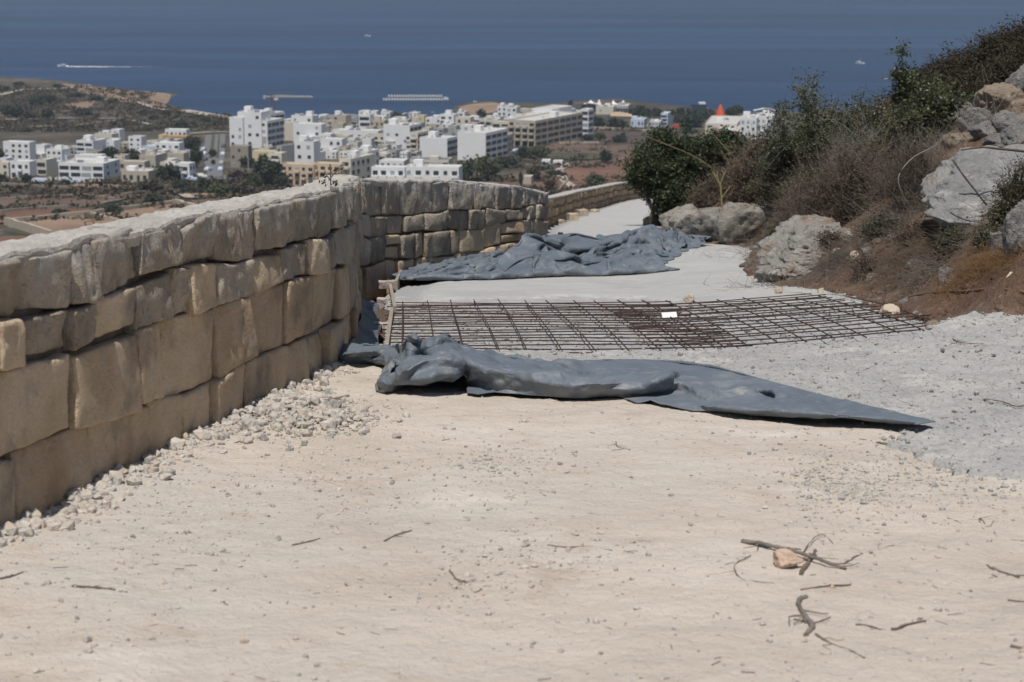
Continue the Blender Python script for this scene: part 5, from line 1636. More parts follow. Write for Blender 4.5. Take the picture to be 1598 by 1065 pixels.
strands('hanging_brush', np.concatenate([mound_pts(1330, 385, 120, 0.35, 2600), mound_pts(1270, 368, 50, 0.3, 1300), mound_pts(1430, 400, 80, 0.35, 1700), mound_pts(1500, 385, 70, 0.3, 900)]), 0.19, g5, BT, 0.0022, 0.9, 'dead brown brush hanging down over the red soil', (-0.9, -0.7, -0.75), 6, 0.9)
strands('soil_straw', np.concatenate([mound_pts(1330, 395, 140, 0.4, 1500), mound_pts(1450, 425, 100, 0.3, 1000)]), 0.14, g5, GT, 0.0017, 1.2, 'pale straw bits over the red soil', (-0.5, -0.5, -0.7), 4, 0.7)
strands('pale_brush', np.concatenate([mound_pts(1320, 300, 120, 0.5, 420), mound_pts(1240, 330, 60, 0.4, 160), mound_pts(1430, 320, 60, 0.4, 220)]), 0.30, g5, GT, 0.0021, 1.3, 'scattered pale dead twigs over the brown brush', (-0.2, -0.4, 0.1), 6, 1.0)
strands('olive_brush', np.concatenate([mound_pts(1290, 300, 90, 0.5, 1500), mound_pts(1400, 290, 80, 0.5, 900), mound_pts(1220, 320, 40, 0.4, 600)]), 0.17, g5, LO, 0.0042, 1.0, 'olive sprigs showing through the dead brush', (-0.2, -0.3, 0.2), 5, 0.6)
strands('hill_weeds', bank_points(3000, 24, 45, 2.0, 9.0, 0.9), 0.34, g5, LH, 0.006, 0.9, 'low dark weeds covering the upper hillside')

# carob tree where the far road bends
def carob():
    base = on_bank(1024, 351)
    s = 1 / px_per_m(base[1])
    root = empty('carob_tree', tuple(base), 'dark green carob tree with twisted trunk beside the far road', 'tree')
    g = np.random.default_rng(404)
    def L(px, py, dy=0.0):
        return np.array([(px - 1024) * s, dy, (351 - py) * s])
    mb = MB()
    limbs = [([L(1026, 354), L(1022, 338, .1), L(1030, 322, .2), L(1024, 306), L(1034, 288), L(1040, 262)], 0.14, 0.06),
             ([L(1016, 352, -.2), L(1014, 340, -.25), L(1018, 328, -.2), L(1012, 316, -.3), L(1008, 300), L(1012, 280)], 0.07, 0.04),
             ([L(1030, 324, .2), L(1046, 306, .3), L(1062, 290, .2), L(1084, 270, .1)], 0.09, 0.04),
             ([L(1034, 352, .5), L(1042, 330, .6), L(1056, 312, .6), L(1092, 296, .5), L(1112, 280, .5)], 0.08, 0.03),
             ([L(1014, 316, -.3), L(1002, 308, -.2), L(994, 300, .0)], 0.035, 0.015)]
    for P, r0, r1 in limbs:
        P = np.array(P)
        t = np.linspace(0, len(P) - 1, 4 * len(P))
        Q = np.stack([np.interp(t, np.arange(len(P)), P[:, k]) for k in range(3)], 1) + 0.03 * fbm(np.stack([t, t * 0 + r0 * 50, t * 0], -1) * 1.3, 2, 3)[:, None] * np.array([1, 1, 0.2])
        mb.tube(Q, np.linspace(r0, r1, len(Q)), 8)
    mb.build('trunk', M['bark'], root)
    lobes = [(1040, 262, 44, 36, 0), (1008, 256, 30, 26, -.3), (1068, 234, 42, 30, .3), (1100, 246, 44, 34, 0), (1046, 296, 34, 22, -.4), (1092, 290, 36, 24, .4), (1126, 262, 30, 30, .3), (1030, 232, 30, 22, .4), (1118, 232, 26, 20, .5), (1014, 284, 24, 20, .2), (1080, 310, 30, 20, -.3), (1136, 290, 30, 26, .6), (1060, 280, 40, 34, .0), (1150, 258, 26, 34, .3), (1140, 230, 24, 22, .2), (1138, 305, 30, 24, .3), (1062, 322, 30, 20, -.2), (1096, 326, 34, 20, 0), (1130, 322, 30, 20, .2), (1044, 318, 20, 16, -.3), (1160, 285, 22, 26, .3), (1000, 272, 20, 22, 0), (1112, 308, 30, 20, .4)]
    Vs, n0, Fs = [], 0, []
    Tw = []
    for (px, py, rx, ry, dy) in lobes:
        c = L(px, py, dy)
        n_c = 34
        cc = g.normal(size=(n_c, 3)); cc /= np.linalg.norm(cc, axis=1, keepdims=True)
        cc = c + cc * np.array([rx * s, rx * s * 0.9, ry * s]) * g.uniform(0.5, 1.22, (n_c, 1))
        P = np.repeat(cc, 66, 0) + g.normal(0, 0.115, (n_c * 66, 3)) * np.array([1.1, 1.1, 0.75])
        V, F = leaves_mesh(P, np.full(len(P), 0.095), g, 0.65)
        Vs.append(V); Fs.append(F + n0); n0 += len(V)
        st = np.linspace(0, 1, 4)[None, :, None]
        Tw.append(c * (1 - st) * np.ones((n_c, 1, 1)) + cc[:, None] * st + g.normal(0, 0.03, (n_c, 4, 3)))
    link('crown', mesh_data('crown', np.concatenate(Vs), np.concatenate(Fs), LD, False), root)
    V, F = tubes(np.concatenate(Tw), np.array([[0.022, 0.016, 0.011, 0.007]]), 4)
    link('twigs', mesh_data('twigs', V, F, M['bark'], False), root)
carob()

# single stems and sticks
def stem(name, label, cat, pts, r0, r1, m, group=None, wob=0.01, seed=1, sides=6, k=5):
    P = np.array(pts, float)
    t = np.linspace(0, len(P) - 1, k * (len(P) - 1) + 1)
    f = [hermite(np.arange(len(P)), P[:, i]) for i in range(3)]
    Q = np.stack([q(t) for q in f], 1)
    Q += wob * fbm(np.stack([t * 1.4, t * 0 + seed, t * 0], -1)[:, None, :] + np.array([[0, 0, 0], [9, 0, 0], [0, 9, 0]])[None], 2, seed)
    V, F = tubes(Q[None], np.linspace(r0, r1, len(Q))[None], sides, True)
    c = Q[0].copy()
    o = link(name, mesh_data(name, V - c, F, m, True), None, tuple(c))
    return tag(o, label, cat, group)

b = on_bank(1128, 366)
def stem_px(pts_px, Y, dys=None):
    return [at(px, py, Y + (dys[i] if dys else 0)) for i, (px, py) in enumerate(pts_px)]
root = empty('fennel_stalk', tuple(b), 'tall yellow-green fennel stalk standing before the roadside outcrop', 'plant')
mb = MB()
Yf = b[1]
bb = np.array(b)
for P, r in (([(1129, 366), (1127, 340), (1126, 310), (1124, 286)], 0.014), ([(1124, 290), (1119, 275)], 0.010), ([(1124, 288), (1130, 272)], 0.009), ([(1126, 310), (1136, 296)], 0.009), ([(1124, 291), (1112, 268)], 0.006)):
    mb.tube(np.array(stem_px(P, Yf)) - bb, r, 6)
mb.build('stalk', plain('fennel_green', (0.27, 0.25, 0.11), 0.7), root)
fennel_ray = plain('fennel_rays', (0.33, 0.29, 0.14), 0.8)
for P in ([(1118, 276), (1114, 270)], [(1119, 276), (1120, 268)], [(1130, 272), (1134, 266)], [(1130, 273), (1127, 266)], [(1136, 297), (1139, 291)]):
    mb = MB()
    mb.tube(np.array(stem_px(P, Yf)) - bb, 0.007, 5)
    mb.build('umbel_ray', fennel_ray, root)
for i, (P, lab) in enumerate((([(1110, 372), (1104, 352), (1098, 338), (1094, 330)], 'bare dark twig growing at the left foot of the outcrop'), ([(1150, 300), (1110, 262), (1075, 240), (1007, 212)], 'long pale grass stem leaning left across the carob crown'),
                              ([(1178, 290), (1140, 240), (1100, 195)], 'pale grass stem leaning left above the withered bushes'), ([(1160, 300), (1140, 260), (1125, 235)], 'reddish dry stem between carob tree and evergreens'))):
    Yc = on_bank(*P[0])[1]
    stem('grass_stalk', lab, 'stalk', stem_px(P, Yc, [0, .1, .15, .2][:len(P)]), 0.010, 0.005, M['straw'] if i else M['bark'], None, 0.012, i + 3)
Yc = on_bank(1540, 322)[1]
stem('leaning_stick', 'straight dark stick leaning across the face of the big boulder', 'stick', [at(1540, 320, Yc - 0.75), at(1512, 285, Yc - 0.72), at(1487, 250, Yc - 0.62)], 0.009, 0.007, M['bark'], None, 0.004)
stem('bare_branch', 'long bare dark branch lying above the big boulder toward the right edge', 'branch', [at(1500, 234, Yc - 0.45), at(1530, 230, Yc - 0.5), at(1570, 234, Yc - 0.5), at(1612, 237, Yc - 0.55)], 0.006, 0.013, M['bark'], None, 0.008)
stem('bare_branch', 'pale curved bare branch arching up from the brush left of the boulder', 'branch', [at(1416, 320, Yc - 0.5), at(1402, 285, Yc - 0.55), at(1420, 252, Yc - 0.5), at(1468, 220, Yc - 0.3)], 0.007, 0.003, GT, None, 0.012)
b0 = [on_bank(px, py) for px, py in ((1399, 500), (1400, 486), (1408, 474), (1432, 467), (1500, 463), (1550, 461), (1612, 466))]
for i, dz in enumerate((0.0, 0.02, 0.03, 0.04, 0.04, 0.05, 0.04)):
    b0[i][2] += dz
stem('long_root', 'long brown root lying across the red soil toward the right edge', 'root', b0, 0.008, 0.013, mat('root_bark', [(0.3, (0.10, 0.058, 0.038)), (0.7, (0.20, 0.12, 0.08))], 12, 0.95), None, 0.012, 8, 7)
for i, (P, m, lab) in enumerate((([(1300, 250), (1300, 200), (1302, 170)], GT, 'pale upright bare stem in front of the tall evergreen'),
                                 ([(1390, 300), (1352, 240), (1310, 190), (1275, 186)], GT, 'pale arching stem bowed over the grey brush'),
                                 ([(1340, 270), (1342, 235), (1338, 190)], M['straw'], 'straw-coloured upright stem among the evergreen leaves'))):
    Yc2 = on_bank(*P[0])[1]
    stem('grass_stalk', lab, 'stalk', stem_px(P, Yc2, [-.55, -.6, -.6, -.6][:len(P)]), 0.005, 0.002, m, None, 0.02, i + 13)

# weed growing out of the top of the near wall
wy = 11.4
wb = at(516, 284, 11.75)
root = empty('wall_weed', tuple(wb), 'small leafy weed sprouting behind the top of the near wall', 'weed')
mb = MB()
for P in ([(516, 290), (516, 272), (515, 256)], [(516, 278), (522, 270), (529, 265)], [(516, 282), (510, 274), (507, 270)]):
    mb.tube(np.array([at(px, py, 11.75) for px, py in P]) - wb, 0.004, 5)
mb.build('stem', M['brown_twig'], root)
g = np.random.default_rng(6)
P_ = np.concatenate([np.array(at(531, 265, 11.75) - wb) + g.normal(0, 0.010, (9, 3)), np.array(at(505, 285, 11.75) - wb) + g.normal(0, 0.014, (10, 3)), np.array(at(518, 287, 11.75) - wb) + g.normal(0, 0.02, (12, 3))])
V, F = leaves_mesh(P_, np.full(len(P_), 0.028), g, 0.7)
link('foliage', mesh_data('foliage', V, F, LMID, False), root)

# ------------------------------------------------------------------ sticks and twigs on the sand
def sand_stick(name, label, pts_px, r0, r1, m, group=None, lift=0.0, seed=1, cat='stick'):
    r0, r1 = r0 * 0.72, r1 * 0.60
    g = np.random.default_rng(seed + 500)
    P = []
    for q in pts_px:
        p = on(q[0], q[1], sand_z)
        p[2] += r0 * 0.6 + (q[2] if len(q) > 2 else 0) + lift
        P.append(p)
    P = np.array(P)
    t = np.linspace(0, len(P) - 1, 7 * (len(P) - 1) + 1)
    Q = np.stack([hermite(np.arange(len(P)), P[:, i])(t) for i in range(3)], 1)
    L = np.linalg.norm(np.diff(Q, axis=0), axis=1).sum()
    kink = np.cumsum(g.normal(0, 1, (len(t), 3)), 0)
    kink -= np.linspace(0, 1, len(t))[:, None] * kink[-1]
    Q += kink * np.array([1, 1, 0.25]) * L * 0.006
    R = np.linspace(r0, r1, len(t)) * (1 + 0.16 * g.normal(size=len(t)))
    mb = MB()
    mb.tube(Q, R, 7)
    for _ in range(int(g.integers(2, 6))):
        i = int(g.integers(2, len(t) - 1))
        d = (Q[min(i + 1, len(t) - 1)] - Q[i - 1]); d /= np.linalg.norm(d) + 1e-9
        side = np.array([-d[1], d[0], 0]) * g.choice([-1, 1])
        l = L * g.uniform(0.06, 0.28)
        S = np.array([Q[i] + (d * g.uniform(0.2, 0.9) + side * g.uniform(0.4, 1.0)) * l * u + np.array([0, 0, 0.25 * l * u * (1 - u) - 0.3 * R[i] * u]) + g.normal(0, 0.03, 3) * l * np.array([1, 1, 0.2]) * (u > 0) for u in (0, 0.35, 0.7, 1.0)])
        mb.tube(S, np.linspace(R[i] * 0.5, R[i] * 0.18, 4), 4)
    V = np.concatenate(mb.V); c = Q[0].copy()
    o = link(name, mesh_data(name, V - c, [np.concatenate(f) for f in mb.F.values()], m, False), None, tuple(c))
    return tag(o, label, cat, group)
DT, DW = M['dry_twig'], mat('driftwood', [(0.3, (0.12, 0.105, 0.09)), (0.7, (0.24, 0.21, 0.18))], 14, 0.95)
sand_stick('stick', 'long grey stick lying on the gravel heap by the wall', [(428, 622), (470, 627), (510, 626), (544, 619)], 0.006, 0.016, DW, seed=2)
sand_stick('stick', 'thick split stick crossing under the pinkish stone', [(1158, 846), (1200, 857, .01), (1250, 872, .015), (1320, 890)], 0.013, 0.009, DW, seed=3)
sand_stick('stick', 'short dark stub of wood right of the pinkish stone', [(1250, 898), (1262, 880), (1272, 866, .01)], 0.012, 0.010, DT, seed=4)
sand_stick('twig', 'forked thin twig reaching right from the pinkish stone', [(1262, 870, .01), (1310, 880), (1342, 866), (1395, 852)], 0.005, 0.002, DT, seed=5)
sand_stick('twig', 'thin twig arching behind the pinkish stone', [(1254, 866, .01), (1275, 842, .01), (1290, 838), (1300, 850)], 0.003, 0.0015, DT, seed=6)
sand_stick('twig', 'curved thin twig left of the pinkish stone', [(1172, 868), (1146, 882), (1160, 905), (1208, 911)], 0.003, 0.002, DT, seed=7)
sand_stick('twig', 'straight twig with a knob just below the pinkish stone', [(1249, 922), (1290, 917), (1328, 914)], 0.006, 0.004, DT, seed=8)
sand_stick('twig', 'crooked grey S-shaped stick lying on the sand', [(1258, 934), (1247, 940), (1258, 960), (1268, 978), (1258, 994)], 0.011, 0.014, DW, seed=9)
sand_stick('twig', 'long thin twig trailing down right from the S-shaped stick', [(1272, 990), (1300, 1006), (1330, 1015), (1350, 1028)], 0.005, 0.003, DT, seed=10)
sand_stick('twig', 'thin twig crossing behind the S-shaped stick', [(1240, 968), (1270, 972), (1296, 964)], 0.005, 0.003, DT, seed=11)
sand_stick('twig', 'dark frayed twig right of the whitish sunken stone', [(1392, 984), (1415, 976), (1445, 970)], 0.007, 0.004, DT, seed=12)
sand_stick('twig', 'short dark twig left of the whitish sunken stone', [(1335, 976), (1355, 978), (1375, 984)], 0.006, 0.004, DT, seed=13)
sand_stick('twig', 'bent wiry twig loop near the right edge of the sand', [(1598, 845), (1560, 838), (1535, 820), (1528, 806), (1545, 825), (1556, 836)], 0.004, 0.003, DT, seed=14)
sand_stick('twig', 'clump of dry stalk near the right edge below the wiry loop', [(1540, 882), (1560, 892), (1590, 902)], 0.004, 0.009, DT, seed=15)
sand_stick('twig', 'short dark twig at the right edge low in the picture', [(1572, 938), (1598, 940)], 0.005, 0.004, DT, seed=16)
sand_stick('twig', 'small broken twig at the lower right edge of the sand', [(1578, 1010), (1604, 1016)], 0.008, 0.006, DT, seed=17)
sand_stick('twig', 'dark straight twig in the middle left of the sand', [(456, 852), (475, 848), (500, 841)], 0.005, 0.003, DT, seed=18)
sand_stick('twig', 'forked twig in the middle of the sand', [(600, 846), (620, 836), (642, 829)], 0.007, 0.004, DT, seed=19)
sand_stick('twig', 'reddish brown frayed twig at the far left of the sand', [(112, 916), (145, 918), (180, 922)], 0.007, 0.005, BT, seed=20)
sand_stick('twig', 'dark twig at the left edge of the sand', [(0, 905), (20, 900), (36, 894)], 0.007, 0.004, DT, seed=21)
sand_stick('twig', 'thin curved twig on the sand below the front tarpaulin', [(961, 690), (964, 698), (984, 703)], 0.004, 0.003, DT, seed=22)
sand_stick('twig', 'zigzag thin twig on the sand at lower centre left', [(702, 890), (712, 904), (730, 912), (745, 918), (740, 926)], 0.005, 0.003, DT, seed=23)
sand_stick('twig', 'thin twig among small stones at the centre of the sand', [(855, 852), (885, 855), (915, 853), (955, 860)], 0.004, 0.004, DT, seed=24)
sand_stick('twig', 'dark twig lying on the rough grey concrete at the right', [(1535, 638), (1560, 642), (1585, 650), (1605, 648)], 0.004, 0.006, DT, seed=25, lift=0.05)
sand_stick('twig', 'thin forked twig on the rough grey concrete below the bank', [(1487, 545), (1500, 551), (1535, 553)], 0.006, 0.003, DT, seed=26, lift=0.06)
sand_stick('wood_chip', 'brown wood chip at the tip of the grey concrete apron', [(1368, 692), (1380, 694), (1392, 697)], 0.009, 0.008, BT, seed=27, cat='chip')
# uncountable short bits of twig
n = 260
y = gg.uniform(4.3, 12.0, n); x = gg.uniform(-0.27, 0.27, n) * y * 1.02
ok = x > edge_l(y) + 0.08
x, y = x[ok], y[ok]; n = len(x)
P0 = np.stack([x, y, sand_z(x, y) + 0.003], -1)
th = gg.uniform(0, 6.28, n); l = gg.uniform(0.01, 0.06, n)
t = np.linspace(0, 1, 4)[None, :, None]
D = np.stack([np.cos(th) * l, np.sin(th) * l, 0 * l], -1)
Q = P0[:, None] + D[:, None] * t + gg.normal(0, 0.08, (n, 1, 3)) * l[:, None, None] * t ** 2 * np.array([1, 1, 0.2])
V, F = tubes(Q, gg.uniform(0.0006, 0.0016, (n, 1)) * np.ones((1, 4)), 4)
tag(link('twig_litter', mesh_data('twig_litter', V, F, DT, False)), 'short bits of dry twig littering the sand', None, None, 'stuff')

# ------------------------------------------------------------------ fields, tracks and field walls of the valley
def drape(name, corners_px, m, lift=0.25, n=30, kind='structure', rag=3.0):
    c = [on_valley(*p)[:2] for p in corners_px]
    u = np.linspace(0, 1, n)
    U, V = np.meshgrid(u, u, indexing='ij')
    XY = (np.array(c[0])[None, None] * ((1 - U) * (1 - V))[..., None] + np.array(c[1])[None, None] * (U * (1 - V))[..., None]
          + np.array(c[2])[None, None] * (U * V)[..., None] + np.array(c[3])[None, None] * ((1 - U) * V)[..., None])
    X, Y = XY[..., 0], XY[..., 1]
    X = X + rag * 0.5 * fbm2(X, Y, 0.08, 3, 3); Y = Y + rag * fbm2(X, Y, 0.08, 3, 4)
    Z = valley_z(X, Y) + lift
    f = grid_faces(n, n)
    V_ = np.stack([X, Y, Z], -1).reshape(-1, 3)
    a, b, c_ = V_[f[0, 0]], V_[f[0, 1]], V_[f[0, 2]]
    if np.cross(b - a, c_ - a)[2] < 0:
        f = f[:, ::-1]
    return tag(link(name, mesh_data(name, V_, f, m, True)), kind=kind)

def field_mat(name, a, b, dots=None):
    return mat(name, [(0.32, a), (0.68, b)], 0.06, 0.95, detail=8, patch=dots, speck=(0.5, 0.62, 0.74, tuple(v * 1.35 for v in b)), bump=((0.4, 0.5, 0.7),))
M['red_field'] = field_mat('red_field', (0.13, 0.068, 0.044), (0.20, 0.112, 0.074))
M['dark_field'] = field_mat('dark_field', (0.062, 0.048, 0.039), (0.105, 0.079, 0.063))
M['brown_field'] = field_mat('brown_field', (0.105, 0.070, 0.050), (0.165, 0.114, 0.083))
M['pale_field'] = field_mat('pale_field', (0.20, 0.132, 0.09), (0.28, 0.195, 0.138))
M['ochre_land'] = field_mat('ochre_land', (0.20, 0.135, 0.088), (0.32, 0.235, 0.165))
M['green_field'] = field_mat('green_field', (0.055, 0.055, 0.030), (0.095, 0.088, 0.050))
M['asphalt'] = plain('asphalt', (0.155, 0.155, 0.155), 0.9)
M['track'] = plain('pale_track', (0.40, 0.345, 0.28), 0.95)
drape('field', [(-420, 297), (150, 295), (250, 300), (-420, 327)], M['dark_field'])
drape('field', [(-420, 328), (250, 302), (168, 318), (-420, 350)], M['brown_field'], 0.35)
drape('field', [(-300, 340), (150, 326), (120, 340), (-300, 372)], M['red_field'], 0.45)
drape('field', [(-260, 380), (62, 369), (96, 392), (-260, 420)], M['red_field'], 0.3)
drape('field', [(120, 289), (232, 291), (210, 296), (90, 297)], M['pale_field'], 0.5)
drape('field', [(275, 318), (450, 297), (450, 318), (318, 338)], M['brown_field'], 0.3)
drape('walled_plot', [(12, 352), (142, 338), (206, 356), (78, 372)], M['pale_field'], 0.5)
drape('walled_plot', [(142, 338), (272, 321), (335, 340), (206, 356)], M['pale_field'], 0.5)
drape('field', [(730, 292), (842, 262), (880, 300), (770, 318)], M['brown_field'], 0.3)
drape('field', [(862, 268), (985, 240), (1030, 262), (880, 312)], M['red_field'], 0.4)
drape('field', [(850, 225), (985, 224), (1020, 243), (860, 250)], M['brown_field'], 0.3)
drape('field', [(920, 203), (1050, 208), (1060, 228), (915, 226)], M['dark_field'], 0.4)
drape('field', [(845, 238), (965, 243), (962, 252), (840, 250)], M['green_field'], 0.6)
drape('bare_headland', [(95, 131), (268, 149), (248, 166), (160, 158)], M['ochre_land'], 0.4)
drape('bare_headland', [(100, 163), (150, 158), (140, 172), (80, 176)], M['pale_field'], 0.3)
drape('bare_headland', [(228, 148), (266, 150), (258, 170), (236, 166)], M['ochre_land'], 0.6)
drape('bare_headland', [(716, 168), (768, 161), (800, 166), (740, 185)], M['ochre_land'], 0.5)
drape('street', [(320, 212), (352, 210), (350, 250), (318, 250)], M['asphalt'], 0.3, rag=0)
drape('street', [(318, 249), (351, 249), (346, 282), (326, 282)], M['asphalt'], 0.3, rag=0)
drape('street', [(318, 278), (420, 272), (425, 277), (322, 284)], M['asphalt'], 0.45, rag=0)
def track(pts_px, w, m=None, lift=0.7, name='track'):
    P = np.array([on_valley(*p)[:2] for p in pts_px])
    n = 40
    f = crop_line(P)
    c = f(np.linspace(0, 1, n))
    d = np.gradient(c, axis=0); d /= np.linalg.norm(d, axis=1, keepdims=True)
    nn = np.stack([-d[:, 1], d[:, 0]], -1) * w / 2
    XY = np.stack([c - nn, c + nn], 1)
    Z = valley_z(XY[..., 0], XY[..., 1]) + lift
    return tag(link(name, mesh_data(name, np.concatenate([XY, Z[..., None]], -1).reshape(-1, 3), grid_faces(n, 2)[:, ::-1], m or M['track'])), kind='structure')
drape('street_median', [(331, 212), (335, 212), (332, 248), (326, 248)], M['green_field'], 0.6, rag=0)
drape('street_median', [(341, 212), (343, 212), (341, 248), (338, 248)], M['green_field'], 0.6, rag=0)
track([(210, 160), (240, 170), (300, 178), (357, 187)], 4)
track([(285, 174), (320, 180), (357, 186)], 9, lift=0.9)
track([(0, 150), (38, 141), (95, 140), (140, 134)], 5)
track([(0, 189), (110, 186), (190, 187), (240, 197)], 3)
track([(290, 211), (330, 208), (357, 208)], 4)
track([(0, 201), (120, 197), (180, 190)], 3)
track([(215, 290), (275, 300), (300, 312)], 4)
track([(905, 303), (880, 285), (872, 268), (890, 258)], 3)

def field_wall(label, pts_px, h=1.2, th=0.6, m=None, seed=0):
    P = np.array([on_valley(*p)[:2] for p in pts_px])
    L = np.linalg.norm(np.diff(P, axis=0), axis=1).sum()
    n = max(int(L / 2.5), 6)
    c = crop_line(P)(np.linspace(0, 1, n))
    d = np.gradient(c, axis=0); d /= np.linalg.norm(d, axis=1, keepdims=True)
    nn = np.stack([-d[:, 1], d[:, 0]], -1) * th / 2
    z = valley_z(c[:, 0], c[:, 1])
    zz = h * (1 + 0.10 * fbm(np.stack([np.arange(n) * 0.7, np.full(n, seed), np.zeros(n)], -1), 2, seed))
    A = np.concatenate([c - nn, (z - 0.6)[:, None]], 1); B = np.concatenate([c - nn, (z + zz)[:, None]], 1)
    C_ = np.concatenate([c + nn, (z + zz)[:, None]], 1); D = np.concatenate([c + nn, (z - 0.6)[:, None]], 1)
    V = np.stack([A, B, C_, D], 1).reshape(-1, 3)
    i = np.arange(n - 1)[:, None] * 4; k = np.arange(3)[None]
    F = np.stack([i + k, i + k + 4, i + k + 5, i + k + 1], -1).reshape(-1, 4)
    o0 = V.mean(0)
    o = link('field_wall', mesh_data('field_wall', V - o0, [F, np.array([[0, 1, 2, 3]]), np.array([[3, 2, 1, 0]]) + (n - 1) * 4], m or M['plot_wall']), None, tuple(o0))
    return tag(o, label, 'field wall')
M['plot_wall'] = plain('plot_wall', (0.47, 0.40, 0.31), 0.95)
M['rubble_wall'] = plain('rubble_wall', (0.27, 0.23, 0.19), 0.95)
field_wall('pale wall along the far side of the walled red plots', [(10, 350), (142, 337), (272, 320)], 1.5, 0.7)
field_wall('pale wall closing the right end of the walled red plots', [(272, 320), (336, 341)], 1.9, 0.9)
field_wall('pale wall along the near left side of the walled red plots', [(8, 351), (82, 374)], 2.2, 0.7)
field_wall('thin pale wall dividing the two walled red plots', [(142, 338), (208, 357)], 1.4, 0.6)
for i, (P, lab) in enumerate((([(0, 314), (80, 310), (130, 308), (180, 314)], 'grey rubble wall crossing the dark field at far left'), ([(0, 334), (60, 328), (150, 324), (190, 316)], 'grey rubble wall between the brown and the red field'),
                              ([(0, 290), (90, 295), (120, 296)], 'low rubble wall under the left houses'), ([(190, 307), (228, 303), (268, 295)], 'rubble wall slanting up to the dark carob trees'),
                              ([(840, 264), (880, 258), (960, 254), (985, 250)], 'rubble wall between the two red fields at right'), ([(872, 300), (886, 285), (876, 268)], 'curved rubble wall beside the red field'),
                              ([(925, 201), (1000, 205), (1060, 208)], 'long pale wall below the water park'), ([(860, 226), (935, 225)], 'pale low wall under the corner apartment block'), ([(760, 262), (800, 258), (840, 262)], 'rubble wall by the small white sheds'))):
    field_wall(lab, P, 1.1, 0.8, M['rubble_wall'] if i not in (6, 7) else M['plot_wall'], i + 4)

# ------------------------------------------------------------------ houses
WALLC = {'white': (0.80, 0.80, 0.79), 'cream': (0.66, 0.61, 0.51), 'beige': (0.50, 0.44, 0.35), 'grey': (0.42, 0.41, 0.39), 'yellow': (0.66, 0.57, 0.37), 'peach': (0.62, 0.49, 0.36), 'ochre': (0.50, 0.30, 0.12),
         'brown': (0.33, 0.285, 0.24), 'pink': (0.55, 0.40, 0.37), 'blue': (0.55, 0.64, 0.74), 'dark': (0.11, 0.11, 0.12), 'tan': (0.52, 0.38, 0.25), 'red': (0.36, 0.17, 0.14)}
for k, c in WALLC.items():
    M['w_' + k] = mat('wall_' + k, [(0.3, tuple(v * 0.93 for v in c)), (0.7, c)], 0.25, 0.85, patch=(0.10, 0.58, 0.8, tuple(v * 0.86 for v in c)))
M['glass'] = plain('window_glass', (0.035, 0.042, 0.05), 0.25, 0.3, spec=0.5)
M['roof'] = plain('flat_roof', (0.50, 0.48, 0.45), 0.9, 0.2, 0.2)
M['roof_dark'] = plain('dark_roof', (0.13, 0.135, 0.15), 0.8, 0.2)
M['tank'] = plain('water_tank', (0.60, 0.60, 0.60), 0.6)
WIN = {}
def unit_box():
    mb = MB(); mb.box(-0.5, 0.5, -0.5, 0.5, 0, 1); return mb
WIN['window'] = unit_box().data('window', M['glass'])
WIN['pale_window'] = unit_box().data('window', plain('drawn_blind', (0.33, 0.35, 0.37), 0.6))
WIN['awning'] = unit_box().data('awning', M['w_cream'])
for k in WALLC:
    WIN['balcony_' + k] = unit_box().data('balcony', M['w_' + k])
WIN['tank'] = None
mb = MB(); mb.cone((0, 0), 0.5, 0.5, 0, 1, 8); WIN['tank'] = mb.data('water_tank', M['tank'])
mb = MB(); mb.box(-0.5, 0.5, -0.5, 0.5, 0, 1); WIN['solar'] = mb.data('solar_panel', M['roof_dark'])
hr = np.random.default_rng(99)

def part(kind, name, root, loc, scale, rx=0.0):
    o = link(name, WIN[kind], root, loc)
    o.scale = scale
    o.rotation_euler = (rx, 0, 0)
    return o

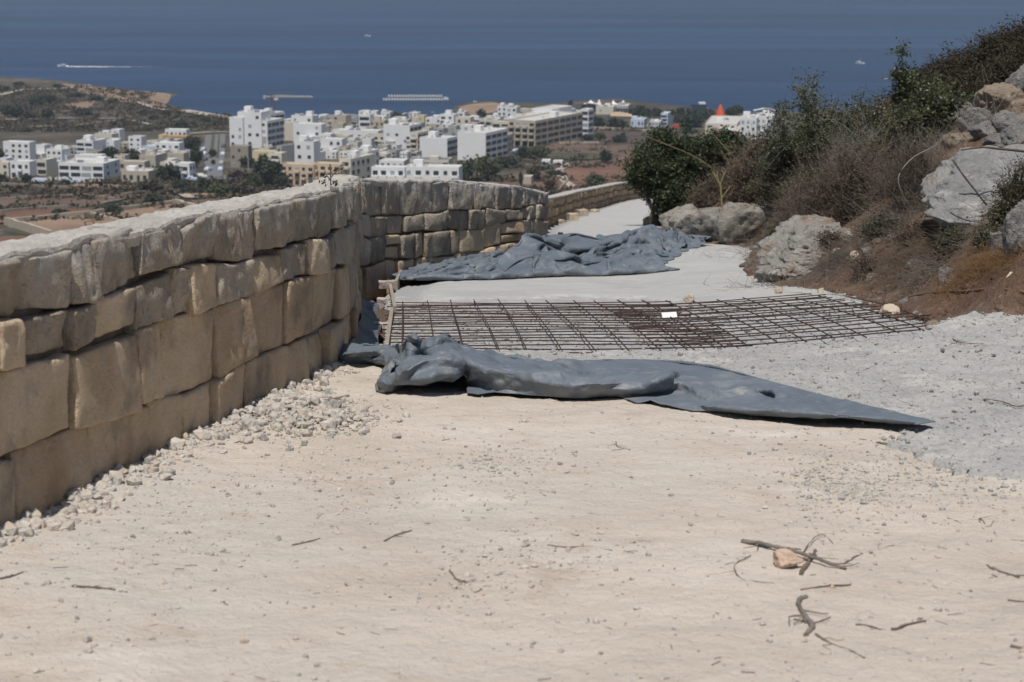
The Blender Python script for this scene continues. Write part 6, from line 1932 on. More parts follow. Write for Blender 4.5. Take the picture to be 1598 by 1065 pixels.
def house(label, x0, x1, x2, yt, yb, col='white', st=2, nx=3, style='win', yaw=20.0, name='house', cat='house', side=0, depth=None, dark_roof=False, roof_room=True, group=None, ground_px=None):
    """front face x0..x1 and right side x1..x2 in the photo, top yt, foot yb; yaw turns the front to the left"""
    a = math.radians(yaw)
    c = on_valley(x1, yb)
    u0, u1, u2 = ray(x0, yb)[0], ray(x1, yb)[0], ray(x2, yb)[0]
    X, Y = c[0], c[1]
    w = (X - u0 * Y) / (math.cos(a) + u0 * math.sin(a))
    den = math.sin(a) - u2 * math.cos(a)
    D = depth or np.clip((u2 * Y - X) / den if abs(den) > 0.02 and x2 > x1 else 9.0, 5.0, 60.0)
    h = (yb - yt) / px_per_m(Y) / 0.985
    root = empty(name, tuple(c), label, cat, group, -a)
    mb = MB()
    t, ph = 0.25, min(0.55, 0.12 * h)
    mb.box(-w, 0, 0, D, -3.0, h - ph)
    mb.box(-w, 0, 0, t, h - ph, h); mb.box(-w, 0, D - t, D, h - ph, h)
    mb.box(-w, -w + t, t, D - t, h - ph, h); mb.box(-t, 0, t, D - t, h - ph, h)
    mb.build('wall', M['w_' + col], root)
    mb = MB(); mb.box(-w + t + .01, -t - .01, t + .01, D - t - .01, h - ph + 0.02, h - ph + 0.10)
    mb.build('roof', M['roof_dark'] if dark_roof else M['roof'], root)
    sh = (h - ph) / st
    def openings(n, length, place, st_=style):
        for r in range(st):
            for k in range(n):
                cx = (k + 0.5) / n * length + hr.normal(0, 0.03) * length / n
                pitch = length / n
                if st_ == 'win':
                    if hr.random() < 0.12: continue
                    ww, wh, z = min(1.5, pitch * 0.42) * hr.uniform(0.8, 1.2), min(1.5, sh * 0.45), r * sh + sh * 0.34
                    place('window', cx, ww, 0.16, z, wh, 0.0)
                elif st_ == 'balcony':
                    ww = pitch * hr.uniform(0.52, 0.68)
                    place('window', cx, ww, 0.16, r * sh + sh * 0.12, sh * 0.66, 0.0)
                    if r > 0:
                        place('balcony_' + ('white' if col in ('white', 'grey') else col), cx, pitch * 0.8, 1.3, r * sh - 0.10, sh * 0.30, -0.65)
                elif st_ == 'mix':
                    if (k + r) % 2 == 0:
                        place('window', cx, pitch * 0.6, 0.16, r * sh + sh * 0.15, sh * 0.6, 0.0)
                        if r: place('balcony_' + col, cx, pitch * 0.75, 1.1, r * sh - 0.10, sh * 0.26, -0.55)
                    else:
                        place('window', cx, min(1.4, pitch * 0.4), 0.16, r * sh + sh * 0.34, sh * 0.42, 0.0)
                elif st_ == 'band':
                    place('window', cx, pitch * 0.84, 0.16, r * sh + sh * 0.22, sh * 0.54, 0.0)
                elif st_ == 'few':
                    if hr.random() < 0.62:
                        place('window', cx, min(1.4, pitch * 0.38), 0.16, r * sh + sh * 0.38, min(1.3, sh * 0.4), 0.0)
    def fr(kind, cx, ww, dd, z, hh, off):
        if kind == 'window' and hr.random() < 0.22: kind = 'pale_window'
        part(kind, 'window' if 'window' in kind else 'balcony', root, (-w + cx, off, z), (ww, dd, hh))
    def sd(kind, cx, ww, dd, z, hh, off):
        part(kind, 'window' if kind == 'window' else 'balcony', root, (0 - off, cx, z), (dd, ww, hh))
    if style != 'none':
        openings(nx, w, fr)
    if side:
        openings(abs(side), D, sd, 'band' if side > 0 else 'win')
    if roof_room and w > 4 and D > 6:
        rw, rd_, rh = min(3.2, w * 0.4), min(3.5, D * 0.35), min(2.4, h * 0.35)
        x_ = -w + w * hr.uniform(0.15, 0.85 - rw / w * 0.5)
        y_ = D * hr.uniform(0.3, 0.6)
        mb = MB(); mb.box(x_ - rw / 2, x_ + rw / 2, y_, y_ + rd_, h - ph + 0.05, h - ph + rh)
        mb.build('stair_room', M['w_' + (col if hr.random() < 0.6 else 'white')], root)
        for _ in range(hr.integers(1, 5)):
            part('tank', 'water_tank', root, (-w * hr.uniform(0.1, 0.9), D * hr.uniform(0.15, 0.8), h - ph + 0.1), (1.1, 1.1, 1.2))
        for _ in range(int(hr.integers(0, 3))):
            part('solar', 'solar_panel', root, (-w * hr.uniform(0.25, 0.75), D * hr.uniform(0.2, 0.7), h - ph + 0.5), (2.4, 1.4, 0.08), 0.5)
    return root

NAMED = []
def H(label, x0, x1, x2, yt, yb, *a, **k):
    NAMED.append((label, (x0 + x2) / 2, yb, (x2 - x0) / 2))
    return house(label, x0, x1, x2, yt, yb, *a, **k)
# left cluster
H('white villa with arched windows and a grey side wall at far left', 6, 47, 57, 223, 250, 'white', 3, 4, 'win', 18)
H('narrow white block squeezed behind the arched white villa', 57, 70, 80, 227, 248, 'white', 2, 1, 'few', 18)
H('cube-stepped bright white house left of the modern long house', 73, 97, 111, 234, 252, 'white', 2, 3, 'win', 20)
H('small white upper cube on the stepped bright white house', 85, 102, 112, 230, 240, 'white', 1, 1, 'win', 20, roof_room=False)
H('cream two-storey house at the left edge in the front row', -8, 14, 24, 254, 276, 'cream', 2, 2, 'win', 14)
H('white townhouse with a balcony in the left front row', 17, 47, 56, 253, 280, 'white', 2, 3, 'mix', 16)
H('cream house with one wide dark window in the left front row', 58, 73, 90, 250, 274, 'cream', 2, 1, 'band', 18)
H('long modern white house with wide framed windows', 92, 162, 188, 256, 279, 'white', 2, 4, 'band', 12, side=-2)
H('blank white upper storey on the long modern house', 117, 158, 166, 243, 258, 'white', 1, 2, 'few', 12, roof_room=False)
H('white house of stacked terraces with a grey side above the long modern house', 120, 146, 167, 221, 245, 'white', 3, 2, 'band', 20)
H('flat cream house on the upper left edge of the village', 148, 175, 186, 210, 226, 'cream', 1, 2, 'win', 18)
H('white turret house on the upper left edge of the village', 174, 187, 195, 203, 222, 'white', 2, 1, 'win', 18)
H('white house with a dark roof right of the turret house', 201, 221, 229, 214, 238, 'white', 3, 2, 'few', 16, dark_roof=True)
H('bluish white low house beside the dark trees', 222, 241, 248, 229, 242, 'blue', 1, 2, 'win', 16)
H('ochre and white apartment block at the top of the left village', 254, 291, 297, 213, 225, 'ochre', 1, 4, 'few', 12, roof_room=False)
H('white upper storeys over the ochre apartment block', 258, 291, 297, 203, 216, 'white', 1, 5, 'win', 12)
H('yellowish narrow house left of the ochre block', 248, 257, 260, 211, 224, 'yellow', 2, 1, 'few', 12)
H('white house with big roof terrace under the ochre block', 242, 280, 288, 224, 243, 'white', 2, 4, 'mix', 14)
H('small grey-beige house between the dark trees and the street', 262, 287, 295, 240, 257, 'beige', 2, 2, 'win', 14)
H('beige low house with long front behind the bungalow', 185, 226, 234, 253, 268, 'beige', 1, 3, 'few', 14)
H('beige two-storey house behind the dark trees', 218, 243, 262, 243, 262, 'beige', 2, 2, 'few', 16)
H('cream single-storey annex beside the white corner villa', 250, 270, 275, 254, 265, 'cream', 1, 1, 'none', 12)
H('low beige bungalow with a white garage door in the front row', 190, 232, 250, 268, 287, 'beige', 1, 4, 'win', 14)
H('white corner villa with dark openings beside the street', 272, 296, 304, 256, 283, 'white', 2, 2, 'mix', 16, side=-2)
# big white left block of the town
H('leftmost tall white block of the town beside the street', 359, 380, 384, 185, 232, 'white', 4, 2, 'few', 14)
H('tall white block rising at the back left of the town', 372, 409, 424, 177, 232, 'white', 4, 3, 'few', 14)
H('white block with a long shaded right flank left of the crane', 380, 418, 443, 190, 232, 'white', 4, 3, 'few', 22, side=4)
H('white block with slanted top directly under the crane', 404, 421, 445, 179, 222, 'white', 4, 1, 'few', 24, side=3)
H('small white gabled house with dark square windows in front of the white blocks', 394, 413, 420, 203, 230, 'white', 2, 2, 'win', 14)
H('grey-fronted house below the white gabled one', 399, 416, 421, 214, 232, 'grey', 2, 1, 'win', 14)
H('beige-brown unfinished block at the street corner', 360, 388, 393, 229, 262, 'brown', 3, 3, 'few', 10)
H('pale yellow blank-walled house', 391, 428, 434, 237, 256, 'yellow', 1, 1, 'none', 12)
H('small dark-roofed white house on top of the pale yellow one', 404, 420, 428, 231, 241, 'cream', 1, 2, 'win', 12, dark_roof=True)
H('white corner house with curved balconies at the left end of the peach row', 420, 440, 446, 240, 272, 'cream', 3, 1, 'balcony', 18)
H('tall house with a grey blank side above the peach row', 432, 440, 460, 229, 262, 'grey', 3, 1, 'few', 28)
H('peach apartment row with balconies behind the near wall, left part', 438, 490, 492, 258, 291, 'peach', 3, 5, 'mix', 20)
H('peach apartment row with balconies behind the near wall, right part', 488, 532, 534, 257, 291, 'peach', 3, 4, 'balcony', 20)
H('cream apartment end house with a long grey right flank', 530, 548, 586, 249, 290, 'cream', 3, 1, 'balcony', 24, side=-5)
H('white blank-sided block left of the crane foot', 438, 461, 468, 192, 220, 'cream', 3, 2, 'none', 18)
H('white block with stepped roof behind the cream blank one', 455, 488, 498, 182, 205, 'white', 2, 3, 'few', 18)
H('broad white blank wall in the middle left of the town', 458, 502, 510, 195, 224, 'white', 3, 3, 'few', 18)
H('large white house with pale blue roof edge above the peach row', 460, 490, 500, 222, 254, 'white', 2, 2, 'few', 18)
H('white house with a raised framed panel', 501, 534, 541, 218, 243, 'white', 2, 3, 'few', 18)
H('long low white terrace in the middle of the town', 520, 590, 598, 205, 222, 'white', 1, 6, 'few', 16)
H('beige tower block against the sea', 519, 540, 549, 181, 206, 'beige', 3, 2, 'few', 24)
H('tall white house with dark glazed front', 560, 578, 584, 180, 208, 'white', 3, 1, 'band', 12)
H('beige house row right of the glazed white house', 577, 600, 606, 189, 208, 'beige', 2, 3, 'win', 14)
H('yellowish white house with a dark flat roof', 572, 601, 606, 211, 229, 'cream', 2, 3, 'mix', 16, dark_roof=True)
H('white house with black window openings above the grey flank', 543, 574, 592, 237, 262, 'white', 2, 3, 'win', 22, side=-3)
H('big bright white L-shaped block in the town centre', 599, 640, 658, 197, 236, 'white', 4, 3, 'few', 24, side=3)
H('narrow white tower with long vertical windows', 634, 641, 664, 211, 240, 'white', 4, 1, 'band', 26, side=2)
H('cream block with open balconies beside the white tower', 640, 652, 672, 208, 242, 'cream', 4, 1, 'balcony', 26, side=3)
H('large blank white wall with a stepped corner', 655, 698, 714, 217, 248, 'white', 3, 1, 'none', 22, side=4)
H('largest blank white wall above the dark trees', 714, 758, 792, 209, 251, 'white', 4, 1, 'none', 24, side=4)
H('white curved-balcony apartment building behind the near wall, left half', 580, 632, 634, 262, 292, 'white', 2, 4, 'balcony', 8)
H('white curved-balcony apartment building behind the near wall, right half', 632, 716, 722, 262, 292, 'white', 2, 6, 'mix', 8)
H('recessed white penthouse storey on the left half of the apartment building', 592, 630, 634, 252, 264, 'white', 1, 4, 'win', 8, depth=9, roof_room=False)
H('recessed cream penthouse storey on the right half of the apartment building', 640, 700, 706, 250, 264, 'cream', 1, 6, 'band', 8, depth=9, dark_roof=True)
H('pale yellow tower house near the waterfront', 651, 662, 666, 181, 200, 'yellow', 2, 1, 'few', 16)
H('white waterfront house with a blue shaded roof', 664, 688, 694, 185, 200, 'white', 2, 3, 'win', 16)
H('white stepped house right of the blue-shaded waterfront house', 686, 708, 716, 180, 204, 'white', 3, 2, 'mix', 18)
H('cream waterfront house left of the pink one', 711, 734, 740, 184, 207, 'cream', 2, 2, 'win', 18)
H('pinkish house among the white waterfront houses', 729, 744, 750, 193, 210, 'pink', 2, 2, 'win', 18)
H('cream low block left of the corner apartments', 748, 775, 782, 188, 206, 'cream', 2, 3, 'band', 18)
H('cream wing with dark band windows joining the corner apartments', 768, 794, 796, 191, 212, 'cream', 2, 2, 'band', 20)
H('low grey building below the cream wing', 758, 790, 800, 212, 232, 'grey', 2, 3, 'win', 22, side=-3)
H('big beige corner apartment block with rows of dark balconies', 793, 835, 909, 190, 230, 'beige', 4, 4, 'balcony', 28, 'apartment_block', 'apartment block', side=8)
H('white penthouse terraces on top of the corner apartment block', 800, 836, 880, 182, 193, 'white', 1, 3, 'band', 28, roof_room=False)
H('white rooftop volume behind on the corner apartment block', 830, 862, 893, 171, 188, 'white', 1, 2, 'few', 28, roof_room=False)
H('narrow white apartment tower closing the corner block', 906, 918, 926, 172, 218, 'white', 5, 1, 'band', 24, side=1)
H('white gabled waterfront house at the rocky point', 776, 790, 797, 167, 182, 'white', 2, 2, 'win', 16)
H('white waterfront house with a little tower at the rocky point', 790, 806, 812, 168, 184, 'white', 2, 2, 'win', 16)
H('low beige waterfront row right of the rocky point', 806, 834, 838, 171, 182, 'beige', 1, 4, 'win', 16)
# water park and right
H('cream hall with a pitched look below the white tents', 930, 957, 962, 167, 179, 'cream', 1, 2, 'few', 14)
H('grey colonnaded hall under the right white tent', 960, 980, 985, 166, 178, 'grey', 1, 5, 'band', 10)
H('pale blue pool building behind the hedge', 984, 1005, 1010, 187, 199, 'blue', 1, 4, 'win', 12)
H('white and blue slide-tower building of the water park', 1031, 1042, 1047, 178, 196, 'blue', 3, 1, 'band', 12)
H('pale grey service building of the water park', 1012, 1030, 1034, 191, 200, 'grey', 1, 4, 'band', 10)
H('cream long building behind the carob tree', 1100, 1150, 1158, 194, 210, 'cream', 2, 4, 'few', 10)
H('cream building with a reddish lower wall behind the carob tree', 1118, 1152, 1158, 205, 213, 'red', 1, 4, 'none', 10, roof_room=False)
H('white waterfront building left of the evergreen shrub', 1154, 1180, 1186, 186, 218, 'white', 3, 3, 'win', 12)
H('white building half hidden by the evergreen shrub', 1178, 1204, 1210, 184, 216, 'white', 3, 3, 'mix', 12)
H('small white shed, left of the pair in the fields', 845, 858, 860, 251, 260, 'white', 1, 1, 'band', 6, 'shed', 'shed', depth=5, roof_room=False)
H('small white shed, right of the pair in the fields', 863, 877, 880, 252, 260, 'white', 1, 1, 'band', 6, 'shed', 'shed', depth=5, roof_room=False)
H('small beige ruined hut among the field trees', 815, 829, 834, 276, 289, 'beige', 1, 1, 'few', 10, 'hut', 'hut', depth=5, roof_room=False)
H('pale ruined farm building at the edge of the fields', 778, 800, 806, 250, 260, 'tan', 1, 2, 'few', 14, 'hut', 'hut', depth=6, roof_room=False)
# fill of small houses packed between the named ones
fills = []
for (row_y, xa, xb, hh) in ((196, 444, 600, 12), (199, 606, 790, 13), (208, 470, 570, 13), (213, 660, 770, 14), (219, 500, 600, 13), (232, 470, 545, 15), (230, 560, 636, 14), (247, 505, 560, 15), (250, 590, 655, 14), (189, 800, 900, 9), (186, 560, 650, 10), (184, 810, 905, 10), (206, 640, 720, 12), (222, 690, 760, 12), (192, 470, 560, 10), (203, 445, 520, 12), (214, 590, 660, 12), (226, 500, 580, 13), (240, 470, 560, 14), (194, 680, 790, 10), (257, 560, 600, 13), (180, 780, 900, 8), (246, 206, 300, 11), (232, 150, 250, 11), (262, 0, 60, 12), (241, 60, 130, 11), (228, 230, 300, 10)):
    x = xa
    while x < xb:
        w = hr.uniform(12, 24)
        fills.append((x, x + w * 0.72, x + w, row_y - hh * hr.uniform(0.75, 1.25), row_y + hr.uniform(-2, 3)))
        x += w * hr.uniform(0.95, 1.35)
fr = np.random.default_rng(314)
for _ in range(75):
    y_ = fr.uniform(189, 252)
    x_ = fr.uniform(442, 640 if y_ > 225 else 795)
    w = fr.uniform(11, 22)
    fills.append((x_, x_ + w * 0.72, x_ + w, y_ - fr.uniform(8, 15), y_))
for _ in range(22):
    y_ = fr.uniform(228, 268)
    x_ = fr.uniform(0, 285)
    w = fr.uniform(12, 24)
    fills.append((x_, x_ + w * 0.72, x_ + w, y_ - fr.uniform(8, 13), y_))
ORD = ['first', 'second', 'third', 'fourth', 'fifth', 'sixth', 'seventh', 'eighth', 'ninth', 'tenth', 'eleventh', 'twelfth', 'thirteenth', 'fourteenth', 'fifteenth', 'sixteenth', 'seventeenth']
USED = set()
def near_label(what, x, y, most=16):
    """a label that finds a small thing by the named house next to it"""
    order = sorted(NAMED, key=lambda q: abs(q[1] - x) + 1.6 * abs(q[2] - y))
    for ref, rx, ry, rw in order:
        rel = 'right of' if x > rx + rw * 0.6 else 'left of' if x < rx - rw * 0.6 else 'behind' if y < ry - 3 else 'in front of'
        words = ref.split()
        if len(words) + len(what.split()) + 1 + len(rel.split()) > most:
            continue
        lab = what + ' ' + rel + ' the ' + ref
        if lab not in USED:
            USED.add(lab)
            return lab
    return what
for f in fills:
    col = hr.choice(['white', 'white', 'white', 'cream', 'beige', 'grey', 'cream'])
    dk = hr.random() < 0.3
    lab = near_label(('dark-roofed ' if dk else '') + 'small ' + col + ' house', (f[0] + f[2]) / 2, f[4])
    house(lab, *f, col, 2, int(hr.integers(1, 4)), hr.choice(['win', 'few', 'mix', 'band']), hr.uniform(12, 26), group='small houses packed in the seaside town', dark_roof=dk)
# garden walls
def garden_wall(label, xa, xb, yt, yb, col='white'):
    a, b = on_valley(xa, yb), on_valley(xb, yb)
    d = (b - a)[:2]; L = np.linalg.norm(d)
    mb = MB(); mb.box(0, L, -0.15, 0.15, -1.5, (yb - yt) / px_per_m(a[1]))
    o = mb.build('garden_wall', M['w_' + col], None, tuple(a)); o.rotation_euler = (0, 0, math.atan2(d[1], d[0]))
    tag(o, label, 'wall')
garden_wall('bright white garden wall in front of the long modern house', 76, 158, 277, 285)
garden_wall('white garden wall in front of the left front-row houses', 49, 75, 278, 285)
garden_wall('cream garden wall below the street corner', 290, 345, 302, 307, 'tan')

# white tents of the water park, cone, slides
def tent(label, x0, x1, yt, yb, peaks):
    c = on_valley((x0 + x1) / 2, yb)
    s = 1 / px_per_m(c[1])
    w = (x1 - x0) * s; d = w * 0.6; h = (yb - yt) * s
    n = 32
    u = np.linspace(-1, 1, n)
    U, V = np.meshgrid(u, u, indexing='ij')
    z = np.full(U.shape, 0.42 * h)
    for p in peaks:
        r = np.hypot((U - p) * w / 2, V * d / 2) / (w / (2.2 * len(peaks)))
        z = np.maximum(z, h * (0.42 + 0.58 * np.exp(-2.4 * r)))
    Vt = np.stack([U * w / 2, V * d / 2, z], -1).reshape(-1, 3)
    root = empty('marquee', tuple(c), label, 'marquee')
    o = link('canopy', mesh_data('canopy', Vt, grid_faces(n, n), M['w_white'], True), root)
    so = o.modifiers.new('thickness', 'SOLIDIFY'); so.thickness = 0.1
    for sx_ in (-0.92, 0, 0.92):
        for sy_ in (-0.9, 0.9):
            mb = MB(); mb.cone((sx_ * w / 2, sy_ * d / 2), 0.15, 0.15, -0.5, 0.44 * h, 6); mb.build('post', M['w_grey'], root)
tent('white peaked marquee with one point, left of the two by the sea', 911, 933, 156, 167, [0.0])
tent('white peaked marquee with two points, right of the two by the sea', 955, 984, 156, 168, [-0.85, 0.2])
c = on_valley(935, 164); s = 1 / px_per_m(c[1])
mb = MB(); mb.cone((0, 0), 2.0, 0.2, -0.5, 8 * s, 8)
tag(mb.build('marquee', M['w_white'], None, tuple(c)), 'small white pointed canopy between the two marquees', 'marquee')
c = on_valley(1124, 184); s = 1 / px_per_m(c[1])
root = empty('cone_tower', tuple(c), 'bright orange cone-shaped tower at the water park', 'tower')
mb = MB(); mb.cone((0, 0), 9 * s, 1.6 * s, 0, 20 * s, 14); mb.build('cone', plain('orange_paint', (0.62, 0.10, 0.03), 0.6), root)
mb = MB(); mb.cone((0, 0), 6 * s, 9 * s, -3, 0.02, 14); mb.build('base', M['w_grey'], root)
mb = MB(); mb.tube([(-8 * s, -2, 2 * s), (-15 * s, -2, 10 * s), (-22 * s, -2, 16 * s)], 1.0 * s, 6); mb.build('slide', plain('orange_slide', (0.45, 0.10, 0.05), 0.6), root)
c = on_valley(1092, 183); s = 1 / px_per_m(c[1])
root = empty('slide_tower', tuple(c), 'dark blue slide tower left of the orange cone', 'tower')
mb = MB(); mb.box(-12 * s, 10 * s, -3, 3, 10 * s, 20 * s); mb.build('deck_house', plain('dark_blue_cladding', (0.035, 0.05, 0.085), 0.6), root)
for dx in (-11, -4, 3, 9):
    mb = MB(); mb.cone((dx * s, 0), 0.3, 0.3, -1, 10 * s, 6); mb.build('post', M['w_grey'], root)
mb = MB(); mb.box(-2 * s, 8 * s, -3.2, 3.2, 20 * s + 0.02, 22.5 * s); mb.build('roof', M['w_blue'], root)
c = on_valley(1188, 184); s = 1 / px_per_m(c[1])
root = empty('water_slide', tuple(c), 'white zigzag water slide with a pink top at the right', 'water slide')
mb = MB(); mb.tube(np.array([(-14, 0, 3), (-4, 0, 6), (-12, 0, 11), (4, 0, 14)]) * s, 1.4 * s, 6); mb.build('chute', M['w_white'], root)
mb = MB(); mb.tube(np.array([(4, 0, 14), (14, 1, 13), (22, 0, 10)]) * s, 1.4 * s, 6); mb.build('upper_chute', M['w_pink'], root)
for dx, hz in ((-11, 9), (-3, 5), (4, 13), (14, 12)):
    mb = MB(); mb.cone((dx * s, 0), 0.2, 0.2, -1, hz * s, 6); mb.build('post', M['w_grey'], root)
c = on_valley(968, 184); s = 1 / px_per_m(c[1])
root = empty('pavilion', tuple(c), 'tan pitched roof pavilion below the tents', 'pavilion')
mb = MB(); mb.add(np.array([(-15, -4, 3), (18, -4, 2), (18, 4, 5), (-15, 4, 6), (-8, 0, 9), (0, 0, 9)]) * s, [np.array([(0, 1, 5), (1, 2, 5), (2, 3, 5), (3, 4, 5), (3, 0, 4), (0, 5, 4)])]); mb.build('roof', M['w_tan'], root)
mb = MB(); mb.box(-13 * s, 15 * s, -3 * s, 3 * s, -2, 2.6 * s); mb.build('wall', M['w_cream'], root)
c = on_valley(1057, 203); s = 1 / px_per_m(c[1])
RED = plain('red_paint', (0.50, 0.07, 0.06), 0.5)
root = empty('red_truck', tuple(c), 'small red truck parked below the water park', 'truck')
mb = MB(); mb.box(-7 * s, 4 * s, -1.2, 1.2, 0.9, 8 * s); mb.build('box_body', RED, root)
mb = MB(); mb.box(4.2 * s, 7.5 * s, -1.1, 1.1, 0.8, 5.5 * s); mb.build('cab', RED, root)
for dx in (-5, 0, 6):
    for dy in (-1.15, 1.15):
        mb = MB(); a_ = np.arange(8) * math.pi / 4
        mb.add(np.concatenate([np.stack([dx * s + 0.5 * np.cos(a_), 0 * a_ + dy - .12, 0.5 + 0.5 * np.sin(a_)], 1), np.stack([dx * s + 0.5 * np.cos(a_), 0 * a_ + dy + .12, 0.5 + 0.5 * np.sin(a_)], 1)]),
               [np.array([[0, 1, 2, 3, 4, 5, 6, 7]]), np.array([[15, 14, 13, 12, 11, 10, 9, 8]]), np.stack([np.arange(8), np.arange(8) + 8, (np.arange(8) + 1) % 8 + 8, (np.arange(8) + 1) % 8], 1)])
        mb.build('wheel', M['w_dark'], root)
# tower crane
c = on_valley(426, 190); s = 1 / px_per_m(c[1])
root = empty('tower_crane', tuple(c), 'tower crane standing behind the white blocks against the sea', 'crane')
rustc = plain('crane_paint', (0.20, 0.10, 0.075), 0.7); grc = plain('crane_grey', (0.36, 0.35, 0.34), 0.7)
mb = MB()
for dx in (-0.8, 0.8):
    for dy in (-0.8, 0.8):
        mb.tube([(dx, dy, 0), (dx, dy, 45 * s)], 0.16, 4)
zz = np.arange(0, 45 * s, 1.8)
mb.tube(np.stack([np.where(np.arange(len(zz)) % 2, 0.8, -0.8), 0 * zz - 0.8, zz], 1), 0.12, 4)
mb.build('mast', rustc, root)
mb = MB()
mb.tube([(-13 * s, 0, 38 * s), (62 * s, 0, 37.4 * s)], 0.35, 4); mb.tube([(0, 0, 40 * s), (60 * s, 0, 38.6 * s)], 0.25, 4)
xx = np.linspace(0, 60 * s, 26)
mb.tube(np.stack([xx, 0 * xx, np.where(np.arange(26) % 2, 39.6 * s - 0.02 * xx, 37.9 * s)], 1), 0.14, 4)
mb.build('jib', grc, root)
mb = MB(); mb.box(-14 * s, -10 * s, -1, 1, 35 * s, 40 * s); mb.build('counterweight', M['w_grey'], root)
mb = MB(); mb.box(0.9, 3.2, -1, 1, 33 * s, 36 * s); mb.build('cab', M['w_cream'], root)
mb = MB(); mb.tube([(0, 0, 45 * s), (40 * s, 0, 38.6 * s)], 0.08, 4); mb.build('stay_cable', rustc, root)
# a thin pole and lamp posts
for (px, py, h, lab) in ((388, 276, 32, 'thin pole in the scrub in front of the pale yellow house'), (1011, 202, 19, 'pale pole beside the water park'), (179, 188, 16, 'thin pole standing on the scrubby headland'), (1070, 180, 12, 'light blue flag pole at the water park')):
    c = on_valley(px, py); mb = MB(); mb.cone((0, 0), 0.2, 0.12, -0.5, h / px_per_m(c[1]), 6)
    tag(mb.build('pole', M['w_grey'], None, tuple(c)), lab, 'pole')
# parked cars, a few pixels each
def car_mesh(col):
    mb = MB()
    mb.box(-2.1, 2.1, -0.85, 0.85, 0.3, 0.85)
    V = np.array([(-1.5, -0.8, 0.86), (1.1, -0.8, 0.86), (1.1, 0.8, 0.86), (-1.5, 0.8, 0.86), (-1.2, -0.65, 1.45), (0.6, -0.65, 1.45), (0.6, 0.65, 1.45), (-1.2, 0.65, 1.45)])
    mb.add(V, np.array([(4, 5, 6, 7), (0, 1, 5, 4), (1, 2, 6, 5), (2, 3, 7, 6), (3, 0, 4, 7)]))
    for dx in (-1.3, 1.3):
        mb.box(dx - 0.32, dx + 0.32, -0.88, 0.88, 0.0, 0.299)
    return mb.data('parked_car', col)
CARC = ('white', 'grey', 'dark', 'blue')
CARS = [car_mesh(M['w_' + k]) for k in CARC]
for px, py, rz in ((318, 236, 1.5), (319, 243, 1.5), (320, 252, 1.4), (349, 231, 1.6), (348, 244, 1.6), (346, 258, 1.7), (344, 268, 1.7), (325, 268, 1.5), (298, 283, 0.2), (306, 281, 0.1), (314, 279, 0.1), (104, 286, 0.0), (118, 287, 0.0), (62, 286, 0.0), (800, 243, 0.7), (806, 239, 0.7),
                  (812, 235, 0.7), (795, 248, 0.7), (1014, 199, 0.1), (1020, 200, 0.0), (1026, 200, 0.1), (992, 198, 0.0), (914, 219, 1.0), (920, 221, 1.0)):
    c = on_valley(px, py); ci = hr.integers(0, 4); o = link('parked_car', CARS[ci], None, (c[0], c[1], c[2] + 0.35)); o.rotation_euler = (0, 0, rz + hr.normal(0, 0.08))
    tag(o, near_label('tiny ' + CARC[ci] + ' car', px, py), 'car', 'parked cars of the seaside town')

# ------------------------------------------------------------------ trees and bushes of the valley
def crown_mesh(seed, n_cl, per, size, m, squash=0.8):
    g = np.random.default_rng(seed)
    c = g.normal(size=(n_cl, 3)); c /= np.linalg.norm(c, axis=1, keepdims=True)
    c *= g.uniform(0.35, 0.88, (n_cl, 1)); c[:, 2] = c[:, 2] * squash
    P = np.repeat(c, per, 0) + g.normal(0, 0.14, (n_cl * per, 3))
    V, F = leaves_mesh(P, np.full(len(P), size), g, 0.8)
    return mesh_data('crown', V, F, m, False)
CROWN = {'dark': [crown_mesh(k, 44, 26, 0.24, M['leaf_far']) for k in range(3)], 'light': [crown_mesh(k + 5, 40, 24, 0.24, M['leaf_far_light']) for k in range(2)],
         'brown': [crown_mesh(k + 9, 40, 22, 0.24, M['leaf_far_brown']) for k in range(2)], 'red': [crown_mesh(15, 36, 22, 0.24, M['leaf_red'])],
         'tall': [crown_mesh(21, 36, 24, 0.22, M['leaf_far'], 1.0)]}
mb = MB(); mb.cone((0, 0), 0.10, 0.05, -0.6, 0.6, 6); TRUNK = mb.data('trunk', M['bark'])
def vtree(label, px, py, w, h, kind='dark', name=None, cat=None, group=None, i=[0]):
    c = on_valley(px, py); s = 1 / px_per_m(c[1])
    bush = h < 0.75 * w
    root = empty(name or ('bush' if bush else 'tree'), tuple(c), label, cat or ('bush' if bush else 'tree'), group, hr.uniform(0, 6))
    cm = CROWN[kind][i[0] % len(CROWN[kind])]; i[0] += 1
    o = link('crown', cm, root, (0, 0, h * s * (0.42 if bush else 0.56))); o.scale = (w * s * 0.52, w * s * 0.52, h * s * (0.60 if bush else 0.50))
    t = link('trunk', TRUNK, root, (0, 0, 0.25 * h * s)); t.scale = (h * s * 0.7, h * s * 0.7, h * s * 0.6)
T = vtree
T('dark round tree left of the beige village houses', 172, 254, 24, 26)
T('broad dark tree behind the beige two-storey house', 205, 253, 32, 22)
T('dark tree in front of the white terrace house', 252, 253, 18, 16)
T('tall dark tree nearest the street, upper', 302, 238, 22, 26)
T('tall dark tree nearest the street, lower', 306, 262, 20, 36)
T('dark tree touching the ochre block', 293, 236, 18, 22)
T('large dark carob tree in front of the bungalow, right', 262, 283, 44, 30)
T('dark carob tree right of the bungalow', 243, 284, 28, 20)
T('grey-green scrub mass below the bungalow', 232, 302, 44, 24, 'brown')
T('dark tree in front of the white corner villa', 285, 298, 30, 20)
T('dark tree by the lower street corner', 320, 300, 28, 22)
T('small dark bush on the field corner', 285, 305, 14, 12)
T('dark bush beside the cream garden wall', 310, 304, 18, 13)
T('round dark tree on the median of the broad street', 332, 246, 14, 13)
T('small dark tree at the lower end of the street median', 333, 258, 7, 9)
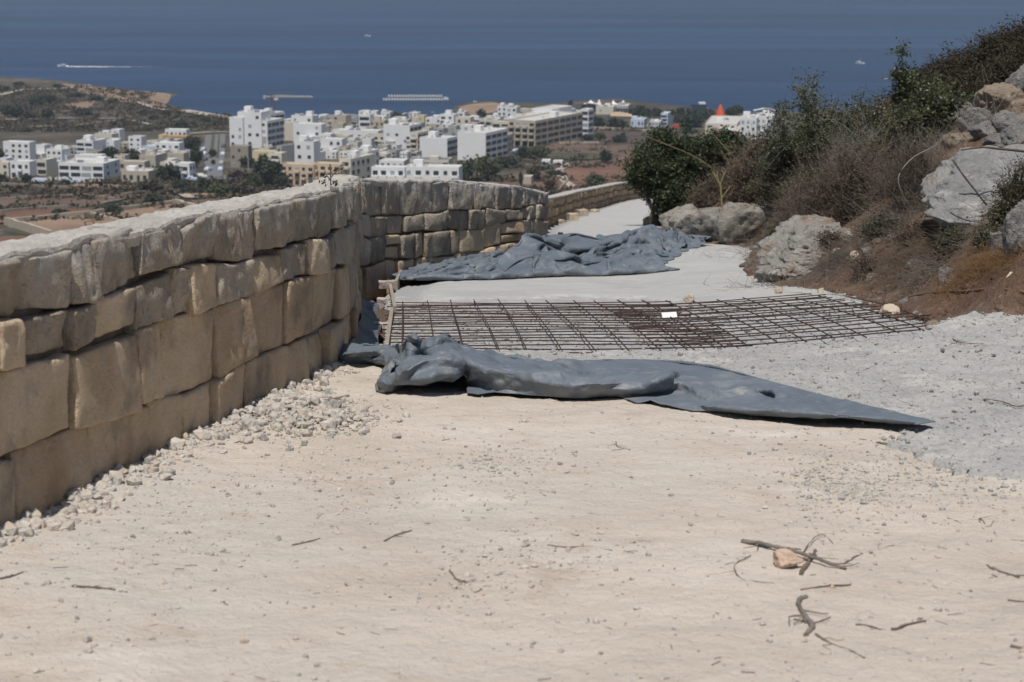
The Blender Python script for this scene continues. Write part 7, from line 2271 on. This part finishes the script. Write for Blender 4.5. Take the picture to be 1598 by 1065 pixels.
T('long green brush left part beside the street', 343, 306, 40, 20, 'light')
T('brown-green brush right part beside the street', 372, 304, 44, 20, 'brown')
T('big dark carob bush beside the walled plots', 238, 320, 36, 18)
T('dark flat bush behind the walled plots', 176, 333, 36, 15)
T('small bright bush inside the walled plots', 181, 337, 14, 9, 'light')
T('dark flat bush alone on the red field at left', 95, 337, 28, 12)
T('dark garden tree at the white wall in the left front row', 42, 287, 16, 16)
T('dark green tree at the left edge behind the front row', 0, 250, 16, 18)
T('dark bush at the left edge of the front row', 2, 281, 20, 10)
T('tree left of the pale yellow house', 386, 262, 22, 18)
T('tree right below the pale yellow house', 411, 262, 18, 22)
T('largest dark tree mass left of the peach row', 418, 290, 52, 42)
T('dark tree low in front of the peach row', 440, 296, 26, 24)
T('green bush left of the largest dark tree', 398, 296, 26, 26, 'light')
T('brown scrub along the foot of the largest dark tree', 372, 280, 40, 16, 'brown')
T('round dark tree in front of the white apartment building', 647, 287, 30, 18)
T('dark tree at the right end of the white apartment building', 726, 285, 34, 34)
T('big olive-green tree right of the white apartment building', 760, 284, 48, 42, 'light')
T('dark tree behind the big olive-green one', 790, 262, 36, 20)
T('dark tree in front of the corner apartments', 820, 247, 34, 18)
T('light green tree under the corner apartments', 840, 248, 34, 22, 'light')
T('pale bush left of the light green tree', 806, 254, 18, 9, 'light')
T('dark round tree alone between the fields', 945, 256, 20, 22)
T('bright green tree in the red field', 928, 298, 34, 28, 'light')
T('dark bush under the bright green tree', 912, 303, 24, 16)
T('olive tree beside the ruined hut', 832, 284, 26, 24, 'brown')
T('thin dark tree left of the ruined hut', 813, 292, 8, 24, 'tall')
T('dark bush right of the sheds', 866, 276, 22, 12)
T('small bush by the curved rubble wall', 880, 278, 12, 9)
T('dark bush below the right shed', 843, 268, 14, 10)
T('reddish tree beside the ruined hut', 858, 298, 22, 18, 'red')
T('grey-green round bush below the reddish tree', 864, 309, 20, 12)
T('pale bush behind the near wall end', 835, 300, 30, 12, 'brown')
T('bush left in the field below the corner apartments', 916, 223, 18, 14)
T('bush in the middle of the field below the corner apartments', 936, 222, 20, 16, 'light')
T('bush right in the field below the corner apartments', 968, 224, 26, 14)
T('small palm-like tree above the right field bush', 972, 218, 8, 12, 'tall')
T('big dark tree on the waterfront', 622, 189, 32, 14)
T('small dark tree on the waterfront right of the big one', 664, 190, 14, 9)
T('dark conifer by the rocky point', 752, 196, 18, 26, 'tall')
T('palm at the back of the corner apartments', 890, 170, 8, 14, 'tall')
T('dark tree left of the marquees', 918, 174, 26, 13)
T('long dark hedge tree below the marquees, left', 930, 200, 34, 20)
T('long dark hedge tree below the marquees, right', 962, 201, 36, 18)
for i, (px, py, w, h) in enumerate(sorted(((990, 182, 22, 14), (1008, 184, 22, 16), (1025, 182, 20, 14), (1044, 180, 18, 10), (1062, 192, 26, 18), (1080, 199, 40, 24), (1068, 178, 22, 12), (1105, 184, 26, 14), (1140, 184, 20, 16), (1090, 186, 30, 16), (1000, 174, 18, 10), (1150, 182, 18, 18), (1045, 207, 30, 7), (1075, 208, 30, 8)))):
    T(ORD[i] + ' dark tree from the left in the water park grove', px, py, w, h, 'dark', 'tree', 'tree', 'trees of the water park grove')
for i in range(13):
    T(ORD[i] + ' clipped round shrub from the left below the long modern house', 138 + i * 6.6, 289 + i * 0.15, 6, 6, 'dark', 'bush', 'bush', 'clipped shrubs in a row below the long modern house')
SCR = ((58, 164, 26, 14, 'dark'), (78, 160, 30, 12, 'dark'), (20, 182, 32, 18, 'dark'), (46, 186, 24, 12, 'brown'), (74, 186, 20, 14, 'dark'), (130, 178, 30, 9, 'dark'), (190, 148, 12, 4, 'dark'), (206, 149, 8, 4, 'dark'), (197, 196, 14, 7, 'dark'), (178, 197, 10, 7, 'dark'),
                                       (282, 200, 24, 12, 'dark'), (300, 198, 18, 8, 'dark'), (120, 150, 26, 6, 'dark'), (150, 156, 30, 7, 'dark'), (175, 160, 24, 6, 'dark'), (5, 140, 22, 6, 'dark'), (30, 132, 18, 5, 'dark'), (90, 136, 20, 5, 'dark'), (240, 186, 20, 7, 'brown'), (260, 180, 18, 8, 'dark'), (225, 178, 26, 7, 'brown'),
                                       (320, 190, 18, 7, 'dark'), (340, 196, 16, 7, 'dark'), (100, 200, 26, 6, 'brown'), (40, 205, 30, 6, 'brown'), (150, 185, 16, 6, 'brown'))
def band(y): return 'farthest' if y < 158 else 'middle' if y < 181 else 'nearest'
cnt = {}
for i, (px, py, w, h, k) in enumerate(sorted(SCR)):
    cnt[band(py)] = cnt.get(band(py), 0) + 1
    T(ORD[cnt[band(py)] - 1] + ' scrub bush from the left in the ' + band(py) + ' belt of the brown headland', px, py + 1, w, h * 1.2, k, 'bush', 'bush', 'scrub bushes of the headland')
# scrub covering the headland and the field margins: uncountable clumps
sg = np.random.default_rng(808)
c_ = []
while len(c_) < 4600:
    px_, py_ = sg.uniform(-400, 362), sg.uniform(124, 212)
    if fbm(np.array([px_ * 0.03, py_ * 0.09, 0.5]), 3, 5) + sg.uniform(-0.35, 0.35) < 0.02: continue
    d_ = ray(px_, py_)
    Y_ = -(EYE_ABOVE_SEA - 6) / d_[2]
    x_, y_ = d_[0] * Y_, Y_
    if float(land_sdf(np.array(x_), np.array(y_))) < 8: continue
    c_.append((x_, y_))
for _ in range(1400):
    px_, py_ = sg.uniform(-250, 460), sg.choice([288, 297, 303, 311, 326, 345, 286, 300]) + sg.normal(0, 1.5)
    p_ = on_valley(px_, py_); c_.append((p_[0], p_[1]))
for _ in range(700):
    px_, py_ = sg.uniform(730, 1060), sg.choice([204, 226, 238, 252, 262, 284, 300, 206]) + sg.normal(0, 2.0)
    p_ = on_valley(px_, py_); c_.append((p_[0], p_[1]))
c_ = np.array(c_)
r_ = sg.uniform(0.5, 1.7, len(c_))
P_ = np.repeat(np.concatenate([c_, (valley_z(c_[:, 0], c_[:, 1]) + r_ * 0.4)[:, None]], 1), 14, 0) + sg.normal(0, 1, (len(c_) * 14, 3)) * np.repeat(r_, 14)[:, None] * np.array([0.8, 0.8, 0.4])
V, F = leaves_mesh(P_, np.repeat(r_ * 0.9, 14), sg, 0.9)
tag(link('scrub', mesh_data('scrub', V, F, M['leaf_far_brown'], False)), 'low dry scrub over the headland and along the field margins', None, None, 'stuff')
# thin excavator-like field pump
c = on_valley(132, 372); s = 1 / px_per_m(c[1])
root = empty('digger', tuple(c), 'small dark orange digger with a raised arm in the walled plot', 'digger')
dg = plain('digger_paint', (0.20, 0.085, 0.05), 0.7)
mb = MB(); mb.box(-2.0, 1.4, -1.0, 1.0, 0.0, 0.8); mb.build('tracks', M['w_dark'], root)
mb = MB(); mb.box(-1.8, 0.9, -0.9, 0.9, 0.81, 2.2); mb.build('cab', dg, root)
mb = MB(); mb.tube([(0.9, 0, 1.4), (0.2, 0, 4.2), (2.4, 0, 4.6), (3.0, 0, 2.6)], 0.22, 5); mb.build('arm', dg, root)

# ------------------------------------------------------------------ on the sea
def sea3(px, py):
    x, y = sea_pt(px, py)
    return (float(x), float(y), SEA)
BW = plain('boat_white', (0.80, 0.80, 0.79), 0.5)
def hull(mb, L, w, h):
    n = 12
    t = np.linspace(0, 1, n)
    half = w / 2 * np.sin(np.clip(0.25 + 0.75 * (1 - t), 0, 1) * math.pi / 2) * np.sqrt(np.clip(1 - t ** 3, 0, 1))
    x = (t - 0.5) * L
    sheer = h * (1 + 0.35 * t ** 2)
    V = np.stack([np.stack([x, -half, sheer], 1), np.stack([x, -half * 0.6, 0 * x - 0.3], 1), np.stack([x, half * 0.6, 0 * x - 0.3], 1), np.stack([x, half, sheer], 1)], 1)
    i = np.arange(n - 1)[:, None] * 4; k = np.arange(4)[None]
    F = np.stack([i + k, i + (k + 1) % 4, i + 4 + (k + 1) % 4, i + 4 + k], -1).reshape(-1, 4)
    mb.add(V.reshape(-1, 3), [F, np.array([[0, 1, 2, 3]]), np.array([[3, 2, 1, 0]]) + (n - 1) * 4])
def boat(name, label, px, py, L, cat='boat', sail=False, rz=0.0, cabin=True):
    c = sea3(px, py)
    root = empty(name, c, label, cat, None, rz)
    mb = MB(); hull(mb, L, L * 0.3, L * 0.12); mb.build('hull', BW, root)
    if cabin:
        mb = MB(); mb.box(-L * 0.2, L * 0.12, -L * 0.09, L * 0.09, L * 0.121, L * 0.24); mb.build('cabin', BW, root)
        mb = MB(); mb.box(-L * 0.18, L * 0.125, -L * 0.092, L * 0.092, L * 0.15, L * 0.20); mb.build('cabin_window', M['glass'], root)
    if sail:
        mb = MB(); mb.cone((0.05 * L, 0), 0.10, 0.06, 0.1 * L, 1.15 * L, 6); mb.build('mast', M['w_grey'], root)
        mb = MB(); mb.tube([(0.05 * L, 0, 0.30 * L), (-0.40 * L, 0, 0.29 * L)], 0.14, 6); mb.build('boom', BW, root)
    return root
boat('sailing_boat', 'white sailing boat with bare mast far out on the right', 1342, 100, 7.5, 'sailboat', True)
boat('speedboat', 'speedboat trailing a long white wake at upper left', 98, 104, 8.5, 'speedboat', rz=math.pi)
boat('motor_boat', 'white motor boat moored off the waterfront', 648, 177, 5.5)
boat('motor_boat', 'tiny white boat right of the moored motor boat', 675, 176, 1.8)
boat('motor_boat', 'white boat moored beside the rocky point', 742, 163, 7.5)
boat('motor_boat', 'faint small boat far out near the top centre', 573, 57, 7.0)
a, b = np.array(sea3(103, 104.3)), np.array(sea3(420, 106))
n = 60
t = np.linspace(0, 1, n)
c = a[None] + (b - a)[None] * t[:, None]
wd = (1.6 + 2.2 * np.sin(np.clip(t * 6, 0, 1) * math.pi / 2)) * (1 - 0.75 * t) * (1 + 0.4 * fbm(np.stack([t * 40, t * 0, t * 0], -1), 2, 4))
V = np.stack([c + np.stack([0 * t, -wd * 1.5, 0 * t + 0.05], 1), c + np.stack([0 * t, 0 * t, 0.35 * (1 - t) + 0.06], 1), c + np.stack([0 * t, wd * 1.5, 0 * t + 0.05], 1)], 1)
m, N, L, B = new_mat('foam')
B.inputs['Base Color'].default_value = (0.75, 0.77, 0.80, 1)
B.inputs['Roughness'].default_value = 0.9
vec = coords(N, L, (0.3, 1, 1))
nn = noise_node(N, L, vec, 0.5, 5, 0.7)
at_ = N.new('ShaderNodeAttribute'); at_.attribute_name = 'foam'
mm = N.new('ShaderNodeMath'); mm.operation = 'ADD'
L.new(nn.outputs[0], mm.inputs[0]); L.new(at_.outputs['Fac'], mm.inputs[1])
mr = N.new('ShaderNodeMapRange'); mr.inputs['From Min'].default_value = 0.85; mr.inputs['From Max'].default_value = 1.25
L.new(mm.outputs[0], mr.inputs['Value']); L.new(mr.outputs[0], B.inputs['Alpha'])
foam = np.repeat((0.95 - 0.62 * np.clip(t * 1.6, 0, 1) - 0.25 * t)[:, None], 3, 1)
foam[:, (0, 2)] -= 0.25
tag(link('wake', mesh_data('wake', V.reshape(-1, 3), grid_faces(n, 3)[:, ::-1], m, True, {'foam': foam.ravel()})), 'long white foam wake behind the speedboat', None, None, 'stuff')
# floating pens
c = sea3(648, 157); s = 1 / px_per_m(c[1])
root = empty('floating_pontoon', c, 'long pale floating pontoon with rows of floats off the waterfront', 'pontoon')
WP = plain('pontoon_white', (0.60, 0.60, 0.58), 0.8)
for yy_, x0, x1 in ((0.0, -50, 52), (26.0, -46, 40)):
    mb = MB(); mb.box(x0 * s, x1 * s, yy_ - 0.5, yy_ + 0.5, 0.0, 0.35); mb.build('walkway', WP, root)
FL = MB(); FL.cone((0, 0), 0.75, 0.55, 0, 1.2, 8); FL = FL.data('float', WP)
for yy_, x0, x1, n in ((0.0, -48, 50, 24), (26.0, -44, 38, 20)):
    for x in np.linspace(x0 * s, x1 * s, n):
        link('float', FL, root, (x, yy_ - 0.9, 0.36))
mb = MB(); mb.box(44 * s, 50 * s, -1.5, 1.5, 0.36, 2.0); mb.build('service_hut', WP, root)

# ------------------------------------------------------------------ air
mb = MB(); mb.box(-34000, 34000, -40, 37000, SEA - 1.5, 14.0)
m = bpy.data.materials.new('haze')
m.use_nodes = True
m.node_tree.nodes.clear()
out = m.node_tree.nodes.new('ShaderNodeOutputMaterial')
pv = m.node_tree.nodes.new('ShaderNodeVolumePrincipled')
pv.inputs['Color'].default_value = (0.74, 0.86, 1.0, 1)
pv.inputs['Density'].default_value = 0.00013
pv.inputs['Anisotropy'].default_value = 0.3
m.node_tree.links.new(pv.outputs[0], out.inputs['Volume'])
hz = mb.build('haze', m)
tag(hz, 'thin blue haze over the sea and the far town', None, None, 'stuff')
